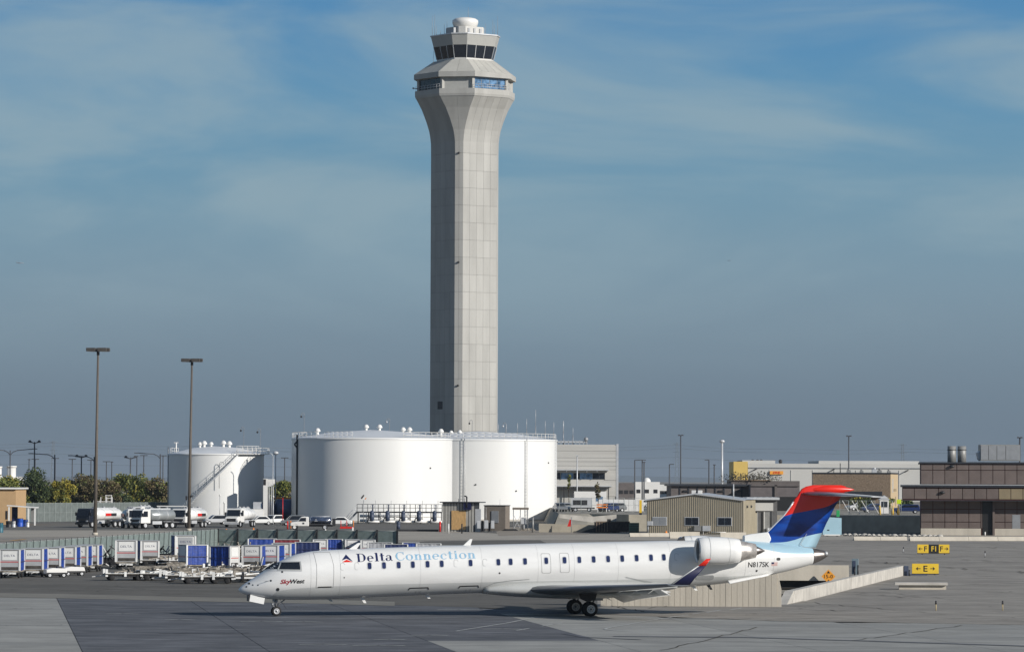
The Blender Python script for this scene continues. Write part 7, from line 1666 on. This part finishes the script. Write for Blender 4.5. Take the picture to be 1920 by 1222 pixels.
sign(1710,1760,1056.5,1075,1077.5,[(1,M_sy,M_black,[('T','E',0,.62,.42),('A',-1,-.72),('A',1,.72)])],'yellow taxiway sign reading E between two arrows')
sign(1720,1780,1020.5,1036.5,1039.5,[(.35,M_sy,M_black,[('T','F',.3,.6,.34),('A',-1,-.28)]),(.32,M_black,M_sy,[('T','F1',0,.6,.55)]),(.33,M_sy,M_black,[('T','F',-.32,.6,.34),('A',1,.25)])],'yellow and black taxiway sign with the letter F three times')
# diamond clearance sign
p = tp(1554,286.3); p = Vector((p.x,p.y,0)); t = empty('clearance_sign', (p.x,p.y,.02), 0, 'orange diamond clearance sign reading 15-0 above the parapet', 'sign'); Y = p.y; zc4 = zat(1554,1080.5,Y); hd_ = 13.2/F*Y
M_do = mat('sign_orange_yellow', (.72,.30,.03), .45, var=.05)
b = MB(); b.prism([(-hd_,zc4),(-hd_*.06,zc4+hd_*.94),(hd_*.06,zc4+hd_*.94),(hd_,zc4),(hd_*.06,zc4-hd_*.94),(-hd_*.06,zc4-hd_*.94)], -.02,.02); o = b.build('sign_panel', M_do, t)
text_obj('15-0', M_black, o, (0,-.025,zc4), hd_*.52, width=hd_*1.25, offset=.01)
for sg in (-1,1): b = MB(); b.prism([(-hd_*.22,zc4+sg*hd_*.45),(hd_*.22,zc4+sg*hd_*.45),(0,zc4+sg*hd_*.8)] if sg > 0 else [(-hd_*.22,zc4-hd_*.8),(hd_*.22,zc4-hd_*.8),(0,zc4-hd_*.45)], -.035,-.021); b.build('triangle_mark', M_black, o)
b = MB(); b.cyl((0,.06,-1.5),(0,.06,zc4),.05); b.build('post', M_grey, t)
# grey cabinet beside the ramp
p = G(1603,1080); t = empty('ramp_cabinet', (p.x,p.y,.02), R(-8), 'tall narrow grey blue cabinet behind the ramp parapet', 'cabinet'); hw = 6/F*p.y
b = MB(); b.box(-hw,hw,0,.8,.15,zat(1603,1047.5,p.y)); b.build('housing', mat('cabinet_blue_grey', (.16,.21,.24), .5), t); b = MB(); b.box(-hw*.7,hw*.2,-.03,-.002,.3,zat(1603,1051,p.y)); b.build('door', M_pump, t); b = MB(); b.cyl((0,-.2,0),(0,-.2,.7),.05); b.cyl((.25,-.2,0),(.25,-.2,.9),.06); b.build('valve', M_dark, t)
p = G(1604,1080)
t = empty('junction_box', G(1697,1079), 0, 'dark junction box with bracket at the far end of the ramp parapet', 'junction box'); b = MB(); b.box(-.1,.25,-.3,.4,0,.8); b.box(.2,1.8,-.1,.1,.05,.14); b.build('housing', M_pump, t); b = MB(); b.cyl((.3,-.5,-.0),(.3,-.5,.5),.06); b.build('leg', M_dark, t)
# low culvert headwall
a, c_ = G(1678,1105), G(1777,1105.5); t = empty('culvert_headwall', (a.x,a.y,.02), math.atan2(c_.y-a.y,c_.x-a.x), 'low concrete slab on a dark block right of the ramp', 'headwall'); L_ = (c_-a).length
b = MB(); b.box(0, L_, -.1, 1.2, .32, .5); b.build('slab', M_par, t); b = MB(); b.box(.3, L_-.1, .15, 1.0, 0, .32); b.build('block', M_conc2, t)
# edge lights
for i, (x, y, l_) in enumerate(((1755,1146,'left small taxiway edge marker at the right foreground'),(1880,1146,'right small taxiway edge marker at the right foreground'),(1847,1044,'distant small edge marker near the F sign'),(1694,1036,'tiny edge marker left of the F sign'))):
    p = G(x,y); t = empty('edge_marker', (p.x,p.y,.02), 0, l_, 'edge marker', 'taxiway edge markers'); b = MB(); b.cyl((0,0,0),(0,0,.42),.03,n=8); b.build('stake', mat('tan_stake',(.42,.33,.17),.7) if i < 2 else M_lgrey, t); b = MB(); b.cyl((0,0,.42),(0,0,.58),.06,.05,n=10); b.ball((0,0,.58),.055,n=5); b.build('lamp', M_dark, t); b = MB(); b.cyl((0,0,0),(0,0,.03),.12,n=10); b.build('base', M_dark, t)
# small group between the tanks
t = empty('white_cabin', (*tp(500,716),0), 0, 'narrow white stair tower right of the spiral stair tank', 'cabin'); k_ = 716/F
b = MB(); b.box(-5*k_,3*k_,0,1.5,0,zat(500,897,716)); b.build('wall', M_white, t); b = MB(); b.box(-4.5*k_,0*k_,-.05,0,zat(500,909,716),zat(500,898,716)); b.build('louvre', M_dark, t)
for x in (6,10,14): b = MB(); b.cyl((x*k_,0,0),(x*k_,0,zat(500,897+x,716)),.07); b.build('guide_pole', M_lgrey, t)
b = MB(); b.tube([(13*k_,0,0),(13*k_,0,zat(500,855,716)),(11*k_,0,zat(500,851,716)),(5*k_,0,zat(500,848,716))], .06); b.build('gooseneck_arm', M_lgrey, t)
def htank(px, py, m, label, r=1.1, L_=3.5, rz=0):
    t = empty('small_fuel_tank', gl(px,py), rz, label, 'fuel tank', 'small horizontal tanks'); b = MB(); b.lathe([(.01,-L_/2),(r*.7,-L_/2+.1),(r,-L_/2+.4),(r,L_/2-.4),(r*.7,L_/2-.1),(.01,L_/2)], n=24, axis='x', origin=(0,0,r+.6)); b.build('shell', m, t)
    for x in (-L_*.3,L_*.3): b = MB(); b.box(x-.15,x+.15,-r*.7,r*.7,0,.9); b.build('saddle', M_lgrey, t)
M_bt = mat('dark_blue_tank', (.03,.06,.14), .4, var=.1)
htank(502,977,M_bt,'dark blue small tank right of the spiral stair tank',1.5,2.6,R(80)); htank(534,977,M_bt,'wider dark blue tank left of the largest fuel tank',1.7,3.6,R(10))
t = empty('orange_hoist', gl(532,975), 0, 'orange steel hoist frame above the blue tank', 'hoist'); b = MB(); b.bar((-1.8,0,4.1),(1.6,0,4.0),.3); b.bar((-1.6,0,0),(-1.6,0,4.1),.2); b.bar((1.5,0,0),(1.5,0,4.0),.2); b.build('beam', M_orange, t)
t = empty('service_truck', gl(485,980), R(90), 'white boxy service truck parked beside the spiral stair tank', 'service truck'); b = MB(); b.box(-2,2,-1,1,.7,2.4); b.build('body', M_white, t); b = MB(); b.prism([(-3.2,.6),(-3.2,1.3),(-2.8,2.0),(-2.05,2.0),(-2.05,.6)], -.9,.9); b.build('cab', M_white, t); b = MB(); b.box(-1,1,-.4,.9,2.45,3.6); b.build('raised_box', M_lgrey, t); b = MB(); b.box(-.9,.9,-.42,-.4,2.6,3.4); b.build('raised_window', M_glassb, t)
for x in (-2.6,1.2):
    for sg in (-1,1): add_wheel(t, x, sg*.85, .42)
# truck with rack behind the first tanker
t = empty('rack_trailer', gl(193,975), 0, 'white racked trailer behind the leftmost tanker truck', 'trailer'); b = MB()
for x in (-1.6,-.5,.6,1.6): b.box(x-.07,x+.07,-.9,-.8,.5,4.6 if x > 0 else 3.6); b.box(x-.07,x+.07,.8,.9,.5,4.2)
for z in (2.9,3.4,4.0,4.5): b.box(-1.6 if z < 3.8 else .5,1.7,-.95,-.8,z-.06,z+.06)
b.build('rack', M_white, t); b = MB(); b.box(-1.9,1.9,-.9,.9,.5,.7); b.build('deck', M_grey, t); 
for x in (-1,1): add_wheel(t, x, -.85, .4)
for i, (x, y, h, m) in enumerate(((263,968,6.0,M_lgrey),(282,968,5.2,M_lgrey),(292,968,4.8,M_lgrey),(302,968,7.2,M_white),(325,966,5.0,M_lgrey),(412,978,6.0,M_lgrey),(420,978,3.6,M_dark),(512,985,6.5,M_lgrey),(530,985,6.0,M_red))):
    p = gl(x,y); hz4 = {0:.35}.get(i,.5); zt4 = min(h, 6)*.55+1.3; t = empty('standpipe_lamp', p, 0, ('first','second','third','fourth','fifth','sixth','seventh','eighth','ninth')[i]+' slim service pole from the left among the parked tankers', 'pole', 'slim service poles among the tankers'); b = MB(); b.cyl((0,0,0),(0,0,zt4),.06,n=6); b.build('shaft', m, t); b = MB(); b.ball((0,0,zt4+.1),.17,n=5); b.build('globe', M_white if m != M_red else M_dark, t)
# yellow-green sign on the terrace
t = empty('warning_sign', onterr(1686,606), 0, 'square yellow green warning sign left of the brown building', 'sign'); b = MB(); b.box(-.33,.33,-.03,0,zat(1686,944,606)-TZ,zat(1686,936,606)-TZ); b.build('sign_panel', mat('lime_yellow', (.55,.70,.02), .4), t); b = MB(); b.cyl((0,.04,0),(0,.04,2.6),.05); b.build('post', M_grey, t)
# shopfront-like booth
t = empty('guard_booth', onterr(1658,640), 0, 'small white guard booth beneath the tip of the tailplane', 'booth'); b = MB(); b.box(-.7,.7,-.6,.6,0,2.2); b.build('wall', M_white, t); b = MB(); b.prism([(-.9,2.2),(.9,2.2),(0,2.9)], -.7,.7); b.build('roof', M_lgrey, t); b = MB(); b.box(-.5,.5,-.63,-.605,1.0,1.9); b.build('window', M_glass, t)
for i, x in enumerate((1650,1674,1685)): 
    t = empty('safety_post', onterr(x,612), 0, ('left','middle','right')[i]+' yellow safety post on the edge of the shaded terrace', 'bollard', 'yellow posts on the terrace edge'); b = MB(); b.cyl((0,0,0),(0,0,1.4),.22,.12); b.build('shaft', M_yellow, t)
b = None
for i, (x, c_) in enumerate(((1665,'olive'),(1605,'olive'),(1700,'green'),(1622,'green'))): tree(x, 934, 30, 700, c_, ('leftish grey green shrub under the tailplane','grey green shrub close to the fin','shrub against the brown building corner','shrub in the middle beneath the tailplane')[i], 400+i, dens=.35, base=TZ, group='shrubs under the tailplane', name='shrub')
# ---- two small airplanes in the sky
def far_plane(px, py, Y, L_, rz, label, pitch=0):
    p = P(px, py, Y); t = empty('distant_airplane', p, rz, label, 'airplane', 'airplanes in the sky'); t.rotation_euler.y = pitch; m = mat('distant_jet_grey', (.28,.33,.38), .5)
    b = MB(); r = L_*.055; b.lathe([(.01,-L_/2),(r*.8,-L_*.46),(r,-L_*.38),(r,L_*.25),(r*.5,L_*.42),(.02,L_/2)], n=12, axis='x'); b.build('fuselage', m, t)
    for sg in (-1,1):
        foil('wing', [((-L_*.08,0,-r*.4),(L_*.14,0,-r*.4),(0,0,1),.1),((L_*.14,sg*L_*.48,L_*.03),(L_*.19,sg*L_*.48,L_*.03),(0,0,1),.1)], m, t)
        foil('tailplane', [((L_*.38,0,r*.4),(L_*.47,0,r*.4),(0,0,1),.1),((L_*.46,sg*L_*.18,r*.5),(L_*.5,sg*L_*.18,r*.5),(0,0,1),.1)], m, t)
        b = MB(); b.cyl((-L_*.03,sg*L_*.15,-r*.9),(L_*.06,sg*L_*.15,-r*.9),r*.5,n=8); b.build('engine', m, t)
    foil('tail_fin', [((L_*.33,0,r*.5),(L_*.46,0,r*.5),(0,1,0),.1),((L_*.45,0,L_*.17),(L_*.51,0,L_*.17),(0,1,0),.1)], m, t)
far_plane(37.5, 493, 9000, 17, R(180), 'tiny dark jet flying in the sky at the left edge', R(-3)); far_plane(1367, 488.5, 9000, 8.5, R(-25), 'tiny pale jet in the sky right of the tower')
# ================================================================== AIR
hzm = bpy.data.materials.new('thin_haze'); hzm.use_nodes = True; ht = hzm.node_tree; ht.nodes.remove(ht.nodes['Principled BSDF'])
pv = ht.nodes.new('ShaderNodeVolumePrincipled'); pv.inputs['Color'].default_value = (.44,.52,.62,1); pv.inputs['Density'].default_value = HAZE = 0.000045; pv.inputs['Anisotropy'].default_value = 0.0
ht.links.new(pv.outputs[0], ht.nodes['Material Output'].inputs['Volume'])
b = MB(); b.box(-14100, 14100, -400, 28100, -6, 118); hz_ = b.build('haze', hzm); hz_['kind'] = 'stuff'
